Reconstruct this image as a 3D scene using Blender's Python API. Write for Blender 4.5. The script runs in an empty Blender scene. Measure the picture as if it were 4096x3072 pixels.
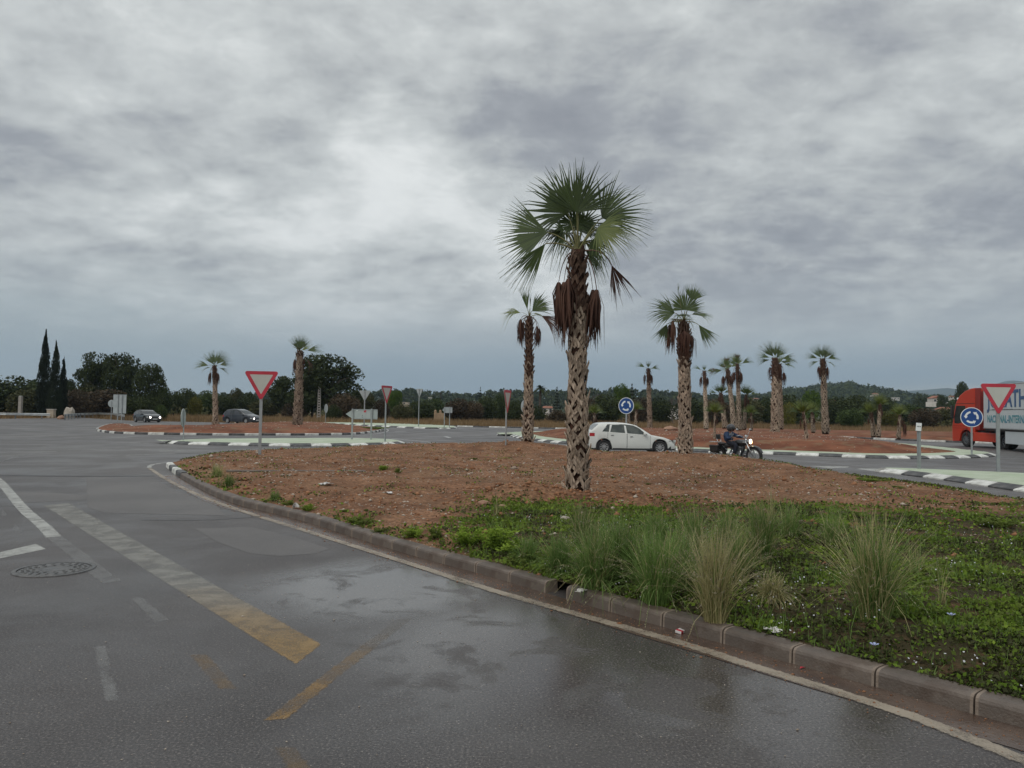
import bpy, bmesh, math, random
import numpy as np
from math import sin, cos, tan, pi, radians, sqrt, atan2, hypot, exp
from mathutils import Vector, Matrix, Euler, Quaternion
from mathutils.geometry import delaunay_2d_cdt

S = bpy.context.scene
COL = S.collection
R = random.Random(7)
NR = np.random.RandomState(11)

# ------------------------------------------------------------------ camera
FPX, EYE, PITCH, ROLL = 3076.0, 1.8, radians(2.12), 0.0157   # focal length in pixels of a 4096 wide picture
fwd = Vector((0, cos(PITCH), sin(PITCH)))
r0, u0 = Vector((1, 0, 0)), Vector((0, -sin(PITCH), cos(PITCH)))
rgt = r0 * cos(ROLL) + u0 * sin(ROLL)
upv = u0 * cos(ROLL) - r0 * sin(ROLL)
cd = bpy.data.cameras.new('camera')
cam = bpy.data.objects.new('camera', cd)
COL.objects.link(cam)
m3 = Matrix((rgt, upv, -fwd)).transposed()
cam.matrix_world = Matrix.Translation((0, 0, EYE)) @ m3.to_4x4()
cd.sensor_width = 36.0
cd.lens = FPX / 4096 * 36
cd.clip_start = 0.1
cd.clip_end = 30000
S.camera = cam

# ------------------------------------------------------------------ world (overcast sky)
class NT:
    def __init__(s, tree):
        s.t = tree; s.n = tree.nodes; s.l = tree.links
    def _in(s, node, idx, v):
        sock = node.inputs[idx]
        if v is None: return
        if isinstance(v, bpy.types.NodeSocket): s.l.new(v, sock)
        else: sock.default_value = v
    def node(s, typ, ins=None, out=0, **kw):
        n = s.n.new(typ)
        for k, v in kw.items(): setattr(n, k, v)
        for k, v in (ins or {}).items(): s._in(n, k, v)
        return n.outputs[out]
    def m(s, op, a, b=None, c=None, clamp=False):
        n = s.n.new('ShaderNodeMath'); n.operation = op; n.use_clamp = clamp
        s._in(n, 0, a); s._in(n, 1, b); s._in(n, 2, c)
        return n.outputs[0]
    def vm(s, op, a, b=None, out=0):
        n = s.n.new('ShaderNodeVectorMath'); n.operation = op
        s._in(n, 0, a)
        if b is not None:
            if op == 'SCALE': s._in(n, 3, b)
            else: s._in(n, 1, b)
        return n.outputs[out]
    def mix(s, f, a, b, blend='MIX'):
        n = s.n.new('ShaderNodeMix'); n.data_type = 'RGBA'; n.blend_type = blend
        n.clamp_factor = True
        s._in(n, 0, f)
        s._in(n, 6, a if isinstance(a, bpy.types.NodeSocket) else c4(a))
        s._in(n, 7, b if isinstance(b, bpy.types.NodeSocket) else c4(b))
        return n.outputs[2]
    def noise(s, vec, scale, detail=4, rough=0.55, dist=0.0, out=0):
        return s.node('ShaderNodeTexNoise', {'Vector': vec, 'Scale': scale, 'Detail': detail, 'Roughness': rough, 'Distortion': dist}, out)
    def ramp(s, f, lo, hi, a=0.0, b=1.0):
        n = s.n.new('ShaderNodeMapRange'); n.clamp = True; n.interpolation_type = 'SMOOTHSTEP'
        s._in(n, 0, f); s._in(n, 1, lo); s._in(n, 2, hi); s._in(n, 3, a); s._in(n, 4, b)
        return n.outputs[0]

def c4(c):
    c = tuple(c)
    return c if len(c) == 4 else c + (1.0,)

def pix_dir(u, v):
    d = fwd + rgt * ((u - 2048) / FPX) - upv * ((v - 1536) / FPX)
    return d.normalized()

SUN_AZ, SUN_EL = radians(-138), radians(46)      # measured from +Y, clockwise positive (to +X)
W = bpy.data.worlds.new('World'); S.world = W; W.use_nodes = True
W.node_tree.nodes.clear()
w = NT(W.node_tree)
wout = w.n.new('ShaderNodeOutputWorld')
tc = w.n.new('ShaderNodeTexCoord').outputs['Generated']
dirn = w.vm('NORMALIZE', tc)
sep = w.n.new('ShaderNodeSeparateXYZ'); w.l.new(dirn, sep.inputs[0])
dx, dy, dz = sep.outputs
zc = w.m('MAXIMUM', dz, 0.0)
den = w.m('ADD', zc, 0.30)
pl = w.n.new('ShaderNodeCombineXYZ')
w.l.new(w.m('DIVIDE', dx, den), pl.inputs[0]); w.l.new(w.m('DIVIDE', dy, den), pl.inputs[1]); pl.inputs[2].default_value = 3.7
P = pl.outputs[0]
big = w.noise(P, 1.35, 6, 0.56, 0.4)
mid = w.noise(P, 4.2, 8, 0.60, 0.25)
fine = w.noise(w.vm('MULTIPLY', P, (1.0, 1.35, 1.0)), 10.0, 6, 0.62, 0.2)
cl = w.m('ADD', w.m('MULTIPLY', big, 0.64), w.m('ADD', w.m('MULTIPLY', mid, 0.54), w.m('MULTIPLY', fine, 0.26)))
# cl around 0.63 on average
def blob(u, v, spread, amp, ax=1.0, az=1.0):
    d = pix_dir(u, v)
    dv = w.vm('SUBTRACT', dirn, tuple(d))
    dv = w.vm('MULTIPLY', dv, (1.0 / ax, 1.0, 1.0 / az))
    l = w.vm('LENGTH', dv, out=1)
    e = w.m('POWER', 2.71828, w.m('MULTIPLY', w.m('MULTIPLY', l, l), -1.0 / (spread * spread)))
    return w.m('MULTIPLY', e, amp)
blobs = None
for b in [(1760, 820, 0.15, 0.14, 1.4, 0.8), (1620, 590, 0.05, 0.10, 1.3, 0.8), (1900, 830, 0.10, 0.06, 1.3, 0.8), (900, 1000, 0.20, 0.12, 1.6, 1.0), (2900, 420, 0.24, -0.09, 1.5, 0.8), (1850, 480, 0.08, -0.16, 1.9, 0.7),
          (150, 640, 0.06, -0.12, 2.0, 0.6), (1250, 720, 0.07, -0.07, 2.2, 0.5), (3750, 1050, 0.16, -0.05, 1.5, 0.7),
          (250, 250, 0.16, -0.09, 1.5, 0.7), (1500, 200, 0.08, 0.03, 1.0, 1.0), (3450, 520, 0.05, 0.10, 1.5, 0.7)]:
    x = blob(*b); blobs = x if blobs is None else w.m('ADD', blobs, x)
edge = w.m('ADD', cl, blobs)
lum = w.ramp(edge, 0.40, 1.00)
ccol = w.n.new('ShaderNodeValToRGB'); w.l.new(lum, ccol.inputs[0])
er = ccol.color_ramp.elements
er[0].position = 0.0; er[0].color = (0.265, 0.275, 0.305, 1)
er[1].position = 1.0; er[1].color = (0.84, 0.86, 0.85, 1)
for p_, c_ in ((0.28, (0.35, 0.365, 0.39, 1)), (0.5, (0.475, 0.495, 0.50, 1)), (0.75, (0.62, 0.645, 0.64, 1))):
    e = er.new(p_); e.color = c_
cloud = ccol.outputs[0]
# low on the horizon: a smooth blue-grey bank with a pale strip under it towards the right
azx = w.m('DIVIDE', dx, w.m('MAXIMUM', dy, 0.3))
lown = w.noise(w.vm('MULTIPLY', dirn, (2.2, 2.2, 26.0)), 1.6, 5, 0.55, 0.3)
bankz = w.m('ADD', dz, w.m('MULTIPLY', w.m('SUBTRACT', lown, 0.5), 0.07))
f_low = w.ramp(bankz, 0.055, 0.19, 1.0, 0.0)
bank = w.mix(w.ramp(dz, 0.03, 0.13), (0.30, 0.37, 0.42), (0.485, 0.525, 0.54))
bank = w.mix(w.ramp(azx, -0.1, -0.55), bank, (0.40, 0.455, 0.47))
skyc = w.mix(w.m('MULTIPLY', f_low, 0.93), cloud, bank)
pale = w.m('MULTIPLY', w.ramp(bankz, 0.062, 0.025, 0.0, 1.0), w.ramp(azx, 0.28, 0.62))
skyc = w.mix(w.m('MULTIPLY', pale, 0.85), skyc, (0.54, 0.53, 0.46))
pale2 = w.m('MULTIPLY', w.ramp(bankz, 0.035, 0.0, 0.0, 1.0), 0.5)
skyc = w.mix(pale2, skyc, (0.42, 0.47, 0.485))
# overcast skies brighten towards the zenith
zen = w.ramp(dz, 0.50, 0.95, 1.0, 1.75)
zen = w.m('MULTIPLY', zen, 1.05)
skyc = w.mix(1.0, skyc, w.node('ShaderNodeCombineColor', {0: zen, 1: zen, 2: zen}), 'MULTIPLY')
nish = w.n.new('ShaderNodeTexSky'); nish.sky_type = 'NISHITA'; nish.sun_disc = False
nish.sun_elevation = SUN_EL; nish.sun_rotation = SUN_AZ
nish.air_density = 1.0; nish.dust_density = 3.0
bg1 = w.node('ShaderNodeBackground', {0: nish.outputs[0], 1: 0.08})
bg2 = w.node('ShaderNodeBackground', {0: skyc, 1: 1.0})
wm = w.node('ShaderNodeMixShader', {0: 0.96, 1: bg1, 2: bg2})
w.l.new(wm, wout.inputs[0])
W.cycles.sampling_method = 'MANUAL'; W.cycles.sample_map_resolution = 512

sl = bpy.data.lights.new('sun', 'SUN'); sl.energy = 1.1; sl.angle = radians(25); sl.color = (1.0, 0.96, 0.90)
sun = bpy.data.objects.new('sun', sl); COL.objects.link(sun)
sdir = Vector((sin(SUN_AZ) * cos(SUN_EL), cos(SUN_AZ) * cos(SUN_EL), sin(SUN_EL)))
sun.rotation_euler = sdir.to_track_quat('Z', 'Y').to_euler()
sun.location = (0, 0, 30)

S.view_settings.view_transform = 'Standard'; S.view_settings.look = 'None'
S.view_settings.exposure = 0.0; S.view_settings.gamma = 1.0
S.view_settings.use_curve_mapping = False
S.render.engine = 'CYCLES'
S.cycles.use_denoising = True
S.cycles.max_bounces = 5; S.cycles.diffuse_bounces = 2; S.cycles.glossy_bounces = 2
S.cycles.transparent_max_bounces = 4; S.cycles.transmission_bounces = 3; S.cycles.volume_bounces = 0

# ------------------------------------------------------------------ helpers
def ray(u, v):
    return fwd + rgt * ((u - 2048) / FPX) - upv * ((v - 1536) / FPX)

def G(u, v, z=0.0):
    d = ray(u, v)
    t = (z - EYE) / d.z
    return Vector((d.x * t, d.y * t, z))

def at(u, v, Y):
    d = ray(u, v); t = Y / d.y
    return Vector((d.x * t, Y, EYE + d.z * t))

def onT(u, v, hf):
    z = 0.0
    for _ in range(25):
        p = G(u, v, z)
        z = 0.6 * z + 0.4 * hf(p.x, p.y)
    p.z = hf(p.x, p.y)
    return p

def tag(o, label=None, cat=None, group=None, kind=None):
    if label: o['label'] = label
    if cat: o['category'] = cat
    if group: o['group'] = group
    if kind: o['kind'] = kind
    return o

def empty(name, loc=(0, 0, 0), rz=0.0, **kw):
    o = bpy.data.objects.new(name, None); COL.objects.link(o)
    o.location = loc; o.rotation_euler = (0, 0, rz); o.empty_display_size = 0.2
    return tag(o, **kw)

def link(name, me, parent=None, loc=(0, 0, 0), rot=(0, 0, 0), scale=(1, 1, 1), **kw):
    o = bpy.data.objects.new(name, me); COL.objects.link(o)
    o.location = loc; o.rotation_euler = rot; o.scale = scale
    if parent is not None: o.parent = parent
    return tag(o, **kw)

def meshdata(name, V, Fc, mats, smooth=False, midx=None, attr=None):
    me = bpy.data.meshes.new(name)
    me.from_pydata([tuple(v) for v in V], [], [tuple(f) for f in Fc])
    if not isinstance(mats, (list, tuple)): mats = [mats]
    for m in mats: me.materials.append(m)
    if midx is not None: me.polygons.foreach_set('material_index', midx)
    if smooth: me.polygons.foreach_set('use_smooth', [True] * len(me.polygons))
    me.update()
    return me

def fastmesh(name, V, Fc, mats, tint=None, smooth=False, midx=None):
    """V (n,3) array, Fc (m,k) array; tint is one float per vertex"""
    V = np.asarray(V, np.float32); Fc = np.asarray(Fc, np.int32)
    k = Fc.shape[1]; me = bpy.data.meshes.new(name)
    me.vertices.add(len(V)); me.vertices.foreach_set('co', V.ravel())
    me.loops.add(Fc.size); me.loops.foreach_set('vertex_index', Fc.ravel())
    me.polygons.add(len(Fc)); me.polygons.foreach_set('loop_start', np.arange(0, Fc.size, k, dtype=np.int32))
    me.polygons.foreach_set('loop_total', np.full(len(Fc), k, np.int32))
    if not isinstance(mats, (list, tuple)): mats = [mats]
    for m in mats: me.materials.append(m)
    if midx is not None: me.polygons.foreach_set('material_index', np.asarray(midx, np.int32))
    if smooth: me.polygons.foreach_set('use_smooth', np.ones(len(Fc), bool))
    if tint is not None:
        a = me.attributes.new('tint', 'FLOAT', 'POINT'); a.data.foreach_set('value', np.asarray(tint, np.float32))
    me.update(calc_edges=True)
    return me

class MB:
    """collects simple solids into one mesh"""
    def __init__(s): s.V = []; s.F = []; s.M = []
    def add(s, V, Fc, mi=0):
        b = len(s.V); s.V += [tuple(v) for v in V]; s.F += [tuple(i + b for i in f) for f in Fc]; s.M += [mi] * len(Fc)
        return s
    def box(s, c, d, rot=None, mi=0, bev=0.0):
        hx, hy, hz = d[0] / 2, d[1] / 2, d[2] / 2
        c = Vector(c)
        if bev <= 0:
            V = [Vector((x * hx, y * hy, z * hz)) for z in (-1, 1) for y in (-1, 1) for x in (-1, 1)]
            Fc = [(0, 2, 3, 1), (4, 5, 7, 6), (0, 1, 5, 4), (2, 6, 7, 3), (0, 4, 6, 2), (1, 3, 7, 5)]
        else:
            bm = bmesh.new(); bmesh.ops.create_cube(bm, size=1.0)
            for v in bm.verts: v.co = Vector((v.co.x * d[0], v.co.y * d[1], v.co.z * d[2]))
            bmesh.ops.bevel(bm, geom=bm.edges[:], offset=bev, segments=2, affect='EDGES', profile=0.6)
            bm.verts.index_update()
            V = [v.co.copy() for v in bm.verts]; Fc = [[v.index for v in f.verts] for f in bm.faces]; bm.free()
        if rot is not None: V = [rot @ v for v in V]
        return s.add([v + c for v in V], Fc, mi)
    def tube(s, path, rad, n=8, mi=0, cap=True):
        path = [Vector(p) for p in path]
        if not hasattr(rad, '__len__'): rad = [rad] * len(path)
        V = []; Fc = []; ref = None
        for i, p in enumerate(path):
            a = path[max(0, i - 1)]; b = path[min(len(path) - 1, i + 1)]
            t = (b - a).normalized()
            if ref is None: ref = Vector((0, 0, 1)) if abs(t.z) < 0.9 else Vector((0, 1, 0))
            x = t.cross(ref).normalized(); y = x.cross(t).normalized(); ref = y
            for k in range(n):
                an = 2 * pi * k / n
                V.append(p + (x * cos(an) + y * sin(an)) * rad[i])
        for i in range(len(path) - 1):
            for k in range(n):
                k2 = (k + 1) % n
                Fc.append((i * n + k, i * n + k2, (i + 1) * n + k2, (i + 1) * n + k))
        if cap:
            Fc.append(tuple(range(n - 1, -1, -1))); L = (len(path) - 1) * n
            Fc.append(tuple(L + k for k in range(n)))
        return s.add(V, Fc, mi)
    def lathe(s, prof, n=20, M=None, mi=0):
        """prof: (radius, axial) pairs, spun about local Z, moved by M"""
        V = []; Fc = []
        for r_, z_ in prof:
            for k in range(n):
                a = 2 * pi * k / n; V.append(Vector((r_ * cos(a), r_ * sin(a), z_)))
        for i in range(len(prof) - 1):
            for k in range(n):
                k2 = (k + 1) % n; Fc.append((i * n + k, i * n + k2, (i + 1) * n + k2, (i + 1) * n + k))
        if M is not None: V = [M @ v for v in V]
        return s.add(V, Fc, mi)
    def prism(s, pts, M, t, mi=0):
        """2D outline in local XY, thickness t along local Z, centred"""
        n = len(pts)
        V = [M @ Vector((p[0], p[1], -t / 2)) for p in pts] + [M @ Vector((p[0], p[1], t / 2)) for p in pts]
        Fc = [tuple(range(n - 1, -1, -1)), tuple(range(n, 2 * n))] + [(i, (i + 1) % n, (i + 1) % n + n, i + n) for i in range(n)]
        return s.add(V, Fc, mi)
    def mesh(s, name, mats, smooth=False):
        return meshdata(name, s.V, s.F, mats, smooth, s.M)
    def build(s, name, mats, parent=None, smooth=False, **kw):
        return link(name, s.mesh(name, mats, smooth), parent, **kw)

# ------------------------------------------------------------------ materials
def pm(name, c1, c2=None, scale=4.0, rough=0.8, bump=0.0, bscale=None, metal=0.0, detail=5, attr=False, objrand=0.0,
       lo=0.35, hi=0.65, coord='Object', stretch=None, spec=None, trans=0.0, c3=None, s3=30.0, a3=0.5, coat=0.0):
    m = bpy.data.materials.new(name); m.use_nodes = True
    t = NT(m.node_tree); bs = t.n['Principled BSDF']
    if c2 is None: c2 = tuple(x * 0.82 for x in c1)
    if coord == 'World': vec = t.n.new('ShaderNodeNewGeometry').outputs['Position']
    else: vec = t.n.new('ShaderNodeTexCoord').outputs[coord]
    if stretch: vec = t.vm('MULTIPLY', vec, stretch)
    nz = t.noise(vec, scale, detail, 0.6)
    f = t.ramp(nz, lo, hi)
    if attr:
        at_ = t.n.new('ShaderNodeAttribute'); at_.attribute_name = 'tint'
        f = t.m('ADD', t.m('MULTIPLY', f, 0.35), t.m('MULTIPLY', at_.outputs['Fac'], 0.75), clamp=True)
    col = t.mix(f, c1, c2)
    if c3 is not None:
        col = t.mix(t.m('MULTIPLY', t.ramp(t.noise(vec, s3, 3, 0.6), 0.5, 0.68), a3), col, c3)
    if objrand:
        oi = t.n.new('ShaderNodeObjectInfo').outputs['Random']
        v = t.m('ADD', 1 - objrand, t.m('MULTIPLY', oi, 2 * objrand))
        hsv = t.node('ShaderNodeHueSaturation', {'Value': v, 'Color': col}); col = hsv
    t.l.new(col, bs.inputs['Base Color'])
    bs.inputs['Roughness'].default_value = rough; bs.inputs['Metallic'].default_value = metal
    if spec is not None: bs.inputs['Specular IOR Level'].default_value = spec
    if coat: bs.inputs['Coat Weight'].default_value = coat; bs.inputs['Coat Roughness'].default_value = 0.08
    if bump:
        b = t.n.new('ShaderNodeBump'); b.inputs['Strength'].default_value = min(bump, 1.0); b.inputs['Distance'].default_value = 0.02 if bump < 1 else 0.02 * bump
        t.l.new(t.noise(vec, bscale or scale * 4, 4, 0.6), b.inputs['Height']); t.l.new(b.outputs[0], bs.inputs['Normal'])
    if trans:
        tr = t.n.new('ShaderNodeBsdfTranslucent'); t.l.new(col, tr.inputs[0])
        mx = t.node('ShaderNodeMixShader', {0: trans, 1: bs.outputs[0], 2: tr.outputs[0]})
        t.l.new(mx, t.n['Material Output'].inputs[0])
    return m

MAT = {}
MAT['earth0'] = pm('red_earth_plain', (0.135, 0.066, 0.042), (0.265, 0.145, 0.093), 1.3, 0.95, 1.0, 14, coord='World', detail=8, c3=(0.34, 0.22, 0.15), s3=9.0, a3=0.5, spec=0.2)
MAT['earth_far'] = pm('red_earth_far', (0.12, 0.042, 0.022), (0.235, 0.094, 0.050), 0.5, 0.95, 0.6, 6, coord='World', detail=8, c3=(0.20, 0.17, 0.10), s3=1.2, a3=0.5, spec=0.2)
MAT['white_kerb'] = pm('white_painted_kerb', (0.72, 0.72, 0.68), (0.50, 0.50, 0.46), 3.0, 0.6, 0.3, 40, objrand=0.1, c3=(0.20, 0.18, 0.16), s3=7, a3=0.45)
MAT['black_kerb'] = pm('black_painted_kerb', (0.035, 0.036, 0.038), (0.085, 0.085, 0.085), 3.0, 0.6, 0.3, 40, objrand=0.12, c3=(0.22, 0.2, 0.18), s3=7, a3=0.4)
MAT['brown_kerb'] = pm('wet_concrete_kerb', (0.094, 0.074, 0.060), (0.155, 0.124, 0.100), 2.2, 0.55, 0.35, 60, objrand=0.10, c3=(0.075, 0.05, 0.036), s3=5, a3=0.7)
MAT['mortar'] = pm('mortar', (0.24, 0.19, 0.15), (0.17, 0.13, 0.10), 12, 0.8, 0.3)
MAT['apron'] = pm('pale_green_painted_concrete', (0.36, 0.43, 0.29), (0.45, 0.50, 0.38), 0.8, 0.6, 0.2, 20, coord='World', c3=(0.28, 0.31, 0.22), s3=2.5, a3=0.5)
MAT['galv'] = pm('galvanised_steel', (0.30, 0.32, 0.33), (0.38, 0.40, 0.40), 3, 0.5, 0.1, metal=0.55)
MAT['galv_dark'] = pm('weathered_steel', (0.12, 0.13, 0.14), (0.2, 0.21, 0.22), 3, 0.55, 0.1, metal=0.4)
MAT['sign_back'] = pm('sign_back_aluminium', (0.36, 0.40, 0.40), (0.44, 0.47, 0.47), 1.5, 0.5, 0.0, metal=0.3, objrand=0.06)
MAT['sign_red'] = pm('sign_red', (0.50, 0.035, 0.060), (0.42, 0.03, 0.05), 3, 0.4)
MAT['sign_white'] = pm('sign_white', (0.50, 0.50, 0.46), (0.46, 0.46, 0.42), 2, 0.4)
MAT['sign_blue'] = pm('sign_blue', (0.012, 0.07, 0.26), (0.01, 0.055, 0.21), 2, 0.35)
MAT['sign_paint'] = pm('sign_bright_white', (0.78, 0.80, 0.80), (0.7, 0.72, 0.72), 2, 0.4)
# ------------------------------------------------------------------ asphalt
def asphalt_mat():
    m = bpy.data.materials.new('wet_asphalt'); m.use_nodes = True
    t = NT(m.node_tree); bs = t.n['Principled BSDF']
    P_ = t.n.new('ShaderNodeNewGeometry').outputs['Position']
    lowf = t.ramp(t.noise(P_, 0.11, 4, 0.6, 0.3), 0.38, 0.62)
    midf = t.ramp(t.noise(P_, 0.9, 6, 0.62, 0.4), 0.3, 0.7)
    strk = t.ramp(t.noise(t.vm('MULTIPLY', P_, (0.6, 0.07, 1.0)), 1.7, 5, 0.6, 0.2), 0.35, 0.7)
    fin = t.noise(P_, 62.0, 4, 0.8)
    col = t.mix(lowf, (0.050, 0.044, 0.043), (0.080, 0.071, 0.068))
    col = t.mix(t.m('MULTIPLY', midf, 0.5), col, (0.108, 0.101, 0.098))
    col = t.mix(t.m('MULTIPLY', strk, 0.35), col, (0.052, 0.049, 0.048))
    col = t.mix(t.m('MULTIPLY', t.ramp(fin, 0.53, 0.68), 0.85), col, (0.27, 0.24, 0.22))
    col = t.mix(t.m('MULTIPLY', t.ramp(fin, 0.49, 0.36), 0.8), col, (0.016, 0.014, 0.015))
    # sparse pale stones in the asphalt
    vo = t.node('ShaderNodeTexVoronoi', {'Vector': P_, 'Scale': 26.0}, 0)
    col = t.mix(t.m('MULTIPLY', t.ramp(vo, 0.16, 0.09), t.ramp(t.noise(P_, 9.0, 2), 0.52, 0.6)), col, (0.26, 0.235, 0.21))
    sp = t.n.new('ShaderNodeSeparateXYZ'); t.l.new(P_, sp.inputs[0])
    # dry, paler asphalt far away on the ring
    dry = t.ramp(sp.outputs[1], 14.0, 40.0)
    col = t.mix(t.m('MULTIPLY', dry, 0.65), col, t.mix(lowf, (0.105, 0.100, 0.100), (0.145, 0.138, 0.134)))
    t.l.new(col, bs.inputs['Base Color'])
    def near(px, py, rad):
        d = t.vm('DISTANCE', P_, (px, py, 0.0), out=1); return t.ramp(d, rad * 0.35, rad, 1.0, 0.0)
    wet = t.m('MAXIMUM', near(0.55, 5.9, 2.4), t.m('MAXIMUM', near(1.5, 5.0, 1.6), near(-1.3, 7.9, 1.8)))
    wn = t.ramp(t.noise(P_, 1.5, 7, 0.66, 0.7), 0.34, 0.52, 0.12, 1.0)
    wet = t.m('MULTIPLY', wet, wn)
    rg = t.m('SUBTRACT', 0.52, t.m('MULTIPLY', t.ramp(t.noise(P_, 0.45, 5, 0.6, 0.4), 0.4, 0.65), 0.17))
    rg = t.m('ADD', rg, t.m('MULTIPLY', dry, 0.12))
    rg = t.m('MAXIMUM', t.m('MULTIPLY_ADD', wet, -0.44, rg), 0.10)
    t.l.new(rg, bs.inputs['Roughness'])
    bs.inputs['Specular IOR Level'].default_value = 0.40
    b = t.n.new('ShaderNodeBump'); b.inputs['Distance'].default_value = 0.006
    t.l.new(t.m('MULTIPLY_ADD', wet, -0.66, 0.75), b.inputs['Strength'])
    t.l.new(fin, b.inputs['Height']); t.l.new(b.outputs[0], bs.inputs['Normal'])
    return m
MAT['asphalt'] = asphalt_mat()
def earth_mat():
    m = bpy.data.materials.new('red_earth'); m.use_nodes = True
    t = NT(m.node_tree); bs = t.n['Principled BSDF']; P_ = t.n.new('ShaderNodeNewGeometry').outputs['Position']
    a = t.noise(P_, 1.1, 9, 0.68, 0.3); b = t.noise(P_, 14.0, 6, 0.7); c = t.noise(P_, 0.35, 5, 0.6)
    col = t.mix(t.ramp(a, 0.32, 0.68), (0.145, 0.070, 0.038), (0.345, 0.185, 0.105))
    col = t.mix(t.m('MULTIPLY', t.ramp(c, 0.45, 0.65), 0.4), col, (0.30, 0.19, 0.11))
    col = t.mix(t.m('MULTIPLY', t.ramp(b, 0.56, 0.44), 0.6), col, (0.085, 0.045, 0.028))
    col = t.mix(t.m('MULTIPLY', t.ramp(b, 0.60, 0.70), 0.6), col, (0.33, 0.24, 0.17))
    sp = t.n.new('ShaderNodeSeparateXYZ'); t.l.new(P_, sp.inputs[0])
    g = t.m('MULTIPLY', t.ramp(t.m('ADD', sp.outputs[1], t.m('MULTIPLY', c, 3.0)), 15.6, 14.0), t.ramp(sp.outputs[0], -1.2, 0.2))
    col = t.mix(t.m('MULTIPLY', g, t.ramp(t.noise(P_, 3.0, 6, 0.65), 0.2, 0.55, 0.3, 0.95)), col, t.mix(b, (0.022, 0.026, 0.010), (0.050, 0.042, 0.022)))
    t.l.new(col, bs.inputs['Base Color']); bs.inputs['Roughness'].default_value = 0.95; bs.inputs['Specular IOR Level'].default_value = 0.15
    bp = t.n.new('ShaderNodeBump'); bp.inputs['Distance'].default_value = 0.05; bp.inputs['Strength'].default_value = 1.0
    t.l.new(t.m('ADD', t.m('MULTIPLY', t.noise(P_, 4.0, 6, 0.7), 1.0), t.m('MULTIPLY', b, 0.5)), bp.inputs['Height']); t.l.new(bp.outputs[0], bs.inputs['Normal'])
    return m
MAT['earth'] = earth_mat()

def paint_mat(name, col, wear, under=(0.075, 0.072, 0.072), edgec=None, ws=3.5, rough=0.5, far=0.0, grad=None, maxa=0.9):
    m = bpy.data.materials.new(name); m.use_nodes = True
    t = NT(m.node_tree); bs = t.n['Principled BSDF']
    P_ = t.n.new('ShaderNodeNewGeometry').outputs['Position']
    fin = t.noise(P_, 70.0, 4, 0.75); big_ = t.noise(P_, ws, 6, 0.65, 0.5)
    f = t.m('ADD', t.m('MULTIPLY', fin, 0.45), t.m('MULTIPLY', big_, 0.55))
    k = t.ramp(f, 0.5 - 0.16 + (wear - 0.5) * 0.34, 0.5 + 0.16 + (wear - 0.5) * 0.34)
    if grad:
        sp = t.n.new('ShaderNodeSeparateXYZ'); t.l.new(P_, sp.inputs[0]); g = t.m('ADD', sp.outputs[1], t.m('MULTIPLY', t.noise(P_, 1.2, 4), 1.2))
        col = t.mix(t.ramp(g, grad[1] + .6, grad[2] + .6), col, grad[0])
        k = t.m('MULTIPLY', k, t.ramp(g, grad[1] + .6, grad[2] + .6, 1.0, grad[3]))
    col = t.mix(t.m('MULTIPLY', fin, 0.5), col, under)
    t.l.new(col, bs.inputs['Base Color']); bs.inputs['Roughness'].default_value = rough
    at_ = t.n.new('ShaderNodeAttribute'); at_.attribute_name = 'edge'
    e = t.ramp(t.m('ADD', at_.outputs['Fac'], t.m('MULTIPLY', t.m('SUBTRACT', t.noise(P_, 22.0, 4, 0.7), 0.5), 1.6)), 0.15, 0.6)
    k = t.m('MULTIPLY', t.m('MULTIPLY', k, e), maxa)
    tr = t.n.new('ShaderNodeBsdfTransparent'); mx = t.node('ShaderNodeMixShader', {0: k, 1: tr.outputs[0], 2: bs.outputs[0]})
    t.l.new(mx, t.n['Material Output'].inputs[0])
    return m
MAT['line'] = paint_mat('white_road_paint', (0.54, 0.54, 0.50), 0.28)
MAT['line_far'] = paint_mat('white_road_paint_far', (0.62, 0.62, 0.60), 0.05, (0.14, 0.135, 0.13))
MAT['line_faint'] = paint_mat('worn_white_road_paint', (0.34, 0.34, 0.33), 0.45, maxa=.5)
MAT['yellow'] = paint_mat('worn_yellow_road_paint', (0.30, 0.185, 0.055), 0.38)
MAT['yellow_faint'] = paint_mat('old_greyed_road_paint', (0.165, 0.150, 0.125), 0.40)
MAT['yellow_ghost'] = paint_mat('ghost_yellow_road_paint', (0.30, 0.18, 0.06), 0.5, maxa=.5)
MAT['cream'] = paint_mat('cream_edge_line', (0.44, 0.375, 0.29), 0.33, (0.11, 0.083, 0.066), ws=2.6)
MAT['gutter'] = pm('muddy_gutter', (0.072, 0.048, 0.037), (0.115, 0.082, 0.064), 2.5, 0.25, 0.25, 30, coord='World', c3=(0.05, 0.033, 0.026), s3=1.2, a3=0.6)

def offset_path(pts, d, closed=False):
    """shift a 2D polyline to its left by d"""
    n = len(pts); out = []
    for i in range(n):
        if closed: a, b = pts[i - 1], pts[(i + 1) % n]
        else: a, b = pts[max(0, i - 1)], pts[min(n - 1, i + 1)]
        p = pts[i]
        t1 = (Vector(p[:2]) - Vector(a[:2])); t2 = (Vector(b[:2]) - Vector(p[:2]))
        if t1.length < 1e-6: t1 = t2
        if t2.length < 1e-6: t2 = t1
        t1.normalize(); t2.normalize()
        n1 = Vector((-t1.y, t1.x)); n2 = Vector((-t2.y, t2.x))
        nn = (n1 + n2).normalized(); k = max(0.5, nn.dot(n1))
        q = Vector(p[:2]) + nn * (d / k)
        out.append((q.x, q.y))
    return out

def resample(pts, step, closed=False):
    P2 = [Vector(p[:2]) for p in pts]
    if closed: P2 = P2 + [P2[0]]
    out = [P2[0].copy()]; acc = 0.0
    for a, b in zip(P2, P2[1:]):
        L = (b - a).length; s = step - acc
        while s <= L + 1e-9:
            out.append(a + (b - a) * (s / L)); s += step
        acc = L - (s - step)
    return [(p.x, p.y) for p in out]

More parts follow.
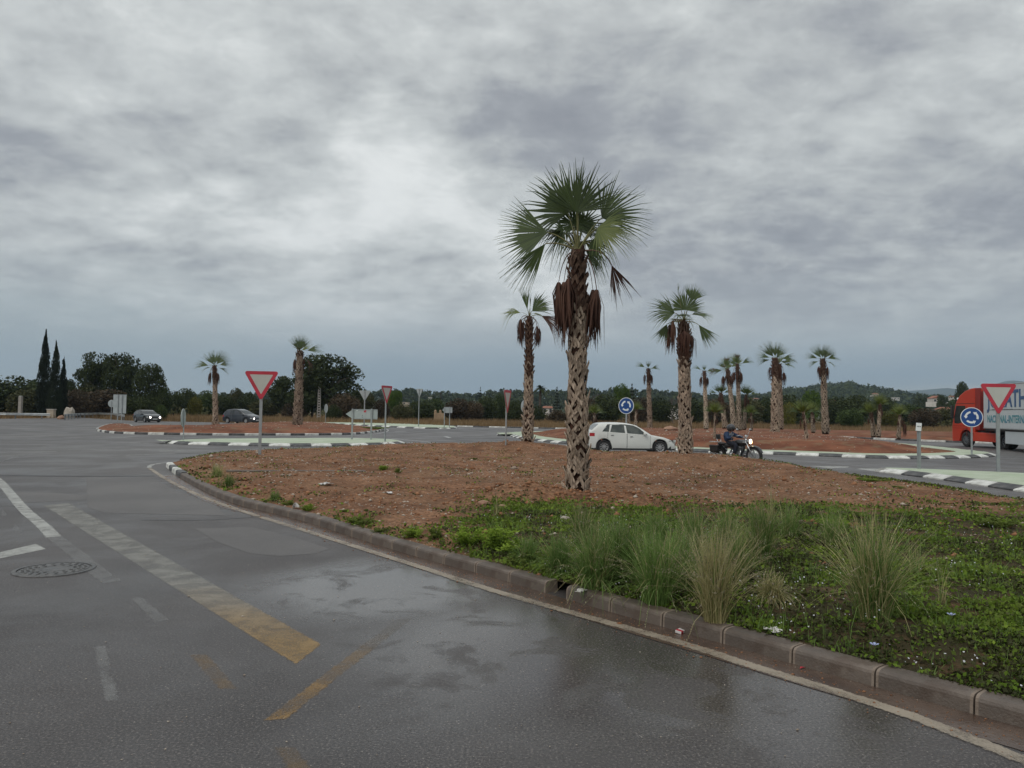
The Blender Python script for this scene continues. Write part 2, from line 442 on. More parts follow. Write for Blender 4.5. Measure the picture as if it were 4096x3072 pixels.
def smooth_path(pts, it=2, closed=False):
    P2 = [Vector(p[:2]) for p in pts]
    for _ in range(it):
        Q = []
        n = len(P2); rng = range(n if closed else n - 1)
        if not closed: Q.append(P2[0])
        for i in rng:
            a, b = P2[i], P2[(i + 1) % n]
            Q += [a * 0.75 + b * 0.25, a * 0.25 + b * 0.75]
        if not closed: Q.append(P2[-1])
        P2 = Q
    return [(p.x, p.y) for p in P2]

def inside(poly, X, Y):
    """vectorised point in polygon"""
    X = np.asarray(X); Y = np.asarray(Y); c = np.zeros(X.shape, bool); n = len(poly)
    for i in range(n):
        x1, y1 = poly[i][:2]; x2, y2 = poly[(i + 1) % n][:2]
        if abs(y2 - y1) < 1e-12: continue
        k = ((y1 > Y) != (y2 > Y)) & (X < (x2 - x1) * (Y - y1) / (y2 - y1) + x1)
        c ^= k
    return c

def edge_dist(poly, X, Y):
    X = np.asarray(X, float); Y = np.asarray(Y, float); D = np.full(X.shape, 1e9); n = len(poly)
    for i in range(n):
        x1, y1 = poly[i][:2]; x2, y2 = poly[(i + 1) % n][:2]
        ux, uy = x2 - x1, y2 - y1; L2 = ux * ux + uy * uy
        if L2 < 1e-12: continue
        t = np.clip(((X - x1) * ux + (Y - y1) * uy) / L2, 0, 1)
        D = np.minimum(D, np.hypot(X - x1 - t * ux, Y - y1 - t * uy))
    return D

def terrain(name, poly, pts, hf, mat, parent=None, hf_edge=None, **kw):
    """triangulated surface over poly with interior sample points; heights from hf(X,Y)"""
    n = len(poly)
    vs = [Vector(p[:2]) for p in poly] + [Vector(p) for p in pts]
    r = delaunay_2d_cdt(vs, [(i, (i + 1) % n) for i in range(n)], [list(range(n))], 1, 1e-5)
    V2 = np.array([(v.x, v.y) for v in r[0]])
    Z = hf(V2[:, 0], V2[:, 1])
    V = np.column_stack([V2, Z])
    T = [f for f in r[2] if len(f) == 3]
    F_ = []
    for f in T:
        a, b, c = V2[f[0]], V2[f[1]], V2[f[2]]
        cr = (b[0] - a[0]) * (c[1] - a[1]) - (b[1] - a[1]) * (c[0] - a[0])
        F_.append(tuple(f) if cr > 0 else (f[0], f[2], f[1]))
    me = fastmesh(name, V, np.array(F_), mat, smooth=True)
    return link(name, me, parent, **kw)

def vnoise(X, Y, sc, seed=0):
    """smooth value noise in numpy"""
    X = np.asarray(X, float) * sc + 100.5 + seed * 17.3; Y = np.asarray(Y, float) * sc + 200.5 + seed * 7.7
    xi = np.floor(X).astype(int); yi = np.floor(Y).astype(int); xf = X - xi; yf = Y - yi
    def h(a, b):
        n_ = np.sin(a * 127.1 + b * 311.7 + seed * 74.7) * 43758.5453; return n_ - np.floor(n_)
    u = xf * xf * (3 - 2 * xf); v = yf * yf * (3 - 2 * yf)
    return (h(xi, yi) * (1 - u) + h(xi + 1, yi) * u) * (1 - v) + (h(xi, yi + 1) * (1 - u) + h(xi + 1, yi + 1) * u) * v
def fbm(X, Y, sc, seed=0, o=4):
    s = 0; a = 0.5
    for i in range(o):
        s = s + a * vnoise(X, Y, sc * 2 ** i, seed + i); a *= 0.5
    return s

def edged(name, V, Fc, mat, attr):
    me = meshdata(name, V, Fc, mat); a = me.attributes.new('edge', 'FLOAT', 'POINT'); a.data.foreach_set('value', attr); return me
def ribbon(name, pts, w_, z, mat, parent=None, closed=False, **kw):
    """flat marking of width w_ centred on a polyline"""
    fe = min(0.045, w_ * 0.3); cols = [offset_path(pts, q, closed) for q in (w_ / 2, w_ / 2 - fe, -w_ / 2 + fe, -w_ / 2)]
    n = len(pts); V = [(p[0], p[1], z) for c in cols for p in c]; A_ = [0.0] * n + [1.0] * (2 * n) + [0.0] * n
    Fc = [(i + n * (j + 1), (i + 1) % n + n * (j + 1), (i + 1) % n + n * j, i + n * j) for j in range(3) for i in range(n if closed else n - 1)]
    return link(name, edged(name, V, Fc, mat, A_), parent, **kw)

def flat(name, pts, z, mat, parent=None, edge=0, **kw):
    if not edge: return link(name, meshdata(name, [(p[0], p[1], z) for p in pts], [tuple(range(len(pts)))], mat), parent, **kw)
    ar = sum(pts[i - 1][0] * pts[i][1] - pts[i][0] * pts[i - 1][1] for i in range(len(pts)))
    inn = offset_path(pts, edge if ar > 0 else -edge, True); n = len(pts)
    V = [(p[0], p[1], z) for p in pts] + [(p[0], p[1], z) for p in inn]
    Fc = [(i, (i + 1) % n, (i + 1) % n + n, i + n) for i in range(n)] + [tuple(range(n, 2 * n))]
    return link(name, edged(name, V, Fc, mat, [0.0] * n + [1.0] * n), parent, **kw)

def px(lst, z=0.0):
    return [tuple(G(u, v, z)[:2]) for u, v in lst]

# ground: one sheet to the horizon
MAT['ground'] = pm('dry_field_ground', (0.115, 0.072, 0.038), (0.20, 0.135, 0.075), 0.06, 0.95, 0.5, 2.0, coord='World', detail=8, c3=(0.075, 0.078, 0.035), s3=0.02, a3=0.8, spec=0.1)
gs = 7900
link('ground', meshdata('ground', [(-gs, -400, -0.03), (gs, -400, -0.03), (gs, gs, -0.03), (-gs, gs, -0.03)], [(0, 1, 2, 3)], MAT['ground']), kind='structure', label='dry field ground stretching from the roundabout to the horizon')

ROAD_FAR = px([(-700, 1664), (0, 1675)]) + [tuple(G(330, 1671)[:2]), tuple(G(520, 1683)[:2]), tuple(G(700, 1686.5)[:2]), tuple(G(1100, 1694)[:2])] + \
    [(-24, 101), (-15, 95.5), (-9, 92.6), (-4.3, 91), (5, 88.2), (14, 85.5), (22, 80), (28, 71.5), (31.6, 63.5), (35, 59.3), (41, 57.8), (52, 58), (75, 60.5), (120, 64)]
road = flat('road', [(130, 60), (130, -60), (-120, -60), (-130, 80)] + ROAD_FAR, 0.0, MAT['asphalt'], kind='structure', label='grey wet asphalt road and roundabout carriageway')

# ------------------------------------------------------------------ kerb stones
def kerb_mesh(name, L, prof, mats, gap=0.008, mortar=False):
    """prof: outline (inward offset, z) from the road side; stone along +X, inward +Y"""
    mb = MB()
    xs = [(gap / 2, 0), (L - gap / 2, 0)]
    n = len(prof); V = []; Fc = []; M = []
    cuts = [gap / 2, L - gap / 2] if not mortar else [gap / 2, gap / 2 + 0.018, L - gap / 2 - 0.018, L - gap / 2]
    for x in cuts:
        for p in prof: V.append((x, p[0], p[1]))
    for i in range(len(cuts) - 1):
        for k in range(n - 1):
            Fc.append((i * n + k, i * n + n + k, i * n + n + k + 1, i * n + k + 1)); M.append(1 if mortar and i != 1 else 0)
    Fc.append(tuple(range(n)));  M.append(1 if mortar else 0)
    Fc.append(tuple((len(cuts) - 1) * n + k for k in range(n - 1, -1, -1))); M.append(1 if mortar else 0)
    return meshdata(name, V, Fc, mats, False, M)
P_SLOPE = [(0.0, -0.02), (0.0, 0.035), (0.02, 0.05), (0.27, 0.135), (0.32, 0.142), (0.32, -0.02)]
P_UP = [(0.0, -0.02), (0.005, 0.10), (0.012, 0.122), (0.03, 0.137), (0.055, 0.142), (0.165, 0.142), (0.165, -0.02)]
KM = {}
for nm, pr in (('s', P_SLOPE), ('u', P_UP)):
    KM[nm + 'w'] = kerb_mesh('kerb_stone', 1.0, pr, [MAT['white_kerb']])
    KM[nm + 'b'] = kerb_mesh('kerb_stone', 1.0, pr, [MAT['black_kerb']])
KM['brown'] = kerb_mesh('kerb_stone', 0.60, [(a_, min(b_, 1) * .86) for a_, b_ in P_UP], [MAT['brown_kerb'], MAT['mortar']], 0.012, True)

def lay_kerb(parent, pts, kinds, L, jitter=0.004, skip=lambda i, p: False, closed=False):
    rs = resample(pts, L, closed); j = 0
    for i in range(len(rs) - 1):
        a, b = rs[i], rs[i + 1]
        if skip(i, a): continue
        rz = atan2(b[1] - a[1], b[0] - a[0]); d = hypot(b[0] - a[0], b[1] - a[1])
        if d < L * 0.8: continue
        me = KM[kinds(i) if callable(kinds) else kinds[i % len(kinds)]]
        link('kerb_stone', me, parent, (a[0], a[1], R.uniform(-jitter, jitter)), (R.uniform(-.006, .006), R.uniform(-.003, .003), rz), (d / (0.6 if me is KM['brown'] else 1.0), 1, 1))

# ------------------------------------------------------------------ verge island in the foreground
NEAR = px([(664, 1868), (690, 1892), (747, 1928), (853, 1984), (962, 2025), (1063, 2047), (1222, 2086), (1352, 2130), (1519, 2184), (1714, 2242),
           (1945, 2303), (2083, 2344), (2184, 2374), (2385, 2433), (2559, 2483), (2760, 2540), (2993, 2605), (3252, 2681), (3551, 2764)])
NEAR += [(3.35, 4.18), (4.6, 3.0), (7.0, 0.9), (11.0, -1.2)]
DASH = px([(672, 1851), (735, 1837), (802, 1826), (911, 1815), (1034, 1808), (1468, 1799), (1866, 1793)]) + [(1.4, 35.9), (4.6, 33.6), (7.2, 30.6)] + \
    px([(2980, 1860), (3067, 1869), (3216, 1884), (3423, 1910), (3581, 1930), (3702, 1947), (3824, 1964), (3957, 1987), (4096, 2012)]) + [(11.5, 14.0), (11.8, 10.0), (12.6, 5.0), (14.0, 1.0)]
DASHS = smooth_path(DASH, 1)
EDGE_FAR = offset_path(DASHS, -0.33)      # the dashes run left to right, so the verge is on their right
NEARS = smooth_path(NEAR, 1)
VERGE = NEARS + EDGE_FAR[::-1]

def bump(X, Y, cx, cy, rx, ry, h, rot=0.0):
    c, s = cos(rot), sin(rot); dx_ = (X - cx) * c + (Y - cy) * s; dy_ = -(X - cx) * s + (Y - cy) * c
    return h * np.exp(-(dx_ / rx) ** 2 - (dy_ / ry) ** 2)
P_MAIN = Vector((1.335, 15.4, 0)); P_TWO = Vector((0.72, 33.0, 0)); P_THREE = Vector((6.0, 26.5, 0))
def h_verge(X, Y):
    X = np.asarray(X, float); Y = np.asarray(Y, float)
    D = edge_dist(VERGE, X, Y)
    e = np.clip(D / 0.9, 0, 1); e = e * e * (3 - 2 * e)
    z = 0.108 + 0.0 * X
    z = z + e * (0.07 + 0.14 * (fbm(X, Y, 0.35, 3) - 0.45) + 0.12 * (fbm(X, Y, 1.7, 5) - 0.45) + 0.06 * (fbm(X, Y, 7.0, 9, 3) - 0.4))
    z = z + e * (bump(X, Y, 0.7, 32.6, 2.6, 2.0, 0.36) + bump(X, Y, 6.0, 26.3, 3.4, 2.0, 0.26, -0.5) + bump(X, Y, 4.0, 28.2, 3.0, 1.3, 0.12, -0.4)
                 + bump(X, Y, -3.5, 33.0, 3.6, 1.6, 0.20, 0.1) + bump(X, Y, -5.8, 27.5, 1.6, 1.0, 0.15, 0.2)
                 + bump(X, Y, 0.15, 14.6, 0.9, 0.5, 0.30, 0.3) + bump(X, Y, 2.2, 14.6, 0.9, 0.4, 0.12, -0.2) + bump(X, Y, -7.6, 27.0, 1.6, 1.6, -0.10))
    return z
def h1(hf, x, y): return float(hf(np.array([x]), np.array([y]))[0])

VIN = offset_path(VERGE, 0.14, True)
pts = []
xs, ys = [], []
for (y0, y1, st) in ((-1, 9, 0.16), (9, 17, 0.19), (17, 26, 0.28), (26, 38, 0.36)):
    nx = int(30 / st)
    gx, gy = np.meshgrid(np.arange(-14, 16, st), np.arange(y0, y1, st))
    gx = gx + NR.uniform(-.3, .3, gx.shape) * st; gy = gy + NR.uniform(-.3, .3, gy.shape) * st
    xs.append(gx.ravel()); ys.append(gy.ravel())
gx = np.concatenate(xs); gy = np.concatenate(ys)
k = inside(VIN, gx, gy); gx, gy = gx[k], gy[k]; k = edge_dist(VIN, gx, gy) > 0.1; gx, gy = gx[k], gy[k]
verge = terrain('verge', VIN, np.column_stack([gx, gy]), h_verge, MAT['earth'], kind='structure', label='red earth verge island with palms, weeds and a stone kerb')
verge_xy = (gx, gy)

GAP = G(2218, 2383)
seq0 = ['uw', 'ub', 'uw', 'ub']
rs = resample(NEARS, 1.0)
lay_kerb(verge, NEARS[:], lambda i: seq0[i], 1.0, skip=lambda i, p: i >= 4)
# brown stones from there on
acc = 0; start = 0
for i in range(len(NEARS) - 1):
    acc += hypot(NEARS[i + 1][0] - NEARS[i][0], NEARS[i + 1][1] - NEARS[i][1])
    if acc >= 4.0: start = i + 1; break
ga, gb = G(2184, 2374), G(2262, 2396)
k1 = max(i for i, p in enumerate(NEARS) if p[1] > ga.y); k2 = min(i for i, p in enumerate(NEARS) if p[1] < gb.y)
def fit_len(path, L):
    T = sum(hypot(b[0] - a[0], b[1] - a[1]) for a, b in zip(path, path[1:])); return T / max(1, round(T / L))
pa = [rs[4]] + NEARS[start:k1 + 1] + [(ga.x, ga.y)]; pb = [(gb.x, gb.y)] + NEARS[k2:]
lay_kerb(verge, pa, ['brown'], fit_len(pa, 0.6) * 0.9995)
lay_kerb(verge, pb, ['brown'], 0.6)
lay_kerb(verge, offset_path(EDGE_FAR, 0.0)[::-1], ['brown'], 0.6, jitter=0.01)

# gutter, cream edge line
flat_g = offset_path(NEARS[3:], -0.36); n_ = len(flat_g)
gut = link('gutter', meshdata('gutter', [(p[0], p[1], 0.004) for p in NEARS[3:]] + [(p[0], p[1], 0.004) for p in flat_g],
      [(i + n_, i + n_ + 1, i + 1, i) for i in range(n_ - 1)], MAT['gutter']), kind='structure', label='muddy wet gutter strip along the foreground kerb')
CREAM = px([(596, 1872), (640, 1902), (684, 1928), (747, 1960), (842, 2002), (1013, 2060), (1203, 2118), (1331, 2159), (1548, 2227), (1743, 2289), (1938, 2354), (2163, 2418),
            (2380, 2478), (2597, 2537), (2787, 2592), (3014, 2668), (3388, 2782), (3750, 2900)]) + [(3.1, 3.3), (5.0, 1.6)]
ribbon('edge_line', smooth_path(CREAM, 1), 0.15, 0.006, MAT['cream'], kind='structure', label='weathered cream edge line beside the foreground gutter')

# ------------------------------------------------------------------ road markings
def mark(name, pxs, mat, z=0.0015, label=None):
    return flat(name, px(pxs), z, mat, kind='structure', label=label, edge=0.045 if name == 'road_marking' else 0)
def line(pxs, w_, mat, z=0.003, name='road_marking', sm=1):
    p = px(pxs)
    if sm and len(p) > 2: p = smooth_path(p, sm)
    return ribbon(name, p, w_, z, mat, kind='structure')
MAT['stripe'] = paint_mat('old_yellow_stripe', (0.36, 0.215, 0.055), 0.36, grad=((0.31, 0.30, 0.265), 5.6, 8.2, .95))
MAT['stripe2'] = paint_mat('old_yellow_stripe_narrow', (0.36, 0.20, 0.045), 0.50, grad=((0.2, 0.17, 0.13), 4.6, 6.8, .25))
mark('road_marking', [(171, 2023), (1184, 2663), (1294, 2577), (278, 2012)], MAT['stripe'])
mark('road_marking', [(1041, 2886), (1150, 2880), (1660, 2470), (1575, 2478)], MAT['stripe2'])
mark('road_marking', [(745, 2617), (870, 2760), (960, 2760), (840, 2617)], MAT['yellow_ghost'])
mark('road_marking', [(1085, 2985), (1190, 3170), (1330, 3170), (1190, 2985)], MAT['yellow_ghost'])
mark('road_marking', [(367, 2583), (411, 2811), (487, 2805), (430, 2583)], MAT['line_faint'])
mark('road_marking', [(515, 2392), (615, 2495), (685, 2480), (575, 2388)], MAT['line_faint'])
line([(-60, 1890), (-10, 1915), (30, 1960), (95, 2040), (170, 2100), (215, 2148)], 0.22, MAT['line'])
line([(215, 2148), (300, 2210), (380, 2280), (450, 2330)], 0.22, MAT['line_faint'])
line([(-60, 1862), (10, 1846), (60, 1827), (130, 1814), (250, 1806), (420, 1799)], 0.16, MAT['line_faint'])
mark('road_marking', [(-60, 2240), (0, 2235), (190, 2196), (146, 2174), (0, 2208), (-60, 2222)], MAT['line'])
mark('road_marking', [(0, 2063), (33, 2064), (22, 2040), (0, 2040)], MAT['line_faint'])
mark('road_marking', [(55, 2131), (98, 2131), (75, 2100), (42, 2102)], MAT['line_faint'])
for a, b, y0, y1 in ((0, 225, 1811, 1806), (47, 437, 1798, 1796.5), (168, 342, 1788, 1788), (133, 323, 1741.5, 1743), (256, 400, 1750.5, 1747.5), (440, 506, 1749.5, 1751),
                     (519, 598, 1771.5, 1773), (0, 90, 1824, 1820), (525, 600, 1797, 1799), (632, 720, 1801, 1803), (500, 700, 1822, 1813), (700, 850, 1808, 1808), (640, 740, 1806, 1800)):
    line([(a, y0), (b, y1)], 0.28 if y0 < 1790 else 0.16, MAT['line'])
line([(596, 1872), (600, 1861), (640, 1853), (672, 1851)], 0.16, MAT['line'])
# dashes along the far edge of the verge
rs_ = resample(DASHS[2:], 0.5)
i = 3
while i < len(rs_) - 5:
    ribbon('road_marking', rs_[i:i + 5], 0.13, 0.004, MAT['line_far'], kind='structure'); i += 8
# hatching between the splitter islands and the ring
line([(1566, 1754), (1720, 1768), (1901, 1794)], 0.16, MAT['line_far']); line([(1629, 1775), (1768, 1782), (1895, 1795)], 0.16, MAT['line_far'])
line([(1629, 1770), (1740, 1776), (1800, 1782)], 0.2, MAT['line_far'])
mark('road_marking', [(3240, 1864), (3320, 1874), (3395, 1870), (3398, 1866)], MAT['line'])
mark('road_marking', [(3423, 1876), (3540, 1890), (3500, 1879), (3590, 1877), (3590, 1874), (3430, 1874)], MAT['line'])
line([(3330, 1880), (3500, 1893), (3700, 1917), (3900, 1945), (4000, 1965)], 0.10, MAT['line_faint'])
line([(3600, 1848), (3800, 1850), (3950, 1846), (4030, 1836), (4060, 1826)], 0.12, MAT['line_faint'])
line([(1180, 1745), (1430, 1743), (1530, 1733), (1558, 1722), (1540, 1714)], 0.12, MAT['line_far'])
for a, b, y0, y1 in ((1580, 1625, 1726, 1725), (1735, 1765, 1717, 1716.6), (1808, 1840, 1716, 1715.6), (1885, 1905, 1716, 1715.8), (1925, 1970, 1715.4, 1715.6), (1780, 1800, 1746, 1751), (1900, 1990, 1771, 1776)):
    line([(a, y0), (b, y1)], 0.3, MAT['line_far'], name='road_marking')
# seam and patched asphalt on the near left
MAT['patch'] = pm('asphalt_patch', (0.088, 0.081, 0.078), (0.118, 0.109, 0.104), 0.5, 0.55, 0.5, 60, coord='World', c3=(0.17, 0.16, 0.15), s3=60, a3=0.4)
MAT['seam'] = pm('tar_seam', (0.025, 0.025, 0.026), (0.04, 0.04, 0.04), 4, 0.4, coord='World')
mark('road_patch', [(345, 1909), (350, 2030), (420, 2052), (900, 2062), (860, 2016), (720, 1968), (600, 1909)], MAT['patch'], 0.002)
mark('road_patch', [(780, 2115), (860, 2165), (1000, 2215), (1120, 2225), (1260, 2215), (1320, 2196), (1180, 2150), (1000, 2108)], MAT['patch'], 0.002)
mark('road_patch', [(40, 1968), (100, 2012), (340, 2000), (350, 1982), (200, 1970)], MAT['patch'], 0.002)
line([(-40, 1903), (100, 1903), (250, 1905), (430, 1905), (620, 1904)], 0.10, MAT['seam'], 0.008, 'road_seam')
line([(560, 2080), (800, 2082), (980, 2072), (1060, 2064)], 0.03, MAT['seam'], 0.008, 'road_seam')

# manhole
mh = G(218, 2279)
MAT['iron'] = pm('cast_iron', (0.10, 0.10, 0.10), (0.16, 0.155, 0.15), 12, 0.45, 0.6, 60, metal=0.5)
mo = empty('manhole_cover', (mh.x, mh.y, 0), 0.3, label='round cast iron manhole cover set in the asphalt at the left', cat='manhole cover')
mb = MB(); mb.lathe([(0.36, 0.004), (0.36, 0.012), (0.40, 0.012), (0.405, 0.003)], 40); mb.build('frame', MAT['iron'], mo)
mb = MB(); mb.lathe([(0.0, 0.012), (0.13, 0.012), (0.135, 0.008), (0.15, 0.008), (0.155, 0.012), (0.335, 0.012), (0.34, 0.005), (0.355, 0.003)], 40); lid = mb.build('lid', MAT['iron'], mo)
mb = MB()
for ring, cnt in ((0.20, 14), (0.25, 18), (0.30, 22)):
    for k_ in range(cnt):
        a = 2 * pi * k_ / cnt + ring * 9
        mb.box((ring * cos(a), ring * sin(a), 0.015), (0.028, 0.02, 0.006), Matrix.Rotation(a, 3, 'Z'))
mb.build('tread_studs', MAT['iron'], lid, kind='stuff')

# ------------------------------------------------------------------ other islands
def traffic_island(label, kerb, mat_in, plateau, fall, apron=0.0, L=1.0, prof='s', step=1.0, kinds=None, seed=0, z0=0.13, mat_apron=None):
    """kerb: closed outline, counter-clockwise"""
    wk = 0.31 if prof == 's' else 0.16
    rim = offset_path(kerb, wk, True)
    core = offset_path(kerb, wk + apron, True) if apron else rim
    def hf(X, Y):
        D = edge_dist(core, X, Y); e = np.clip(D / fall, 0, 1); e = e * e * (3 - 2 * e)
        ins = inside(core, X, Y)
        return np.where(ins, z0 + e * (plateau + 0.10 * (fbm(X, Y, 0.3, seed) - 0.45) + 0.05 * (fbm(X, Y, 1.6, seed + 5) - 0.45)), 0.0)
    def hin(X, Y):
        D = edge_dist(core, X, Y); e = np.clip(D / fall, 0, 1); e = e * e * (3 - 2 * e)
        return z0 + e * (plateau + 0.10 * (fbm(X, Y, 0.3, seed) - 0.45) + 0.05 * (fbm(X, Y, 1.6, seed + 5) - 0.45))
    a = np.array(core); gx, gy = np.meshgrid(np.arange(a[:, 0].min(), a[:, 0].max(), step), np.arange(a[:, 1].min(), a[:, 1].max(), step))
    rs2 = np.random.RandomState(seed + 3)
    gx = (gx + rs2.uniform(-.3, .3, gx.shape) * step).ravel(); gy = (gy + rs2.uniform(-.3, .3, gy.shape) * step).ravel()
    k = inside(core, gx, gy); gx, gy = gx[k], gy[k]
    if len(gx): k = edge_dist(core, gx, gy) > 0.25 * step; gx, gy = gx[k], gy[k]
    o = terrain('traffic_island', core, np.column_stack([gx, gy]), hin, mat_in, kind='structure', label=label)
    if apron:
        n = len(rim); V = [(p[0], p[1], z0 + 0.004) for p in rim] + [(p[0], p[1], z0 + 0.02) for p in core]
        V += [(p[0], p[1], z0 - 0.03) for p in core]
        Fc = [(i, (i + 1) % n, (i + 1) % n + n, i + n) for i in range(n)] + [(i + n, (i + 1) % n + n, (i + 1) % n + 2 * n, i + 2 * n) for i in range(n)]
        link('apron', meshdata('apron', V, Fc, mat_apron or MAT['apron']), o)
    kk = kinds or [prof + 'w', prof + 'b']
    lay_kerb(o, kerb, kk, L, closed=True)
    return o, hin, core

CENTRAL = smooth_path(px([(2035, 1742), (2060, 1752), (2150, 1766), (2300, 1779), (2766, 1808), (3045, 1817), (3300, 1826), (3444, 1833), (3660, 1837), (3840, 1835), (3948, 1830)]) +
                      [(24.3, 38.4), (25.1, 40.0), (25.6, 42.6), (26.5, 48), (26.9, 54), (26.4, 60), (23.6, 68), (17, 75.5), (8, 76.5), (1.2, 70), (-1.2, 62), (-1.0, 57.5)], 1, True)
ci, h_central, CORE_C = traffic_island('raised red earth centre of the roundabout with palms and a pale green rim', CENTRAL, MAT['earth_far'], 0.46, 3.6, 1.5, step=0.9, seed=21)
LEFT_SPLIT = smooth_path(px([(636, 1771.5), (722, 1779), (907, 1782), (1100, 1786), (1300, 1785.5), (1450, 1783.5), (1585, 1780), (1634, 1773)]) +
                         px([(1563, 1754), (1379, 1750), (1042, 1752), (880, 1753), (733, 1756), (663, 1763)], 0.14), 1, True)
ls_, h_ls, _ = traffic_island('flat pale green splitter island with a painted kerb on the left', LEFT_SPLIT, MAT['apron'], 0.02, 1.5, 0.0, step=1.5, seed=31, z0=0.14)
RIGHT_SPLIT = smooth_path([(12.2, 25.9), (12.45, 25.0), (12.7, 23.6), (12.78, 22.0), (12.85, 19.2), (13.0, 15.5), (13.8, 12.5), (15.5, 13), (19, 17), (18.6, 22.5), (16.6, 24.7), (14.8, 25.6), (13.3, 26.3), (12.5, 26.4)], 1, True)
rs3, h_rs, _ = traffic_island('flat pale green splitter island with a painted kerb on the right', RIGHT_SPLIT, MAT['apron'], 0.02, 1.5, 0.0, step=1.5, seed=41, z0=0.14)
STRIP = smooth_path(px([(376, 1723), (430, 1733), (545, 1738), (700, 1740), (900, 1742), (1143, 1742), (1333, 1741), (1433, 1738), (1521, 1727), (1538, 1719)]) +
                    px([(1530, 1712), (1420, 1700), (1195, 1692), (1000, 1695), (860, 1700), (760, 1707), (608, 1713), (540, 1708), (520, 1694), (440, 1693), (400, 1704)], 0.13), 1, True)
si, h_strip, _ = traffic_island('long red earth island with two palms left of the roundabout', STRIP, MAT['earth_far'], 0.32, 4.0, 0.0, prof='u', step=1.1, seed=51, kinds=['uw', 'ub'])
FAR_SPLIT = px([(1263, 1693), (1400, 1701), (1585, 1710), (1696, 1715), (1819, 1716.5), (1838, 1711)]) + px([(1815, 1702.5), (1724, 1698), (1600, 1694), (1450, 1690.5), (1330, 1688.5)], 0.14)
fs_, h_fs, _ = traffic_island('long low white topped splitter island on the far side of the ring', smooth_path(FAR_SPLIT, 1, True), MAT['apron'], 0.02, 1.5, 0.0, L=1.6, step=3.0, seed=61, z0=0.14)

# outer kerb of the ring, on the field side
OUT = [tuple(p) for p in ROAD_FAR[6:]]
ok = empty('kerb', (0, 0, 0), kind='structure', label='black and white kerb round the outside of the roundabout')
lay_kerb(ok, smooth_path(OUT, 1)[2:], ['uw', 'uw', 'ub', 'ub'], 1.0)

# red bank outside the ring on the right
BANK = [(32.6, 64.5), (36, 60.3), (42, 58.6), (52, 58.8), (75, 61.5), (120, 66), (125, 92), (70, 98), (40, 96), (20, 98), (22, 84), (28.5, 73)]
def h_bank(X, Y):
    D = edge_dist(BANK, X, Y); e = np.clip(D / 5.0, 0, 1); e = e * e * (3 - 2 * e)
    return -0.02 + e * (0.35 + 0.2 * (fbm(X, Y, 0.12, 71) - 0.4))
a = np.array(BANK); gx, gy = np.meshgrid(np.arange(20, 126, 2.0), np.arange(58, 99, 2.0)); gx = gx.ravel(); gy = gy.ravel()
k = inside(BANK, gx, gy); gx, gy = gx[k], gy[k]; k = edge_dist(BANK, gx, gy) > 0.6
terrain('earth_bank', BANK, np.column_stack([gx[k], gy[k]]), h_bank, MAT['earth_far'], kind='structure', label='bare red earth bank beyond the roundabout on the right')
# ------------------------------------------------------------------ palms
MAT['frond'] = pm('palm_frond_green', (0.024, 0.044, 0.011), (0.080, 0.120, 0.028), 1.2, 0.5, attr=True, objrand=0.25, trans=0.25)
MAT['frond_yellow'] = pm('palm_frond_yellow_green', (0.060, 0.095, 0.014), (0.155, 0.185, 0.030), 1.2, 0.5, attr=True, objrand=0.15, trans=0.2)
MAT['frond_dead'] = pm('palm_frond_dead', (0.030, 0.014, 0.012), (0.105, 0.055, 0.038), 3.0, 0.85, attr=True, objrand=0.2, spec=0.2)
MAT['petiole'] = pm('palm_petiole', (0.12, 0.13, 0.035), (0.17, 0.15, 0.06), 3.0, 0.5)
MAT['petiole_dead'] = pm('palm_petiole_dead', (0.13, 0.075, 0.05), (0.09, 0.05, 0.035), 3.0, 0.8)
MAT['trunk'] = pm('palm_trunk_fibre_and_shade', (0.022, 0.012, 0.009), (0.075, 0.036, 0.024), 6.0, 0.95, 1.0, 25, spec=0.2)  # reddish fibre, darkened further to carry the shadows between the leaf bases
MAT['boot'] = pm('palm_leaf_base', (0.26, 0.20, 0.15), (0.47, 0.375, 0.29), 5.0, 0.85, 0.5, 40, objrand=0.30, c3=(0.07, 0.04, 0.03), s3=6, a3=0.7, stretch=(1, 1, 0.4), spec=0.2)
MAT['boot_dark'] = pm('palm_leaf_base_dark', (0.07, 0.040, 0.030), (0.16, 0.105, 0.075), 5.0, 0.85, 0.5, 40, objrand=0.30, c3=(0.04, 0.02, 0.015), s3=6, a3=0.7, spec=0.2)

def perp(d, hint):
    n = hint - d * hint.dot(d)
    if n.length < 1e-4: n = Vector((1, 0, 0)) - d * d.x
    return n.normalized()

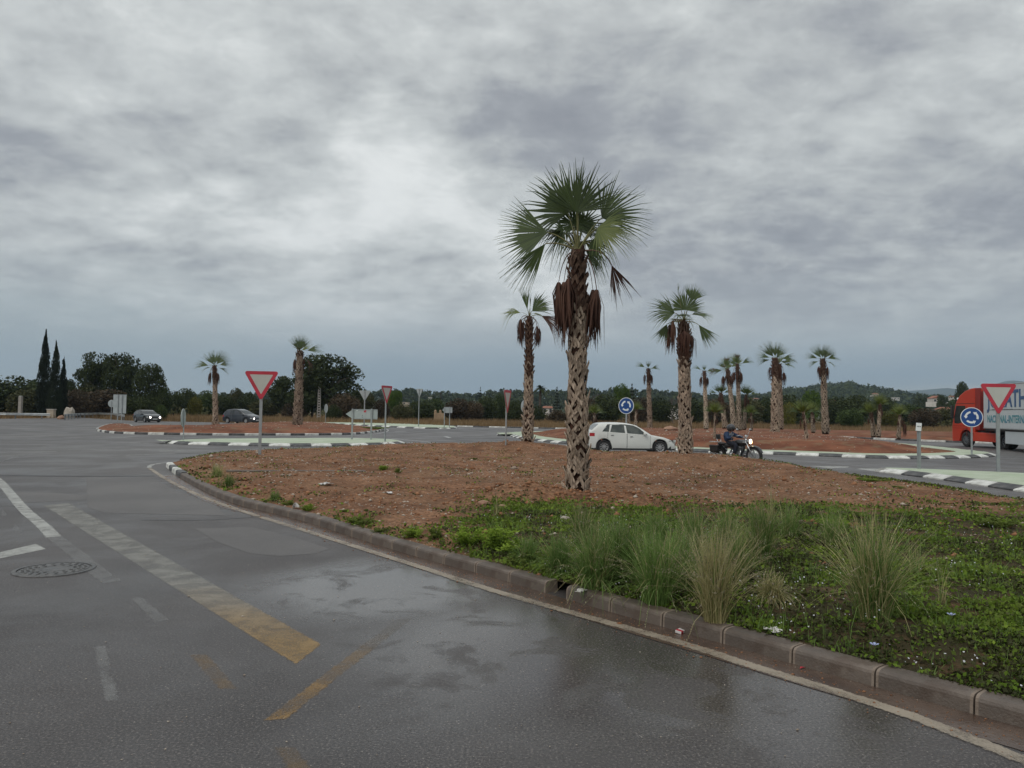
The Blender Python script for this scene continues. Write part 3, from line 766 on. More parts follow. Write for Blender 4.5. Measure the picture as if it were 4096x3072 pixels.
def frond_mesh(seed, hub, d, n, Rr, spread=210, nseg=36, cup=0.25, droop=0.25, dead=False, mat='frond', start=Vector((0, 0, 0)), sag=0.15, w0=0.035, folded=0.0, joined=0.55, hangw=0.0):
    """one fan leaf: petiole from start to hub, blade of radius Rr along d with face normal n"""
    r = random.Random(seed)
    hub = Vector(hub); d = Vector(d).normalized(); n = perp(d, Vector(n)); sd = d.cross(n).normalized()
    V, Fc, M, T = [], [], [], []
    # petiole
    pts = []
    K = 6
    mid = (start + hub) / 2 + Vector((0, 0, sag)) if not dead else start + (hub - start) * 0.35 + Vector((0, 0, sag)) + Vector((hub.x - start.x, hub.y - start.y, 0)) * 0.4
    for i in range(K + 1):
        t = i / K; p = start * (1 - t) ** 2 + mid * 2 * t * (1 - t) + hub * t * t; pts.append(p)
    for i, p in enumerate(pts):
        t_ = (pts[min(K, i + 1)] - pts[max(0, i - 1)]).normalized()
        a = perp(t_, n); b = t_.cross(a)
        wd = w0 * (1 - 0.55 * i / K)
        for q in (a * wd * 0.35, b * wd, -a * wd * 0.35, -b * wd): V.append(p + q * 0.6); T.append(0.5)
    for i in range(K):
        for k in range(4):
            Fc.append((i * 4 + k, i * 4 + (k + 1) % 4, i * 4 + 4 + (k + 1) % 4, i * 4 + 4 + k)); M.append(1)
    sp = radians(spread); da = sp / nseg
    ss = (0.0, 0.28, joined, 0.78, 1.0)
    for i in range(nseg):
        a = -sp / 2 + (i + 0.5) * da + (r.uniform(-.4, .4) * da if not dead else r.uniform(-1.2, 1.2) * da)
        q = abs(a) / max(sp / 2, 1e-3)
        L = Rr * (0.74 + 0.26 * cos(a * 0.8)) * r.uniform(0.92, 1.05) * (r.uniform(0.55, 1.0) if dead else 1)
        d1 = (d * cos(a) + sd * sin(a))
        cupv = n * (cup * (0.3 + q * q)) + (n * folded * (abs(sin(a))) if folded else Vector((0, 0, 0)))
        base = len(V); curl = r.uniform(0.2, 2.2); tnt = r.uniform(0, 1)
        tw = r.uniform(-.12, .12)
        for j, s_ in enumerate(ss):
            if hangw:
                th = a / max(sp / 2, 1e-3) * pi; rad_ = hangw * Rr * min(1, s_ / .22 + .15) * (1 - .45 * max(0, s_ - .5)) * (.35 + 1.2 * tnt)
                p = hub + d * (L * s_) + (sd * cos(th) + n * sin(th)) * rad_
                wd = (.030 if s_ < .7 else .018 if s_ < .9 else .003) * Rr; wv = (sd * sin(th) - n * cos(th)) * (wd / 2); p += (sd * tw + n * (tnt - .5) * .2) * (1.0 * L * s_ * s_)
                V += [p - wv, p + (sd * cos(th) + n * sin(th)) * wd * .25, p + wv]; T += [tnt * .8 + .1 * s_, tnt * .8 + .2, tnt * .8 + .1 * s_]; continue
            p = hub + d1 * (L * s_) + cupv * (L * s_ * (1.0 if s_ > .3 else .6)) * 0.5
            p += sd * (tw * L * max(0, s_ - joined))
            g = max(0.0, s_ - 0.3) / 0.7
            p.z -= droop * curl * L * g ** 2.2
            if dead: p += n * (L * r.uniform(-.04, .04) * s_)
            if s_ <= joined: wd = 2 * L * s_ * tan(da / 2) * 1.15 + 0.004
            elif s_ < 0.9: wd = 2 * L * joined * tan(da / 2) * 0.42
            else: wd = 0.004
            wv = d1.cross(n).normalized() * (wd / 2)
            V += [p - wv, p + n * (wd * 0.22), p + wv]; T += [tnt * 0.8 + 0.1 * s_, tnt * 0.8 + 0.2, tnt * 0.8 + 0.1 * s_]
        for j in range(len(ss) - 1):
            o = base + j * 3
            Fc += [(o, o + 1, o + 4, o + 3), (o + 1, o + 2, o + 5, o + 4)]; M += [0, 0]
    return fastmesh('frond', V, Fc, [MAT[mat], MAT['petiole_dead' if dead else 'petiole']], tint=T, midx=M)

def dirv(az, el):
    a, e = radians(az), radians(el)
    return Vector((cos(e) * cos(a), cos(e) * sin(a), sin(e)))

def trunk_mesh(name, pth, rad, n=14, seed=1):
    r = random.Random(seed); mb = MB()
    mb.tube(pth, rad, n)
    mb.V = [(v[0] + r.uniform(-.012, .012), v[1] + r.uniform(-.012, .012), v[2]) for v in mb.V]
    return mb.mesh(name, MAT['trunk'], True)

def boot_mesh(seed, rise=0.27, half=1.05, wd=0.074, out=0.17, mat='boot', short=False):
    """one split leaf base hugging a unit-radius trunk; heights are in metres"""
    r = random.Random(seed); mb = MB(); V = []; Fc = []
    lean = r.uniform(-.18, .18); rise *= r.uniform(.85, 1.2); out *= r.uniform(.5, 1.4)
    for sg in (-1, 1):
        hf_ = half * r.uniform(.85, 1.15); b = len(V); ro_ = r.uniform(-.02, .06)
        for t, (fr, ht, ro) in enumerate(((1.0, 0.0, 1.02 + ro_), (0.48, 0.55, 1.02 + ro_ + out * 0.35), (-0.06, 1.05 + (r.uniform(0, .2)), 1.02 + out))):
            an = sg * hf_ * fr + lean * ht; z = rise * ht
            nx, nz = 0.80, 0.60 * sg
            h2 = wd / 2 * (1.0 if t < 2 else 0.8)
            for (q, rr) in ((-h2, ro - 0.03), (-h2, ro + 0.045), (h2, ro + 0.045), (h2, ro - 0.03)):
                aa = an + q * nx * 3.6 * sg * sg; zz = z + q * nz
                V.append((rr * sin(aa), -rr * cos(aa), zz))
        for j in range(2):
            o = b + j * 4
            Fc += [(o, o + 1, o + 5, o + 4), (o + 1, o + 2, o + 6, o + 5), (o + 2, o + 3, o + 7, o + 6)]
        Fc += [(b + 8, b + 9, b + 10, b + 11)]
    mb.add(V, Fc)
    return mb.mesh('leaf_base', MAT[mat])
BOOTS = [boot_mesh(i) for i in range(6)] + [boot_mesh(40 + i, 0.20, 0.62, 0.09, 0.75) for i in range(2)]
BOOTS_D = [boot_mesh(20 + i, 0.15, 0.5, 0.09, 0.42, 'boot_dark') for i in range(4)]

def make_trunk(root, h, r0_, r1_, lean=(0, 0), seed=0, dark_from=0.66, dz=0.135, per=6, flare=1.25, bend=None):
    K = 14; pth = []; rad = []
    rr = random.Random(seed)
    for i in range(K + 1):
        t = i / K
        x = lean[0] * t + (bend or 0) * sin(pi * t); y = lean[1] * t
        pth.append(Vector((x, y, h * t - 0.12 * (i == 0))))
        r_ = r0_ + (r1_ - r0_) * t; r_ *= 1 + (flare - 1) * exp(-t * 9) + 0.03 * sin(t * 17 + seed)
        if t > .93: r_ *= 0.8
        rad.append(r_)
    tr = link('trunk', trunk_mesh('trunk', pth, [x * 0.93 for x in rad], seed=seed), root)
    return tr, pth, rad

def interp(pth, rad, t):
    K = len(pth) - 1; f = min(max(t, 0), 1) * K; i = min(int(f), K - 1); u = f - i
    return pth[i].lerp(pth[i + 1], u), rad[i] * (1 - u) + rad[i + 1] * u

def boots_individual(tr, pth, rad, h, seed, dark_from, nmax=292, per=6):
    r = random.Random(seed)
    rows = int(nmax / per); dz = h * 0.985 / rows; c = 0
    for i in range(rows):
        z = i * dz; t = z / h
        p, rd = interp(pth, rad, t)
        for k in range(per):
            a = 2 * pi * (k + 0.5 * (i % 2)) / per + r.uniform(-.26, .26) + i * 0.05
            dark = t > dark_from + r.uniform(-.05, .05)
            if dark: me = BOOTS_D[r.randrange(4)]
            else: me = BOOTS[6 + r.randrange(2)] if r.random() < (0.30 if t < 0.35 else 0.12) else BOOTS[r.randrange(6)]
            s_ = r.uniform(.85, 1.15)
            link('leaf_base', me, tr, (p.x, p.y, z + r.uniform(-.055, .055)), (r.uniform(-.04, .04), r.uniform(-.04, .04), a), (rd * r.uniform(.97, 1.08), rd * r.uniform(.97, 1.08), s_ * (1.0 if not dark else 1.0)))

def boots_joined(pth, rad, h, seed, dark_from, dz=0.19, per=6):
    r = random.Random(seed); V = []; Fc = []; M = []
    cache = [(np.array([v.co[:] for v in m.vertices]), [tuple(p.vertices) for p in m.polygons]) for m in BOOTS + BOOTS_D]
    z = 0; i = 0
    while z < h * 0.985:
        t = z / h; p, rd = interp(pth, rad, t)
        for k in range(per):
            a = 2 * pi * (k + 0.5 * (i % 2)) / per + r.uniform(-.15, .15)
            dark = t > dark_from + r.uniform(-.05, .05)
            v, f = cache[8 + r.randrange(4)] if dark else cache[r.randrange(8)]
            c, s_ = cos(a), sin(a); b = len(V); sz = r.uniform(.9, 1.4)
            X = (v[:, 0] * c - v[:, 1] * s_) * rd + p.x; Y = (v[:, 0] * s_ + v[:, 1] * c) * rd + p.y; Z = v[:, 2] * sz + z
            V += list(zip(X, Y, Z)); Fc += [tuple(q + b for q in ff) for ff in f]; M += [1 if dark else 0] * len(f)
        z += dz; i += 1
    return meshdata('leaf_bases', V, Fc, [MAT['boot'], MAT['boot_dark']], False, M)

# ---- the large palm in front
def main_palm():
    b = P_MAIN.copy(); b.z = h1(h_verge, b.x, b.y) - 0.05
    root = empty('palm_tree', b, label='tallest fan palm with a big green crown and hanging brown leaves', cat='palm tree', group='fan palms round the roundabout')
    top = at(2311, 1000, b.y) - b
    h = top.z
    tr, pth, rad = make_trunk(root, h, 0.185, 0.135, (top.x, 0.0), 3, flare=1.12)
    boots_individual(tr, pth, rad, h, 5, 0.74, 180, 4)
    k = b.y / FPX / 2.074          # metres per zoomed pixel at the palm
    T = Vector((top.x, 0, top.z))
    def hub(x, y, dep=0.0): return T + Vector(((x - 850) * k, dep, -(y - 880) * k))
    def add(seed, hx, hy, dep, d, n, Rz, label=None, **kw):
        me = frond_mesh(seed, hub(hx, hy, dep), Vector(d), Vector(n), Rz * k, start=T + Vector((0, dep * 0.1, -0.05)), **kw)
        link('frond', me, root, label=label)
    add(1, 765, 560, 0.10, (-.50, .1, .88), (0, -1, .1), 480, spread=200, nseg=42, droop=0.13, joined=0.42, cup=.15)
    add(2, 835, 575, -0.10, (.10, -.1, 1), (0, -1, -.1), 450, spread=150, nseg=38, droop=0.07, joined=0.45)
    add(3, 1050, 600, 0.05, (.82, .1, .58), (0, -1, .1), 455, spread=125, nseg=34, droop=0.12, joined=0.40, cup=.15)
    add(4, 590, 740, -0.05, (-1, .1, -.02), (0.1, -1, .2), 440, spread=104, nseg=34, droop=0.05, cup=.15, joined=0.55)
    add(5, 575, 850, -0.20, (-.62, .1, -.80), (0.3, -1, .1), 440, spread=44, nseg=30, droop=0.05, cup=0.1, joined=0.5)
    add(6, 1000, 720, -0.30, (.85, -.25, -.38), (0.1, -1, .5), 370, spread=150, nseg=44, droop=0.14, joined=.42, mat='frond_yellow', label='yellowing frond')
    add(7, 1060, 640, 0.30, (1, .4, -.05), (0, -.4, 1), 320, spread=150, nseg=34, droop=0.3)
    add(10, 760, 690, 0.45, (-.5, .9, .2), (0, 0, 1), 330, spread=170, nseg=30, droop=0.5)
    add(11, 900, 760, 0.5, (.4, .9, .1), (0, 0, 1), 330, spread=170, nseg=30, droop=0.5)
    add(12, 850, 420, 0.0, (0.05, 0, 1), (0, -1, 0), 240, spread=14, nseg=8, droop=0.0, w0=0.03)
    add(13, 930, 860, 0.3, (.7, .5, -.4), (0, -1, .5), 260, spread=100, nseg=26, droop=0.3)
    add(14, 740, 700, 0.35, (-.6, .5, -.35), (0, -1, .5), 270, spread=190, nseg=26, droop=0.3, joined=.35)
    add(15, 900, 690, 0.4, (.3, .6, .5), (0, -1, .5), 260, spread=220, nseg=28, droop=0.3, joined=.35)
    add(16, 960, 800, 0.15, (.8, .3, -.5), (0, -1, .4), 250, spread=150, nseg=22, droop=0.3, joined=.35)
    add(17, 820, 640, 0.25, (-.1, .2, 1), (0, -1, .1), 230, spread=300, nseg=40, droop=0.2, joined=.5)
    add(18, 900, 640, 0.32, (.2, .2, .8), (0, -1, .1), 270, spread=280, nseg=34, droop=0.25, joined=.35)
    DL = 'dead brown hanging frond'
    add(20, 1130, 1012, -0.1, (.42, 0, -1), (0, -1, .1), 400, DL, spread=52, nseg=24, dead=True, mat='frond_dead', droop=0.02, cup=0.05, sag=0.25)
    for i, (x, y, dep, dx_, Rz) in enumerate(((690, 1165, -0.15, 0.05, 520), (765, 1145, -0.30, 0.02, 560), (735, 1160, -0.1, 0.03, 560),
                                               (1010, 1215, -0.05, -0.06, 560), (985, 1205, 0.12, -0.02, 500), (800, 1190, 0.3, 0, 420), (930, 1200, 0.34, 0, 430))):
        add(30 + i, x, y, dep, (dx_, 0, -1), (0, -1, 0) if i % 2 else (.7, -.7, 0), Rz, DL, spread=60, nseg=34, dead=True, mat='frond_dead', droop=0.0, hangw=.08, sag=0.30, w0=0.03)
    return root
main_palm()

def palm_near(base, toppx, label, specs, r0_, r1_, seed, dark=0.7, zsc=1.0, per=6, dep0=0.0):
    b = base.copy(); root = empty('palm_tree', b, label=label, cat='palm tree', group='fan palms round the roundabout')
    top = at(toppx[0], toppx[1], b.y) - b
    tr, pth, rad = make_trunk(root, top.z, r0_, r1_, (top.x, 0), seed, flare=1.2)
    boots_individual(tr, pth, rad, top.z, seed, dark, 176, 4)
    T = Vector((top.x, 0, top.z)); k = b.y / FPX
    for i, sp in enumerate(specs):
        hx, hy, dep, d, n, Rp = sp[:6]; kw = dict(sp[6]) if len(sp) > 6 else {}
        lab = None
        if kw.get('dead'): kw.setdefault('mat', 'frond_dead'); lab = 'dead brown hanging frond'
        hb = T + Vector(((hx - toppx[0]) * k, dep, -(hy - toppx[1]) * k))
        link('frond', frond_mesh(seed * 50 + i, hb, Vector(d), Vector(n), Rp * k, start=T + Vector((0, 0, -0.05)), **kw), root, label=lab)
    return root
# zoom picture 4: x = 1900 + X/2.211, y = 1100 + Y/2.211
def z4(X, Y): return 1900 + X / 2.211, 1100 + Y / 2.211
b2 = P_TWO.copy(); b2.z = h1(h_verge, b2.x, b2.y) - 0.05
HG = dict(dead=True, spread=60, nseg=24, hangw=.08, droop=0.0, cup=0.12, sag=0.2)
palm_near(b2, z4(480, 365), 'slimmer fan palm with a sparse half dead crown left of the tallest palm', [
    (*z4(462, 305), 0, (-.18, 0, 1), (0, -1, 0), 92, dict(spread=30, nseg=12, droop=0.0)),
    (*z4(487, 290), 0, (0, 0, 1), (0, -1, 0), 58, dict(spread=8, nseg=5, droop=0.0)),
    (*z4(505, 322), -0.1, (.75, 0, .62), (0.3, -1, .3), 100, dict(spread=84, nseg=28, droop=0.12)),
    (*z4(520, 340), 0.1, (1, .2, -.05), (0, -.3, 1), 46, dict(spread=120, nseg=24, droop=0.3, mat='frond_yellow')),
    (*z4(400, 335), 0, (-1, 0, 0.10), (0, -.5, .9), 88, dict(spread=100, nseg=26, droop=0.55, mat='frond_yellow')),
    (*z4(590, 360), 0, (.85, 0, -.45), (0, -.8, .5), 100, dict(spread=60, nseg=20, droop=0.35, mat='frond_dead')),
    (*z4(405, 395), -0.1, (.0, 0, -1), (.7, -.7, 0), 130, HG), (*z4(428, 420), 0, (.02, 0, -1), (0, -1, 0), 104, HG), (*z4(395, 450), 0.1, (.02, 0, -1), (0, -1, 0), 90, HG),
    (*z4(550, 450), 0, (-.04, 0, -1), (0, -1, 0), 104, HG), (*z4(572, 470), 0.1, (-.04, 0, -1), (.7, -.7, 0), 86, HG),
], 0.19, 0.135, 11, 0.55)
def z6(X, Y): return 2500 + X / 2.37, 1100 + Y / 2.37
b3 = P_THREE.copy(); b3.z = h1(h_verge, b3.x, b3.y) - 0.05
palm_near(b3, z6(555, 440), 'fan palm with a full crown growing between the white car and the motorcycle', [
    (*z6(570, 330), 0, (.02, 0.1, 1), (0, -1, 0), 92, dict(spread=200, nseg=38, droop=0.04)),
    (*z6(640, 230), 0.15, (.35, 0.2, 1), (0, -1, 0), 70, dict(spread=110, nseg=24, droop=0.0)),
    (*z6(500, 170), 0, (-.03, 0, 1), (0.6, -.8, 0), 40, dict(spread=20, nseg=8, droop=0.0, mat='frond_yellow')),
    (*z6(470, 360), 0, (-1, 0, .22), (0, -.9, .6), 118, dict(spread=120, nseg=34, droop=0.16)),
    (*z6(640, 370), 0.1, (1, 0, .05), (0, -.4, 1), 92, dict(spread=110, nseg=28, droop=0.22)),
    (*z6(395, 470), 0, (-.32, 0, -.95), (0, -1, 0.1), 86, dict(spread=60, nseg=22, droop=0.0, cup=0.1)),
    (*z6(700, 470), 0, (.60, 0, -.80), (0, -1, 0.1), 104, dict(spread=50, nseg=20, droop=0.0, cup=0.1)),
    (*z6(560, 420), 0.3, (0, 1, .3), (0, 0, 1), 80, dict(spread=160, nseg=26, droop=0.4)),
    (*z6(530, 400), -0.25, (-.3, -1, .2), (0, 0, 1), 60, dict(spread=140, nseg=26, droop=0.5)),
    (*z6(445, 440), -0.1, (-.02, 0, -1), (.7, -.7, 0), 150, HG), (*z6(430, 470), 0.1, (-.06, 0, -1), (0, -1, 0), 140, HG),
    (*z6(510, 560), -0.28, (.02, 0, -1), (0, -1, 0), 100, dict(HG, hangw=.12)), (*z6(570, 555), -0.3, (.02, 0, -1), (0, -1, 0), 120, dict(HG, hangw=.12)),
    (*z6(625, 575), -0.1, (.04, 0, -1), (.7, -.7, 0), 108, dict(HG, hangw=.12)), (*z6(590, 560), -0.2, (.05, 0, -1), (0, -1, 0), 96, dict(HG, hangw=.12)),
    (*z6(545, 540), -0.3, (-.02, 0, -1), (.4, -.7, 0), 110, dict(HG, hangw=.12)),
], 0.19, 0.165, 12, 0.66)

# ---- shared frond meshes for the farther palms (blade direction +X side)
def shared(seed, el, Rr, pet, **kw):
    d = dirv(0, el); n = Vector((-sin(radians(el)), 0, cos(radians(el))))
    return frond_mesh(seed, d * pet + Vector((0, 0, -0.02)), d, n, Rr, start=Vector((0, 0, 0)), nseg=kw.pop('nseg', 22), **kw)
SH = dict(
    up=[shared(300 + i, 0, 1.15, .20, joined=.42, spread=66, droop=.04, cup=.15) for i in range(2)],
    mid=[shared(310 + i, 0, 1.05, .45, joined=.42, spread=58, droop=.22) for i in range(2)],
    yel=[shared(320 + i, 0, 1.0, .18, joined=.42, spread=70, droop=.15, mat='frond_yellow') for i in range(2)],
    ddry=[shared(325 + i, 0, 1.0, .6, spread=60, droop=.4, mat='frond_dead') for i in range(2)])
SH['hang'] = [frond_mesh(330 + i, Vector((.34, 0, -.55)), Vector((.03, 0, -1)), Vector((0, -1, 0)) if i else Vector((.7, -.7, 0)), 1.1, spread=60, nseg=20, dead=True, mat='frond_dead', droop=0, sag=.2, hangw=.08) for i in range(2)]
LAB = {'hang': 'dead brown hanging frond', 'ddry': 'dry brown frond', 'yel': 'yellowing frond'}

def palm_far(u, v, utop, vtop, wpx, hf, label, fr, Y=None, seed=0, dark=0.72, group='fan palms round the roundabout', yel=False, scale=None, dz=0.2):
    """fr: list of (kind, azimuth, elevation, roll, size)"""
    b = onT(u, v, hf) if Y is None else at(u, v, Y)
    if Y is not None: b.z = hf(b.x, b.y)
    b.z -= 0.04
    root = empty('palm_tree', b, label=label, cat='palm tree', group=group)
    top = at(utop, vtop, b.y) - b
    rb = wpx * b.y / FPX / 2
    tr, pth, rad = make_trunk(root, top.z, rb * 0.66, rb * 0.50, (top.x, 0), seed, flare=1.25)
    link('leaf_bases', boots_joined(pth, rad, top.z, seed, dark, dz, 7), root, kind='stuff', label='criss cross stubs of old leaf bases')
    r = random.Random(seed + 9)
    for i, f in enumerate(fr):
        kd, az, el, roll, sz = f
        me = SH[kd][(i + seed) % 2]
        q = Matrix.Rotation(radians(az), 3, 'Z') @ Matrix.Rotation(radians(-el), 3, 'Y') @ Matrix.Rotation(radians(roll), 3, 'X')
        link('frond', me, root, (top.x, 0, top.z - (0.05 if kd != 'hang' else 0.1)), q.to_euler(), (sz,) * 3, label=LAB.get(kd))
    return root
hC = lambda x, y: h1(h_central, x, y); hS = lambda x, y: h1(h_strip, x, y)
def crown(kind='full', s=1.0, seed=0):
    r = random.Random(seed); f = []
    J = lambda k, a, e, ro, z: (k, a + r.uniform(-7, 7), e + r.uniform(-6, 6), ro + r.uniform(-12, 12), z * r.uniform(.9, 1.08))
    if kind == 'full':
        f += [J('up', 168, 52, -65, s), J('up', 14, 50, 65, s), J('up', 90, 84, 0, s * .95), J('mid', 180, 12, -55, s), J('mid', 2, 8, 55, s), J('mid', 172, -14, -35, s * .85), J('mid', 10, -18, 35, s * .85), J('mid', 280, 20, 0, s * .6)]
        f += [('hang', a + r.uniform(-15, 15), 0, 0, s * r.uniform(.8, 1.05)) for a in (0, 180, 200, 330)]
    elif kind == 'sparse':
        f += [J('up', 90, 88, 0, s * .6), J('mid', 176, 30, -50, s * .85), J('mid', 6, 14, 50, s * .85), J('yel', 300, 0, 0, s * .65)]
        f += [('hang', a + r.uniform(-15, 15), 0, 0, s * r.uniform(.85, 1.1)) for a in (0, 180, 20, 160, 270)]
    elif kind == 'ragged':
        f += [J('up', 90, 84, 0, s * .8), J('mid', 6, 22, 55, s), J('yel', 140, 66, -30, s), J('mid', 178, -8, -50, s), J('ddry', 170, -2, -30, s), J('yel', 40, 55, 40, s * .9), J('ddry', 80, 70, 0, s * .8), J('up', 170, 40, -60, s * .8)]
        f += [('hang', a + r.uniform(-15, 15), 0, 0, s * r.uniform(.85, 1.1)) for a in (0, 180, 15, 200, 300, 240)]
    elif kind == 'tuft':
        f += [J('up', 160, 55, -55, s), J('up', 20, 55, 55, s), J('up', 90, 84, 0, s), J('yel', 200, 50, 0, s), J('yel', 330, 45, 0, s), J('up', 270, 60, 0, s * .8), J('mid', 180, 15, -40, s), J('mid', 0, 15, 40, s)]
        f += [('hang', a + r.uniform(-15, 15), 0, 0, s * r.uniform(.55, .8)) for a in (0, 180, 300, 240)]
    elif kind == 'young':
        f += [J('yel', 160, 58, -50, s), J('yel', 20, 58, 50, s), J('yel', 90, 80, 0, s * 1.1), J('yel', 250, 60, 0, s), J('mid', 180, 25, -50, s * .8), J('mid', 0, 20, 50, s * .8), J('yel', 300, 35, 0, s * .9), J('yel', 210, 30, 0, s), J('up', 60, 70, 0, s * .9)]
        f += [('hang', a + r.uniform(-25, 25), 0, 0, s * r.uniform(.6, .8)) for a in (0, 180, 270)]
    return f
palm_far(862, 1702, 858, 1462, 27, hS, 'slim fan palm with hanging brown leaves standing between the two dark cars', crown('full', 1.25, 1)[:12], seed=1)
palm_far(1190, 1699, 1200, 1402, 44, hS, 'thick trunked fan palm with a small shaggy crown in front of the big pine', [('up', 165, 62, -60, 1.1), ('up', 20, 66, 60, 1.05), ('up', 95, 84, 0, 1.15), ('mid', 2, 8, 55, 1.4), ('yel', 355, 30, 50, 1.1), ('hang', 185, 0, 0, 1.2), ('hang', 170, 0, 0, 1.3), ('ddry', 350, -48, 0, 1.4), ('yel', 270, 20, 0, 1.1), ('hang', 350, 0, 0, 1.1)], seed=2, dark=0.93, dz=0.15)
A = palm_far
A(2600, 1716, 2593, 1473, 25, hC, 'palm with a nearly bare crown right of the round blue sign behind the white car', crown('sparse', .95, 3), seed=3)
A(2825, 1713, 2817, 1484, 22, hC, 'slim palm with a sparse crown just left of the leaning pair', crown('sparse', .95, 4), seed=4)
A(2937, 1720, 2909, 1474, 25, hC, 'left palm of the leaning pair behind the motorcyclist, its crown browning', crown('ragged', 1.2, 5), seed=5)
A(2958, 1718, 2949, 1459, 24, hC, 'right palm of the leaning pair behind the motorcyclist, with dark hanging leaves', crown('ragged', 1.1, 6), seed=6)
A(2899, 1708, 2882, 1572, 24, hC, 'short palm with a round green tuft left of the leaning pair', crown('tuft', .95, 7), seed=7, dark=.4)
A(2977, 1713, 2985, 1580, 18, hC, 'short palm with a round green tuft right of the leaning pair', crown('tuft', .9, 8), seed=8, dark=.5)
A(3100, 1733, 3101, 1432, 42, hC, 'stout palm with a broad green crown, front one of the close pair of tall palms', crown('full', 1.22, 9), seed=9)
A(3124, 1712, 3118, 1456, 24, hC, 'palm half hidden behind the stout palm, its brown leaves hanging to the right', [('mid', 4, 24, 55, 1.2), ('mid', 0, 0, 40, 1.2), ('hang', 0, 0, 0, 1.5), ('hang', 15, 0, 0, 1.4), ('up', 60, 60, 0, 1)], seed=10)
A(3302, 1729, 3291, 1436, 33, hC, 'tall palm with a green crown standing alone at the right of the island', crown('full', 1.12, 11), seed=11)
Yg = 'small young palms on the roundabout'
A(2858, 1754, 2861, 1652, 12, hC, 'young palm with a yellow green tuft close above the rear of the motorcycle', crown('young', .62, 12), seed=12, group=Yg)
A(3226, 1754, 3212, 1652, 16, hC, 'young palm leaning left in front of the others, left of the lone tall palm', crown('young', .72, 13), seed=13, group=Yg)
A(3253, 1724, 3248, 1650, 18, hC, 'young palm standing right beside the lone tall palm trunk', crown('young', .9, 14), seed=14, group=Yg)
A(2542, 1702, 2546, 1640, 14, hC, 'young palm with a bright tuft just right of the blue sign behind the white car', crown('young', .9, 15), seed=15, group=Yg)
A(2517, 1700, 2512, 1645, 12, hC, 'young palm half hidden by the blue sign behind the white car', crown('young', .7, 16), seed=16, group=Yg)
A(3006, 1717, 3004, 1655, 11, hC, 'thin young palm right of the short green tufted palms', crown('young', .8, 17), seed=17, group=Yg)
A(2378, 1704, 2378, 1655, 16, hC, 'young palm with a brown skirt close beside the trunk of the tallest palm', crown('young', .95, 18), seed=18, group=Yg)
A(3494, 1741, 3484, 1652, 22, hC, 'young palm with a dark tuft, left of the two young palms near the post', crown('young', .85, 19), seed=19, group=Yg)
A(3514, 1748, 3521, 1620, 20, hC, 'taller young palm with a yellow crown close beside a darker one', crown('young', .8, 20), seed=20, group=Yg)
A(3595, 1748, 3600, 1660, 17, hC, 'young palm left of the small white plate on a post, brown leaves hanging right', crown('young', .78, 21) + [('hang', 350, 0, 0, .95), ('hang', 10, 0, 0, .9)], seed=21, group=Yg)
# ------------------------------------------------------------------ traffic signs
def frame_at(loc, az):
    """matrix: local X to the right across the face, local Y up, local Z out of the face; az = heading of the face normal (0 = towards -Y)"""
    n = Vector((sin(az), -cos(az), 0)); x = Vector((cos(az), sin(az), 0)); y = Vector((0, 0, 1))
    m = Matrix((x, y, n)).transposed().to_4x4(); m.translation = loc
    return m
def rounded(pts, r_, k=4):
    out = []; n = len(pts)
    for i in range(n):
        p = Vector(pts[i]); a = Vector(pts[i - 1]); b = Vector(pts[(i + 1) % n])
        u_ = (a - p).normalized(); v_ = (b - p).normalized()
        half = math.acos(max(-1, min(1, u_.dot(v_)))) / 2; L = r_ / tan(half)
        s_, e_ = p + u_ * L, p + v_ * L; c = p + (u_ + v_).normalized() * (r_ / sin(half))
        a0 = atan2(s_.y - c.y, s_.x - c.x); a1 = atan2(e_.y - c.y, e_.x - c.x)
        da = (a1 - a0 + pi) % (2 * pi) - pi
        for j in range(k + 1):
            t = a0 + da * j / k; out.append((c.x + r_ * cos(t), c.y + r_ * sin(t)))
    return out
def tri(side): h_ = side * 0.866; return [(-side / 2, 0), (0, -h_), (side / 2, 0)]

def post(root, z0, z1, off=(0, 0), sec=(0.08, 0.04), az=0.0, mat='galv'):
    mb = MB(); mb.box((off[0], off[1], (z0 + z1) / 2), (sec[0], sec[1], z1 - z0), Matrix.Rotation(az, 3, 'Z')); return mb.build('post', MAT[mat], root)

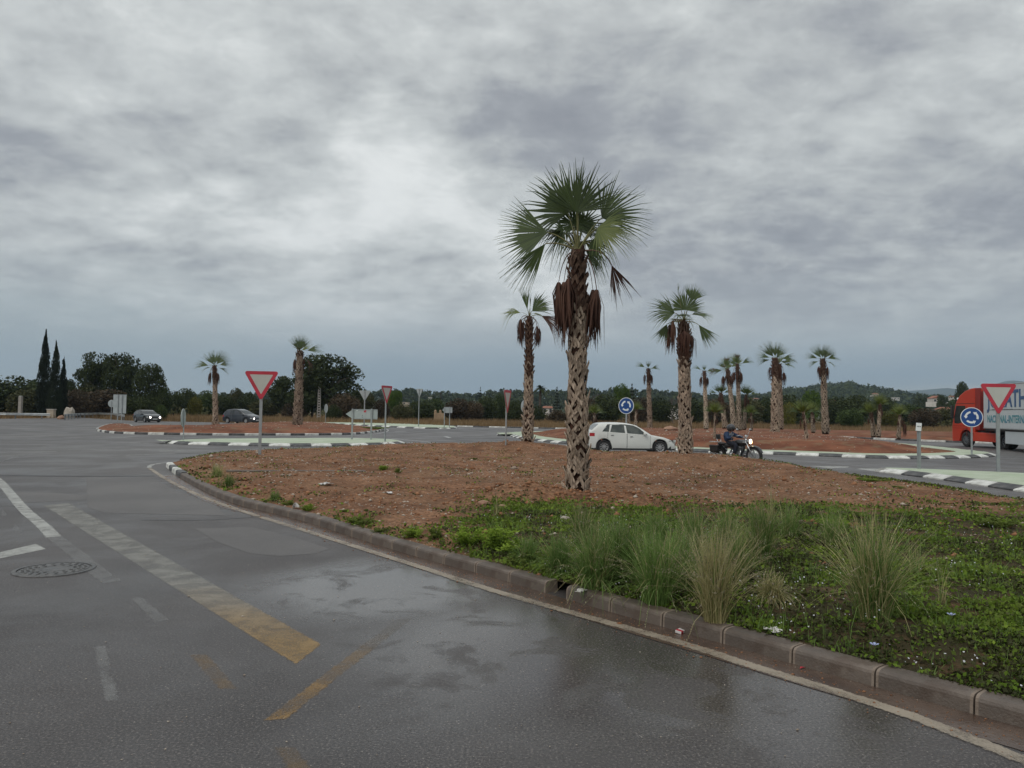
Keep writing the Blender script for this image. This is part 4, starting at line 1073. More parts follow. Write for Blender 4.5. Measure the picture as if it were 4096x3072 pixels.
def yield_sign(base, side, ztop, az, label, tilt=0.0, sec=(0.10, 0.05)):
    root = empty('yield_sign', base, label=label, cat='road sign', group='triangular yield signs')
    M = frame_at(Vector((0, 0, ztop)) + Vector((sin(az), -cos(az), 0)) * (sec[1] / 2 + 0.012), az) @ Matrix.Rotation(tilt, 4, 'Z')
    out = rounded(tri(side), side * 0.055)
    mb = MB(); mb.prism(out, M, 0.02)
    rim = [(x * 1.0, y) for x, y in out]
    mb.build('back_panel', MAT['sign_back'], root)
    Mz = M @ Matrix.Translation((0, 0, 0.013))
    inner = rounded([(x * 0.66, y * 0.66 - side * 0.098) for x, y in tri(side)], side * 0.012, 2)
    # red border as a ring: outer to inner
    mb = MB(); n = len(out)
    def near_in(p): return min(inner, key=lambda q: (atan2(q[1] + side * .29, q[0]) - atan2(p[1] + side * .29, p[0])) ** 2 if abs(atan2(q[1] + side * .29, q[0]) - atan2(p[1] + side * .29, p[0])) < pi else 99)
    V = [Mz @ Vector((x, y, 0)) for x, y in out]
    mb.add(V, [tuple(range(n))]); mb.build('red_border', MAT['sign_red'], root)
    mb = MB(); Mi = M @ Matrix.Translation((0, 0, 0.016)); mb.add([Mi @ Vector((x, y, 0)) for x, y in inner], [tuple(range(len(inner)))]); mb.build('white_field', MAT['sign_white'], root)
    post(root, -0.15, ztop - 0.04, (0, 0), sec, az)
    mb = MB()
    for zz in (0.12, 0.45): mb.box((0, 0, ztop - side * zz * 1.0), (sec[0] + 0.03, sec[1] + 0.012, 0.03), Matrix.Rotation(az, 3, 'Z'))
    mb.build('bracket', MAT['galv_dark'], root)
    return root

def disc_pts(r_, n=40): return [(r_ * cos(2 * pi * i / n), r_ * sin(2 * pi * i / n)) for i in range(n)]

def ring_sign(base, r_, zc, az, label, plain=False, sec=(0.08, 0.04), arrow_side=False):
    root = empty('roundabout_sign' if not plain else 'round_sign', base, label=label, cat='road sign', group='round signs on posts')
    nv = Vector((sin(az), -cos(az), 0)) * (sec[1] / 2 + 0.012)
    M = frame_at(Vector((0, 0, zc)) + nv, az)
    mb = MB(); mb.prism(disc_pts(r_), M, 0.02); mb.build('back_panel', MAT['sign_back'], root)
    mb = MB(); Mz = M @ Matrix.Translation((0, 0, 0.013)); mb.add([Mz @ Vector((x, y, 0)) for x, y in disc_pts(r_)], [tuple(range(40))]); mb.build('white_border', MAT['sign_paint'], root)
    mb = MB(); Mz = M @ Matrix.Translation((0, 0, 0.016)); mb.add([Mz @ Vector((x, y, 0)) for x, y in disc_pts(r_ * 0.93)], [tuple(range(40))]); mb.build('blue_field', MAT['sign_blue'], root)
    Mz = M @ Matrix.Translation((0, 0, 0.019))
    if arrow_side:
        mb = MB(); s = r_
        mb.add([Mz @ Vector((x * s, y * s, 0)) for x, y in ((-.55, .55), (-.4, .7), (.2, .05), (.2, .4), (.5, -.55), (-.4, -.35), (-.05, -.2))], [(0, 1, 2, 3, 4, 5, 6)]); mb.build('arrow', MAT['sign_paint'], root)
    else:
        for k_ in range(3):
            a0 = radians(-140 + 120 * k_); mb = MB(); V = []; n = 8; sw = radians(68)
            for i in range(n + 1):
                a = a0 + sw * i / n
                V += [Mz @ Vector((r_ * .43 * cos(a), r_ * .43 * sin(a), 0)), Mz @ Vector((r_ * .62 * cos(a), r_ * .62 * sin(a), 0))]
            Fc = [(2 * i, 2 * i + 1, 2 * i + 3, 2 * i + 2) for i in range(n)]
            b = len(V); a = a0 + sw
            for rr, aa in ((.34, a), (.72, a), (.53, a + radians(28))): V.append(Mz @ Vector((r_ * rr * cos(aa), r_ * rr * sin(aa), 0)))
            Fc.append((b, b + 1, b + 2)); mb.add(V, Fc); mb.build('arrow', MAT['sign_paint'], root)
    post(root, -0.15, zc + r_ * 0.8, (0, 0), sec, az)
    return root

def zpx(base, v, u=None):
    """height above the base of picture row v at the base's distance"""
    u = u if u is not None else 2048 + base.x / base.y * FPX
    return at(u, v, base.y).z - base.z

hV = lambda x, y: h1(h_verge, x, y); hL = lambda x, y: h1(h_ls, x, y); hR = lambda x, y: h1(h_rs, x, y); hF = lambda x, y: h1(h_fs, x, y)
b = at(1039, 1800, 27.6); b.z = hV(b.x, b.y)
yield_sign(b, 1.24, zpx(b, 1485), radians(6), 'large yield sign facing the camera at the left before the dark minivan')
b = onT(3993, 1884, hR); yield_sign(b, 1.20, zpx(b, 1535), radians(-4), 'large yield sign facing the camera on the right splitter island before the truck', sec=(0.105, 0.05))
b = onT(1540, 1766, hL); yield_sign(b, 1.16, zpx(b, 1543), radians(67), 'yield sign turned sideways beside the arrow shaped sign back', sec=(0.08, 0.05))
b = at(2023, 1777, 31.5); b.z = hV(b.x, b.y); yield_sign(b, 1.15, zpx(b, 1560), radians(74), 'narrow looking yield sign turned sideways just left of the slimmer palm', sec=(0.07, 0.05))
b = onT(1456, 1708, hS); yield_sign(b, 1.15, zpx(b, 1562), radians(176), 'grey back of a yield sign behind the arrow shaped sign back')
b = onT(1674, 1705, hF); yield_sign(b, 1.12, zpx(b, 1555), radians(137), 'grey back of a yield sign on the far white island')
b = onT(733, 1761, hL); ring_sign(b, 0.46, zpx(b, 1671), radians(-81), 'blue arrow sign seen edge on at the left tip of the splitter island', arrow_side=True, sec=(0.08, 0.04))
b = onT(3887, 1812, lambda x, y: 0.2); ring_sign(b, 0.475, zpx(b, 1669), radians(-24), 'blue roundabout sign with three white arrows in front of the red truck cab')
b = at(2505, 1700, 42.0); b.z = hC(b.x, b.y); ring_sign(b, 0.45, zpx(b, 1623), radians(-32), 'blue roundabout sign standing behind the white hatchback')
b = Vector((at(2093, 1700, 57.5).x, 57.5, 0)); b.z = hC(b.x, b.y); ring_sign(b, 0.45, zpx(b, 1625), radians(180 - 62), 'round sign half hidden behind the slimmer palm')
b = G(1302, 1690, 0.0); b = Vector((at(1302, 1690, 96).x, 96, 0)); ring_sign(b, 0.56, zpx(b, 1634), radians(180 - 55), 'grey back of a round sign at the edge of the field near the pale pole')

def direction_back(u, u0, u1, v0, v1, ups, hf, Y, label, tip, kind='arrow'):
    d = at(u, 1700, Y); base = Vector((d.x, Y, hf(d.x, Y)))
    root = empty('direction_sign', base, label=label, cat='road sign', group='backs of direction signs')
    k = Y / FPX; x0, x1 = (u0 - u) * k, (u1 - u) * k; z1, z0 = zpx(base, v0, u), zpx(base, v1, u)
    zc = (z0 + z1) / 2
    pts = [(x0 + tip * k, z0), (x1, z0), (x1, z1), (x0 + tip * k, z1)] + ([(x0, zc)] if tip else [])
    M = frame_at(Vector((0, 0, 0)), 0.0)
    mb = MB(); mb.prism(pts, M, 0.03); pan = mb.build('panel', MAT['sign_back'], root)
    mb = MB(); 
    for zz in (z0 + .03, z1 - .03): mb.box(((x0 + tip * k + x1) / 2, -0.025, zz), (x1 - x0 - tip * k, 0.02, 0.03))
    mb.build('rail', MAT['galv'], pan)
    for uu, ext in ups: 
        post(root, -0.2 - base.z + 0.0, z1 + ext, ((uu - u) * k, -0.065), (0.09, 0.055), 0)
    return root, k, pan
ds, kk_, pan_ = direction_back(1446, 1382, 1509, 1637, 1677, ((1410, 0.02), (1486, 0.04)), hL, 43.5, 'large grey back of an arrow shaped direction sign pointing left with a red sticker', 30)
MAT['sticker_red'] = pm('red_sticker', (0.55, 0.05, 0.07), (0.45, 0.05, 0.07), 5, 0.5); MAT['black'] = pm('matt_black', (0.01, 0.01, 0.011), (0.018, 0.018, 0.018), 3, 0.5)
def sticker(parent, base, u, v, w_, h_, Y, mat, uref, yoff=-0.022):
    k = Y / FPX; mb = MB(); M = frame_at(Vector(((u - uref) * k, yoff, zpx(base, v, uref))), 0.0)
    mb.add([M @ Vector((x, y, 0)) for x, y in ((-w_ / 2, -h_ * .35), (w_ * .2, -h_ / 2), (w_ / 2, h_ * .2), (w_ * .3, h_ / 2), (-w_ * .3, h_ * .2))], [(0, 1, 2, 3, 4)]); return mb.build('sticker', MAT[mat], parent)
sticker(pan_, ds.location, 1459, 1645, .17, .14, 43.5, 'sticker_red', 1446); sticker(pan_, ds.location, 1427, 1642, .10, .05, 43.5, 'sign_paint', 1446)
sticker(pan_, ds.location, 1449, 1661, .035, .05, 43.5, 'black', 1446); sticker(pan_, ds.location, 1449, 1668, .07, .03, 43.5, 'black', 1446)
direction_back(1788, 1768, 1808, 1628, 1652, ((1777, 0.0), (1798, 0.02)), hF, 80.5, 'small grey back of an arrow shaped direction sign on the far white island', 11)
rt, kk_, pan2 = direction_back(476, 450, 502, 1578, 1654, ((470, 0.0), (486, 0.0)), lambda x, y: 0.0, 86, 'tall grey back of a rectangular sign beside the left road in front of the pines', 0)
MAT['cable'] = pm('dark_cable', (0.02, 0.02, 0.02), (0.03, 0.03, 0.03), 3, 0.6)
b = Vector((at(444, 1700, 88).x, 88, 0)); r_ = empty('round_sign', b, label='round grey sign back peeping out left of the tall rectangular sign back', cat='road sign', group='round signs on posts')
mb = MB(); mb.prism(disc_pts(0.42), frame_at(Vector((0, 0, zpx(b, 1614))), 0), 0.02); mb.build('back_panel', MAT['sign_back'], r_); post(r_, -0.1, zpx(b, 1604), (0, -0.04), (0.06, 0.04))

# small plate on a post, right splitter island
b = onT(3676, 1875, hR); r_ = empty('marker_post', b, label='square grey post with a small tilted white plate on the right splitter island', cat='marker post')
ztop = zpx(b, 1722); post(r_, -0.1, ztop + .05, (0, 0), (0.085, 0.085), 0.3)
M = frame_at(Vector((-0.03, -0.055, zpx(b, 1707))), radians(-28)) @ Matrix.Rotation(radians(-4), 4, 'Z')
mb = MB(); mb.prism([(-.09, -.14), (.085, -.14), (.085, .14), (-.09, .14)], M, 0.10); pb = mb.build('plate_box', MAT['galv_dark'], r_)
mb = MB(); Mz = M @ Matrix.Translation((0, 0, 0.053)); mb.add([Mz @ Vector(p + (0,)) for p in ((-.085, -.135), (.08, -.135), (.08, .125), (-.085, .125))], [(0, 1, 2, 3)]); wp = mb.build('white_plate', MAT['sign_paint'], pb)
mb = MB(); Mz = M @ Matrix.Translation((0, 0, 0.056))
for i, (x, w_) in enumerate(((-.055, .018), (-.025, .022), (.008, .016), (.038, .022))): mb.add([Mz @ Vector(p + (0,)) for p in ((x, -.01), (x + w_, -.01), (x + w_, .03), (x, .03))], [(0, 1, 2, 3)])
mb.build('print', MAT['galv_dark'], wp, kind='stuff')
# ------------------------------------------------------------------ vehicles
MAT['paint_white'] = pm('car_paint_white', (0.74, 0.75, 0.71), (0.70, 0.71, 0.67), 0.8, 0.28, coat=0.5)
MAT['paint_black'] = pm('car_paint_black', (0.014, 0.018, 0.018), (0.022, 0.025, 0.025), 0.8, 0.25, coat=0.7)
MAT['paint_navy'] = pm('car_paint_dark_blue_grey', (0.016, 0.021, 0.032), (0.024, 0.029, 0.040), 0.8, 0.28, coat=0.7)
MAT['glass'] = pm('tinted_car_glass', (0.055, 0.068, 0.064), (0.10, 0.11, 0.10), 1.6, 0.08, lo=.45, hi=.6)
MAT['glass_dark'] = pm('dark_car_glass', (0.028, 0.034, 0.036), (0.05, 0.055, 0.055), 1.6, 0.07)
MAT['trim'] = pm('black_plastic_trim', (0.018, 0.018, 0.019), (0.03, 0.03, 0.03), 3, 0.6)
MAT['rubber'] = pm('tyre_rubber', (0.016, 0.016, 0.017), (0.028, 0.027, 0.027), 6, 0.8, 0.3, 60)
MAT['alloy'] = pm('silver_wheel', (0.42, 0.42, 0.42), (0.34, 0.34, 0.34), 3, 0.4, metal=0.4)
MAT['lens'] = pm('clear_lens', (0.45, 0.45, 0.42), (0.3, 0.3, 0.28), 9, 0.15)
MAT['lens_red'] = pm('red_lens', (0.50, 0.02, 0.03), (0.35, 0.02, 0.02), 9, 0.2)
MAT['plate'] = pm('number_plate_white', (0.62, 0.62, 0.60), None, 4, 0.5)
MAT['chrome'] = pm('chrome', (0.62, 0.62, 0.62), (0.5, 0.5, 0.5), 3, 0.18, metal=0.85)
def emit(name, col, st):
    m = bpy.data.materials.new(name); m.use_nodes = True; b = m.node_tree.nodes['Principled BSDF']
    b.inputs['Base Color'].default_value = c4(col); b.inputs['Emission Color'].default_value = c4(col); b.inputs['Emission Strength'].default_value = st; return m
MAT['headlight_on'] = emit('lit_headlight', (1.0, 0.93, 0.88), 5.0)
MAT['headlight_warm'] = emit('lit_motorcycle_headlight', (1.0, 0.84, 0.58), 6.0)
MAT['indicator_on'] = emit('lit_amber_indicator', (1.0, 0.42, 0.06), 3.0)

def lerp_prof(pts, x):
    if x <= pts[0][0]: return pts[0][1]
    for a, b in zip(pts, pts[1:]):
        if x <= b[0]: return a[1] + (b[1] - a[1]) * (x - a[0]) / max(1e-6, b[0] - a[0])
    return pts[-1][1]
def smooth_prof(pts, n=120, k=3):
    x0, x1 = pts[0][0], pts[-1][0]; xs_ = [x0 + (x1 - x0) * i / n for i in range(n + 1)]; zs = [lerp_prof(pts, x) for x in xs_]
    for _ in range(k): zs = [zs[0]] + [(zs[i - 1] + 2 * zs[i] + zs[i + 1]) / 4 for i in range(1, n)] + [zs[-1]]
    return list(zip(xs_, zs))

class CarShape:
    def __init__(s, L, W_, top, belt, xr, xf, r, ra=None, sill=0.22, tumble=0.28, nose=0.14, tail=0.09):
        s.L, s.W = L, W_; s.top = smooth_prof(top); s.belt = belt; s.xr, s.xf, s.r = xr, xf, r; s.ra = ra or r * 1.22; s.sill = sill; s.tumble = tumble; s.nose = nose; s.tail = tail
    def wb(s, x):
        u = (x - s.L * 0.5) / (s.L * 0.5)
        return s.W / 2 * (1 - (s.nose if u > 0 else s.tail) * abs(u) ** 5 - 0.02 * u * u)
    def bottom(s, x):
        b = s.sill + 0.05 * max(0, 1 - x / 0.3) + 0.03 * max(0, 1 - (s.L - x) / 0.3)
        for xw in (s.xr, s.xf):
            d = abs(x - xw)
            if d < s.ra: b = max(b, s.r + sqrt(s.ra ** 2 - d * d))
        return b
    def sect(s, x):
        zt = lerp_prof(s.top, x); w_ = s.wb(x); b = s.bottom(x); zs = min(lerp_prof(s.belt, x), zt - 0.07)
        b = min(b, zs - 0.06)
        cab = max(0, zt - 0.05 - zs)
        wr = w_ - 0.02 - cab * s.tumble
        z1 = max(b + 0.012, 0.36); z2 = max(z1 + 0.012, 0.56)
        z1 = min(z1, zs - 0.03); z2 = min(z2, zs - 0.015)
        p = [(w_ - 0.035, b), (w_ - 0.004, z1), (w_, z2), (w_ - 0.012, zs), (w_ - 0.02 - cab * s.tumble * 0.5, zs + cab * 0.5 + .02), (wr, zt - 0.05), (wr - 0.05, zt - 0.018), (wr * 0.6, zt - 0.004), (0, zt)]
        return p
    def yside(s, x, z):
        p = s.sect(x)
        for a, b in zip(p[:6], p[1:6]):
            if z <= b[1]: 
                t = (z - a[1]) / max(1e-5, b[1] - a[1]); return a[0] + (b[0] - a[0]) * max(0, min(1, t))
        return p[5][0]
    def ztop(s, x, y):
        p = s.sect(x)[5:]; y = abs(y)
        for a, b in zip(p, p[1:]):
            if y >= b[0]:
                t = (a[0] - y) / max(1e-5, a[0] - b[0]); return a[1] + (b[1] - a[1]) * max(0, min(1, t))
        return p[-1][1]
    def body(s):
        xs_ = sorted(set([s.L * i / 84 for i in range(85)] + [xw + s.ra * q for xw in (s.xr, s.xf) for q in (-1, -.999, -.97, -.9, -.75, .75, .9, .97, .999, 1)]))
        xs_ = [x for x in xs_ if 0 <= x <= s.L]
        V = []; Fc = []; n = 17
        for x in xs_:
            p = s.sect(x)
            ring = [(x, -y, z) for y, z in p] + [(x, y, z) for y, z in p[-2::-1]]
            V += ring
        for i in range(len(xs_) - 1):
            for k in range(n - 1): Fc.append((i * n + k, (i + 1) * n + k, (i + 1) * n + k + 1, i * n + k + 1))
        Fc.append(tuple(range(n))); o = (len(xs_) - 1) * n; Fc.append(tuple(o + k for k in range(n - 1, -1, -1)))
        return V, Fc
    def side_poly(s, poly, sg, off=0.004):
        """polygon in (x,z) laid on the flank; sg=-1 right side, +1 left side"""
        pts = [Vector((x, sg * (s.yside(x, z) + off), z)) for x, z in poly]
        return pts
    def top_patch(s, x0, x1, inset0, inset1, nx=8, ny=8, off=0.006):
        V = []; Fc = []
        for i in range(nx + 1):
            x = x0 + (x1 - x0) * i / nx; hw = s.sect(x)[5][0] - (inset0 + (inset1 - inset0) * i / nx)
            for j in range(ny + 1):
                y = -hw + 2 * hw * j / ny; V.append((x + off * (0.5 if x1 > s.L / 2 else -0.5), y, s.ztop(x, y) + off))
        for i in range(nx):
            for j in range(ny): o = i * (ny + 1) + j; Fc.append((o, o + ny + 1, o + ny + 2, o + 1))
        return V, Fc

def wheel(root, x, y, r, w_, side, holes=10, rimk=0.66, name='wheel', rimmat='alloy', spokes=0):
    Mx = Matrix.Translation((x, y, r)) @ Matrix.Rotation(radians(-90 if side > 0 else 90), 4, 'X')
    mb = MB(); mb.lathe([(r * rimk * .98, -w_ / 2), (r * .93, -w_ / 2), (r, -w_ * .38), (r, w_ * .38), (r * .93, w_ / 2), (r * rimk, w_ / 2 - .004), (r * rimk * .98, w_ * .1)], 28, Mx)
    wh = mb.build(name, MAT['rubber'], root, smooth=True)
    mb = MB(); mb.lathe([(0, w_ * .12), (r * rimk, w_ * .12)], 28, Mx); mb.build('dark_backdrop', MAT['trim'], wh)  # plain dark disc behind the spokes, standing in for the shade inside the wheel
    mb = MB(); z = w_ * .40
    mb.lathe([(r * rimk * .98, w_ * .12), (r * rimk * 1.0, z + .01), (r * rimk * .90, z), (r * rimk * .88, z - .02)], 28, Mx)
    mb.lathe([(0, z + .004), (r * rimk * .28, z), (r * rimk * .34, z - .02)], 16, Mx)
    n = spokes or holes
    for i in range(n):
        a = 2 * pi * i / n; rr = r * rimk * .58
        rot = Matrix.Rotation(a, 4, 'Z')
        q = [(r * rimk * .25, -r * .055), (r * rimk * .92, -r * .062), (r * rimk * .92, r * .062), (r * rimk * .25, r * .055)]
        mb.prism(q, Mx @ Matrix.Translation((0, 0, z - .012)) @ rot, 0.02)
    mb.build('rim', MAT[rimmat], wh, smooth=False)
    return wh

def build_car(s, paint, label, base, heading, wins, dlo, ws, rw, doors, lit=False, glass='glass', front_plate=True, extra=None, cat='car', name='car', hl=None, tl=None, rims='alloy', grp=None):
    root = empty(name, base, 0, label=label, cat=cat, group=grp); root.rotation_euler = (0, 0, heading)
    C_ = Matrix.Translation((-s.L / 2, 0, 0))
    inner = root
    V, Fc = s.body()
    def part(nm, V, Fc, mat, par=root, smooth=False):
        return link(nm, meshdata(nm, [(v[0] - s.L / 2, v[1], v[2]) for v in V], Fc, MAT[mat], smooth), par)
    part('body', V, Fc, paint, smooth=True)
    mb = MB(); mb.box((s.L / 2, 0, 0.36), (s.L - 0.5, s.W - 0.16, 0.34)); mb.box((s.L / 2, 0, 0.22), (s.L - 0.7, s.W - 0.3, 0.10))
    for sg in (-1, 1): mb.box((s.L / 2, sg * (s.W / 2 - .06), 0.215), (s.xf - s.xr - 2 * s.ra + .04, 0.06, 0.10))
    part('underbody', mb.V, mb.F, 'trim')
    for sg in (-1, 1):
        P_ = s.side_poly(dlo, sg, 0.003); part('window_surround', P_, [tuple(range(len(P_))) if sg < 0 else tuple(range(len(P_) - 1, -1, -1))], 'trim')
        for wpoly in wins:
            P_ = s.side_poly(wpoly, sg, 0.007); part('side_window', P_, [tuple(range(len(P_)))], glass)
        for (x0, x1, hx) in doors:
            nx = 8; V = []; Fc = []
            for i in range(nx + 1):
                x = x0 + (x1 - x0) * i / nx; zb = max(s.bottom(x) + 0.02, s.sill + .03); zt = lerp_prof(s.belt, x) - 0.015
                for j in range(7): z = zb + (zt - zb) * j / 6; V.append((x, sg * (s.yside(x, z) + 0.005), z))
            for i in range(nx):
                for j in range(6): o = i * 7 + j; Fc.append((o, o + 7, o + 8, o + 1) if sg < 0 else (o, o + 1, o + 8, o + 7))
            # panel edges turned in
            base_n = len(V)
            d = part('door', V, Fc, paint, smooth=True)
            hz = lerp_prof(s.belt, hx) - 0.13; mb = MB(); mb.box((hx, sg * (s.yside(hx, hz) + 0.018), hz), (0.13, 0.02, 0.025)); part('handle', mb.V, mb.F, 'trim' if paint != 'paint_white' else 'galv_dark', d)
        # door gaps: their shade drawn as thin dark strips over the panel edges
        for gx in sorted(set([q for dd in doors for q in dd[:2]])):
            V = []
            for j in range(7):
                zb = max(s.bottom(gx) + 0.02, s.sill + .03); z = zb + (lerp_prof(s.belt, gx) - 0.015 - zb) * j / 6
                V += [(gx - .006, sg * (s.yside(gx, z) + 0.0065), z), (gx + .006, sg * (s.yside(gx, z) + 0.0065), z)]
            part('door_gap_shade', V, [(2 * j, 2 * j + 1, 2 * j + 3, 2 * j + 2) for j in range(6)], 'galv_dark')
        # mirror
        mx = max(p[0] for p in dlo) - 0.17; mz = lerp_prof(s.belt, mx) + 0.055
        mb = MB(); mb.box((mx, sg * (s.yside(mx, mz) + 0.11), mz), (0.10, 0.20, 0.12), bev=0.035); part('wing_mirror', mb.V, mb.F, paint, smooth=True)
    V, Fc = s.top_patch(*ws); part('windscreen', V, Fc, glass, smooth=True)
    V, Fc = s.top_patch(*rw); part('rear_window', V, Fc, glass, smooth=True)
    for x, sg in ((s.xr, -1), (s.xr, 1), (s.xf, -1), (s.xf, 1)):
        w_ = wheel(root, x - s.L / 2, sg * (s.W / 2 - 0.125), s.r, 0.20, sg, rimmat=rims)
    # lights
    zf = (hl or {}).get('z', 0.62); xl = s.L
    for sg in (-1, 1):
        V = []; nx = 5
        hx0, hx1, hz0, hz1 = (hl or (xl - 0.36, xl - 0.03, 0.56, 0.68)) if not isinstance(hl, dict) else (xl - 0.36, xl - 0.03, 0.56, 0.68)
        for i in range(nx + 1):
            x = hx0 + (hx1 - hx0) * i / nx; zt = min(hz1, lerp_prof(s.top, x) - 0.05)
            for j in range(4): z = hz0 + (zt - hz0) * j / 3; V.append((x, sg * (s.yside(x, z) + 0.008), z))
        # wrap to the front face
        Fc = [(i * 4 + j, i * 4 + 4 + j, i * 4 + 5 + j, i * 4 + 1 + j) for i in range(nx) for j in range(3)]
        h_ = part('headlight', V, Fc, 'lens')
        yb = s.wb(s.L) - 0.05; mb = MB()
        mb.box((s.L + 0.004, sg * (yb - 0.16), (hz0 + hz1) / 2 - .03), (0.02, 0.32, 0.11), bev=0.008); f_ = part('headlight_front', mb.V, mb.F, 'lens', h_)
        if lit:
            mb = MB(); mb.lathe([(0, 0.014), (0.085, 0.010), (0.10, 0)], 16, Matrix.Translation((s.L + 0.016, sg * (yb - 0.14), (hz0 + hz1) / 2 - .03)) @ Matrix.Rotation(radians(90), 4, 'Y')); part('lamp', mb.V, mb.F, 'headlight_on', h_)
        tx0, tx1, tz0, tz1 = tl or (0.01, 0.24, 0.78, 0.93); V = []
        for i in range(nx + 1):
            x = tx0 + (tx1 - tx0) * i / nx
            for j in range(4): z = tz0 + (tz1 - tz0) * j / 3; V.append((x, sg * (s.yside(x, z) + 0.008), z))
        part('taillight', V, Fc, 'lens_red')
    mb = MB(); mb.box((s.L + 0.012, 0, 0.40), (0.015, 0.52, 0.11)); part('number_plate', mb.V, mb.F, 'plate')
    mb = MB(); mb.box((s.L + 0.006, 0, 0.57), (0.02, 0.72, 0.09), bev=0.008); part('grille', mb.V, mb.F, 'trim')
    mb = MB(); mb.box((s.L - 0.03, 0, 0.25), (0.10, s.W - 0.36, 0.10), bev=0.02); mb.box((0.04, 0, 0.30), (0.10, s.W - 0.3, 0.12), bev=0.02); part('bumper_strip', mb.V, mb.F, 'trim')
    return root

k_ = 0.00219 * 1.03
def zz(X, Y): return ((X - 262) * 0.00222, (722 - Y) * k_)
topw = [zz(262, 330), zz(268, 285), zz(300, 262), zz(470, 112), zz(600, 97), zz(850, 91), zz(1050, 103), zz(1240, 143), zz(1400, 235), zz(1550, 334), zz(1620, 345), zz(1850, 388), zz(1980, 440), zz(2040, 500), zz(2080, 600)]
Lw = 4.06
topw = [(x * Lw / topw[-1][0], z) for x, z in topw]
beltw = [zz(262, 262), zz(520, 282), zz(1000, 310), zz(1500, 345), zz(2080, 400)]
hatch = CarShape(Lw, 1.74, topw, beltw, zz(565, 0)[0], zz(1740, 0)[0], 0.305, 0.375)
wins = [[zz(540, 277), zz(648, 142), zz(690, 140), zz(660, 284)], [zz(690, 286), zz(735, 140), zz(985, 138), zz(1000, 305)], [zz(1045, 308), zz(1020, 142), zz(1180, 160), zz(1290, 212), zz(1390, 295), zz(1400, 332)]]
dlo = [zz(525, 279), zz(640, 134), zz(850, 128), zz(1010, 131), zz(1180, 150), zz(1300, 205), zz(1400, 285), zz(1480, 344)]
hb = Vector((5.52, 36.1, 0))
car = build_car(hatch, 'paint_white', 'white five door hatchback driving to the right behind the tallest palm', hb, radians(5), wins, dlo, (zz(1275, 0)[0], zz(1525, 0)[0], 0.05, 0.05), (zz(320, 0)[0], zz(460, 0)[0], .07, .07),
          [(zz(640, 0)[0], zz(1040, 0)[0], zz(735, 0)[0]), (zz(1046, 0)[0], zz(1530, 0)[0], zz(1135, 0)[0])])
for o in [c for c in car.children if c.name.startswith('headlight')]: pass

# the dark hatchback with lit headlights on the left
dark = CarShape(4.3, 1.76, [(0, .75), (.03, 1.0), (.25, 1.10), (.75, 1.40), (1.3, 1.44), (1.9, 1.43), (2.35, 1.30), (3.05, .97), (3.3, .95), (3.95, .84), (4.22, .68), (4.3, .40)], [(0, .95), (2, .92), (4.3, .80)], .78, 3.42, .315)
wins2 = [[(.55, .97), (.85, 1.33), (1.55, 1.37), (1.58, .95)], [(1.66, .95), (1.63, 1.37), (2.0, 1.36), (2.35, 1.21), (2.78, .98)]]
dlo2 = [(.45, .95), (.8, 1.36), (1.3, 1.39), (2.0, 1.38), (2.38, 1.24), (2.95, .93)]
def heading_for(p, offdeg):
    """face the camera, then turn by offdeg to the picture's right"""
    return atan2(-p.y, -p.x) + radians(offdeg)
p = G(589, 1688.5); build_car(dark, 'paint_black', 'black car with lit headlights at the far left, beside the pines', p, heading_for(p, 22), wins2, dlo2, (2.40, 2.98, .05, .05), (.28, .70, .07, .07),
    [(.95, 1.60, 1.05), (1.61, 2.85, 1.72)], lit=True, glass='glass_dark', grp=None)
mpv = CarShape(4.45, 1.84, [(0, .80), (.03, 1.10), (.15, 1.25), (.55, 1.60), (1.2, 1.70), (1.9, 1.70), (2.5, 1.56), (3.35, 1.12), (3.6, 1.05), (4.1, .92), (4.36, .72), (4.45, .42)], [(0, 1.05), (2, 1.02), (4.45, .84)], .80, 3.50, .325)
wins3 = [[(.35, 1.10), (.6, 1.48), (1.35, 1.60), (1.38, 1.06)], [(1.46, 1.06), (1.43, 1.60), (2.0, 1.60), (2.5, 1.46), (3.05, 1.10)]]
dlo3 = [(.25, 1.06), (.55, 1.50), (1.2, 1.63), (2.0, 1.63), (2.55, 1.48), (3.25, 1.04)]
p = G(968, 1693.0); build_car(mpv, 'paint_navy', 'dark blue grey minivan with lit headlights behind the yield sign on the left', p, heading_for(p, 50), wins3, dlo3, (2.55, 3.28, .05, .05), (.12, .5, .07, .07),
    [(.95, 1.40, 1.05), (1.41, 2.9, 1.52)], lit=True, glass='glass_dark')

# ------------------------------------------------------------------ truck
MAT['truck_red'] = pm('truck_red_paint', (0.52, 0.045, 0.018), (0.46, 0.038, 0.016), 0.7, 0.35, coat=0.4)
MAT['truck_red_dark'] = pm('truck_red_deflector', (0.26, 0.022, 0.016), (0.22, 0.02, 0.014), 0.7, 0.5)
MAT['trailer_white'] = pm('trailer_white', (0.56, 0.60, 0.61), (0.50, 0.54, 0.56), 0.4, 0.5)
MAT['text_blue'] = pm('lettering_blue', (0.03, 0.09, 0.22), (0.04, 0.12, 0.27), 5, 0.5)
MAT['text_teal'] = pm('lettering_teal', (0.08, 0.30, 0.30), (0.06, 0.22, 0.32), 1.5, 0.5)
tf = Vector((30.2, 51.0)); tr_ = Vector((30.4, 47.4)); hd = (tf - tr_).normalized(); lat = Vector((-hd.y, hd.x))     # left of heading
org = tr_ + (-lat) * 1.15
truck = empty('truck', (org.x, org.y, 0), atan2(hd.y, hd.x), label='red articulated truck with a white lettered trailer at the right edge', cat='truck')
def tp(nm, mb, mat, par=truck, smooth=False): return mb.build(nm, MAT[mat], par, smooth=smooth)
WB = (tf - tr_).length + 0.05
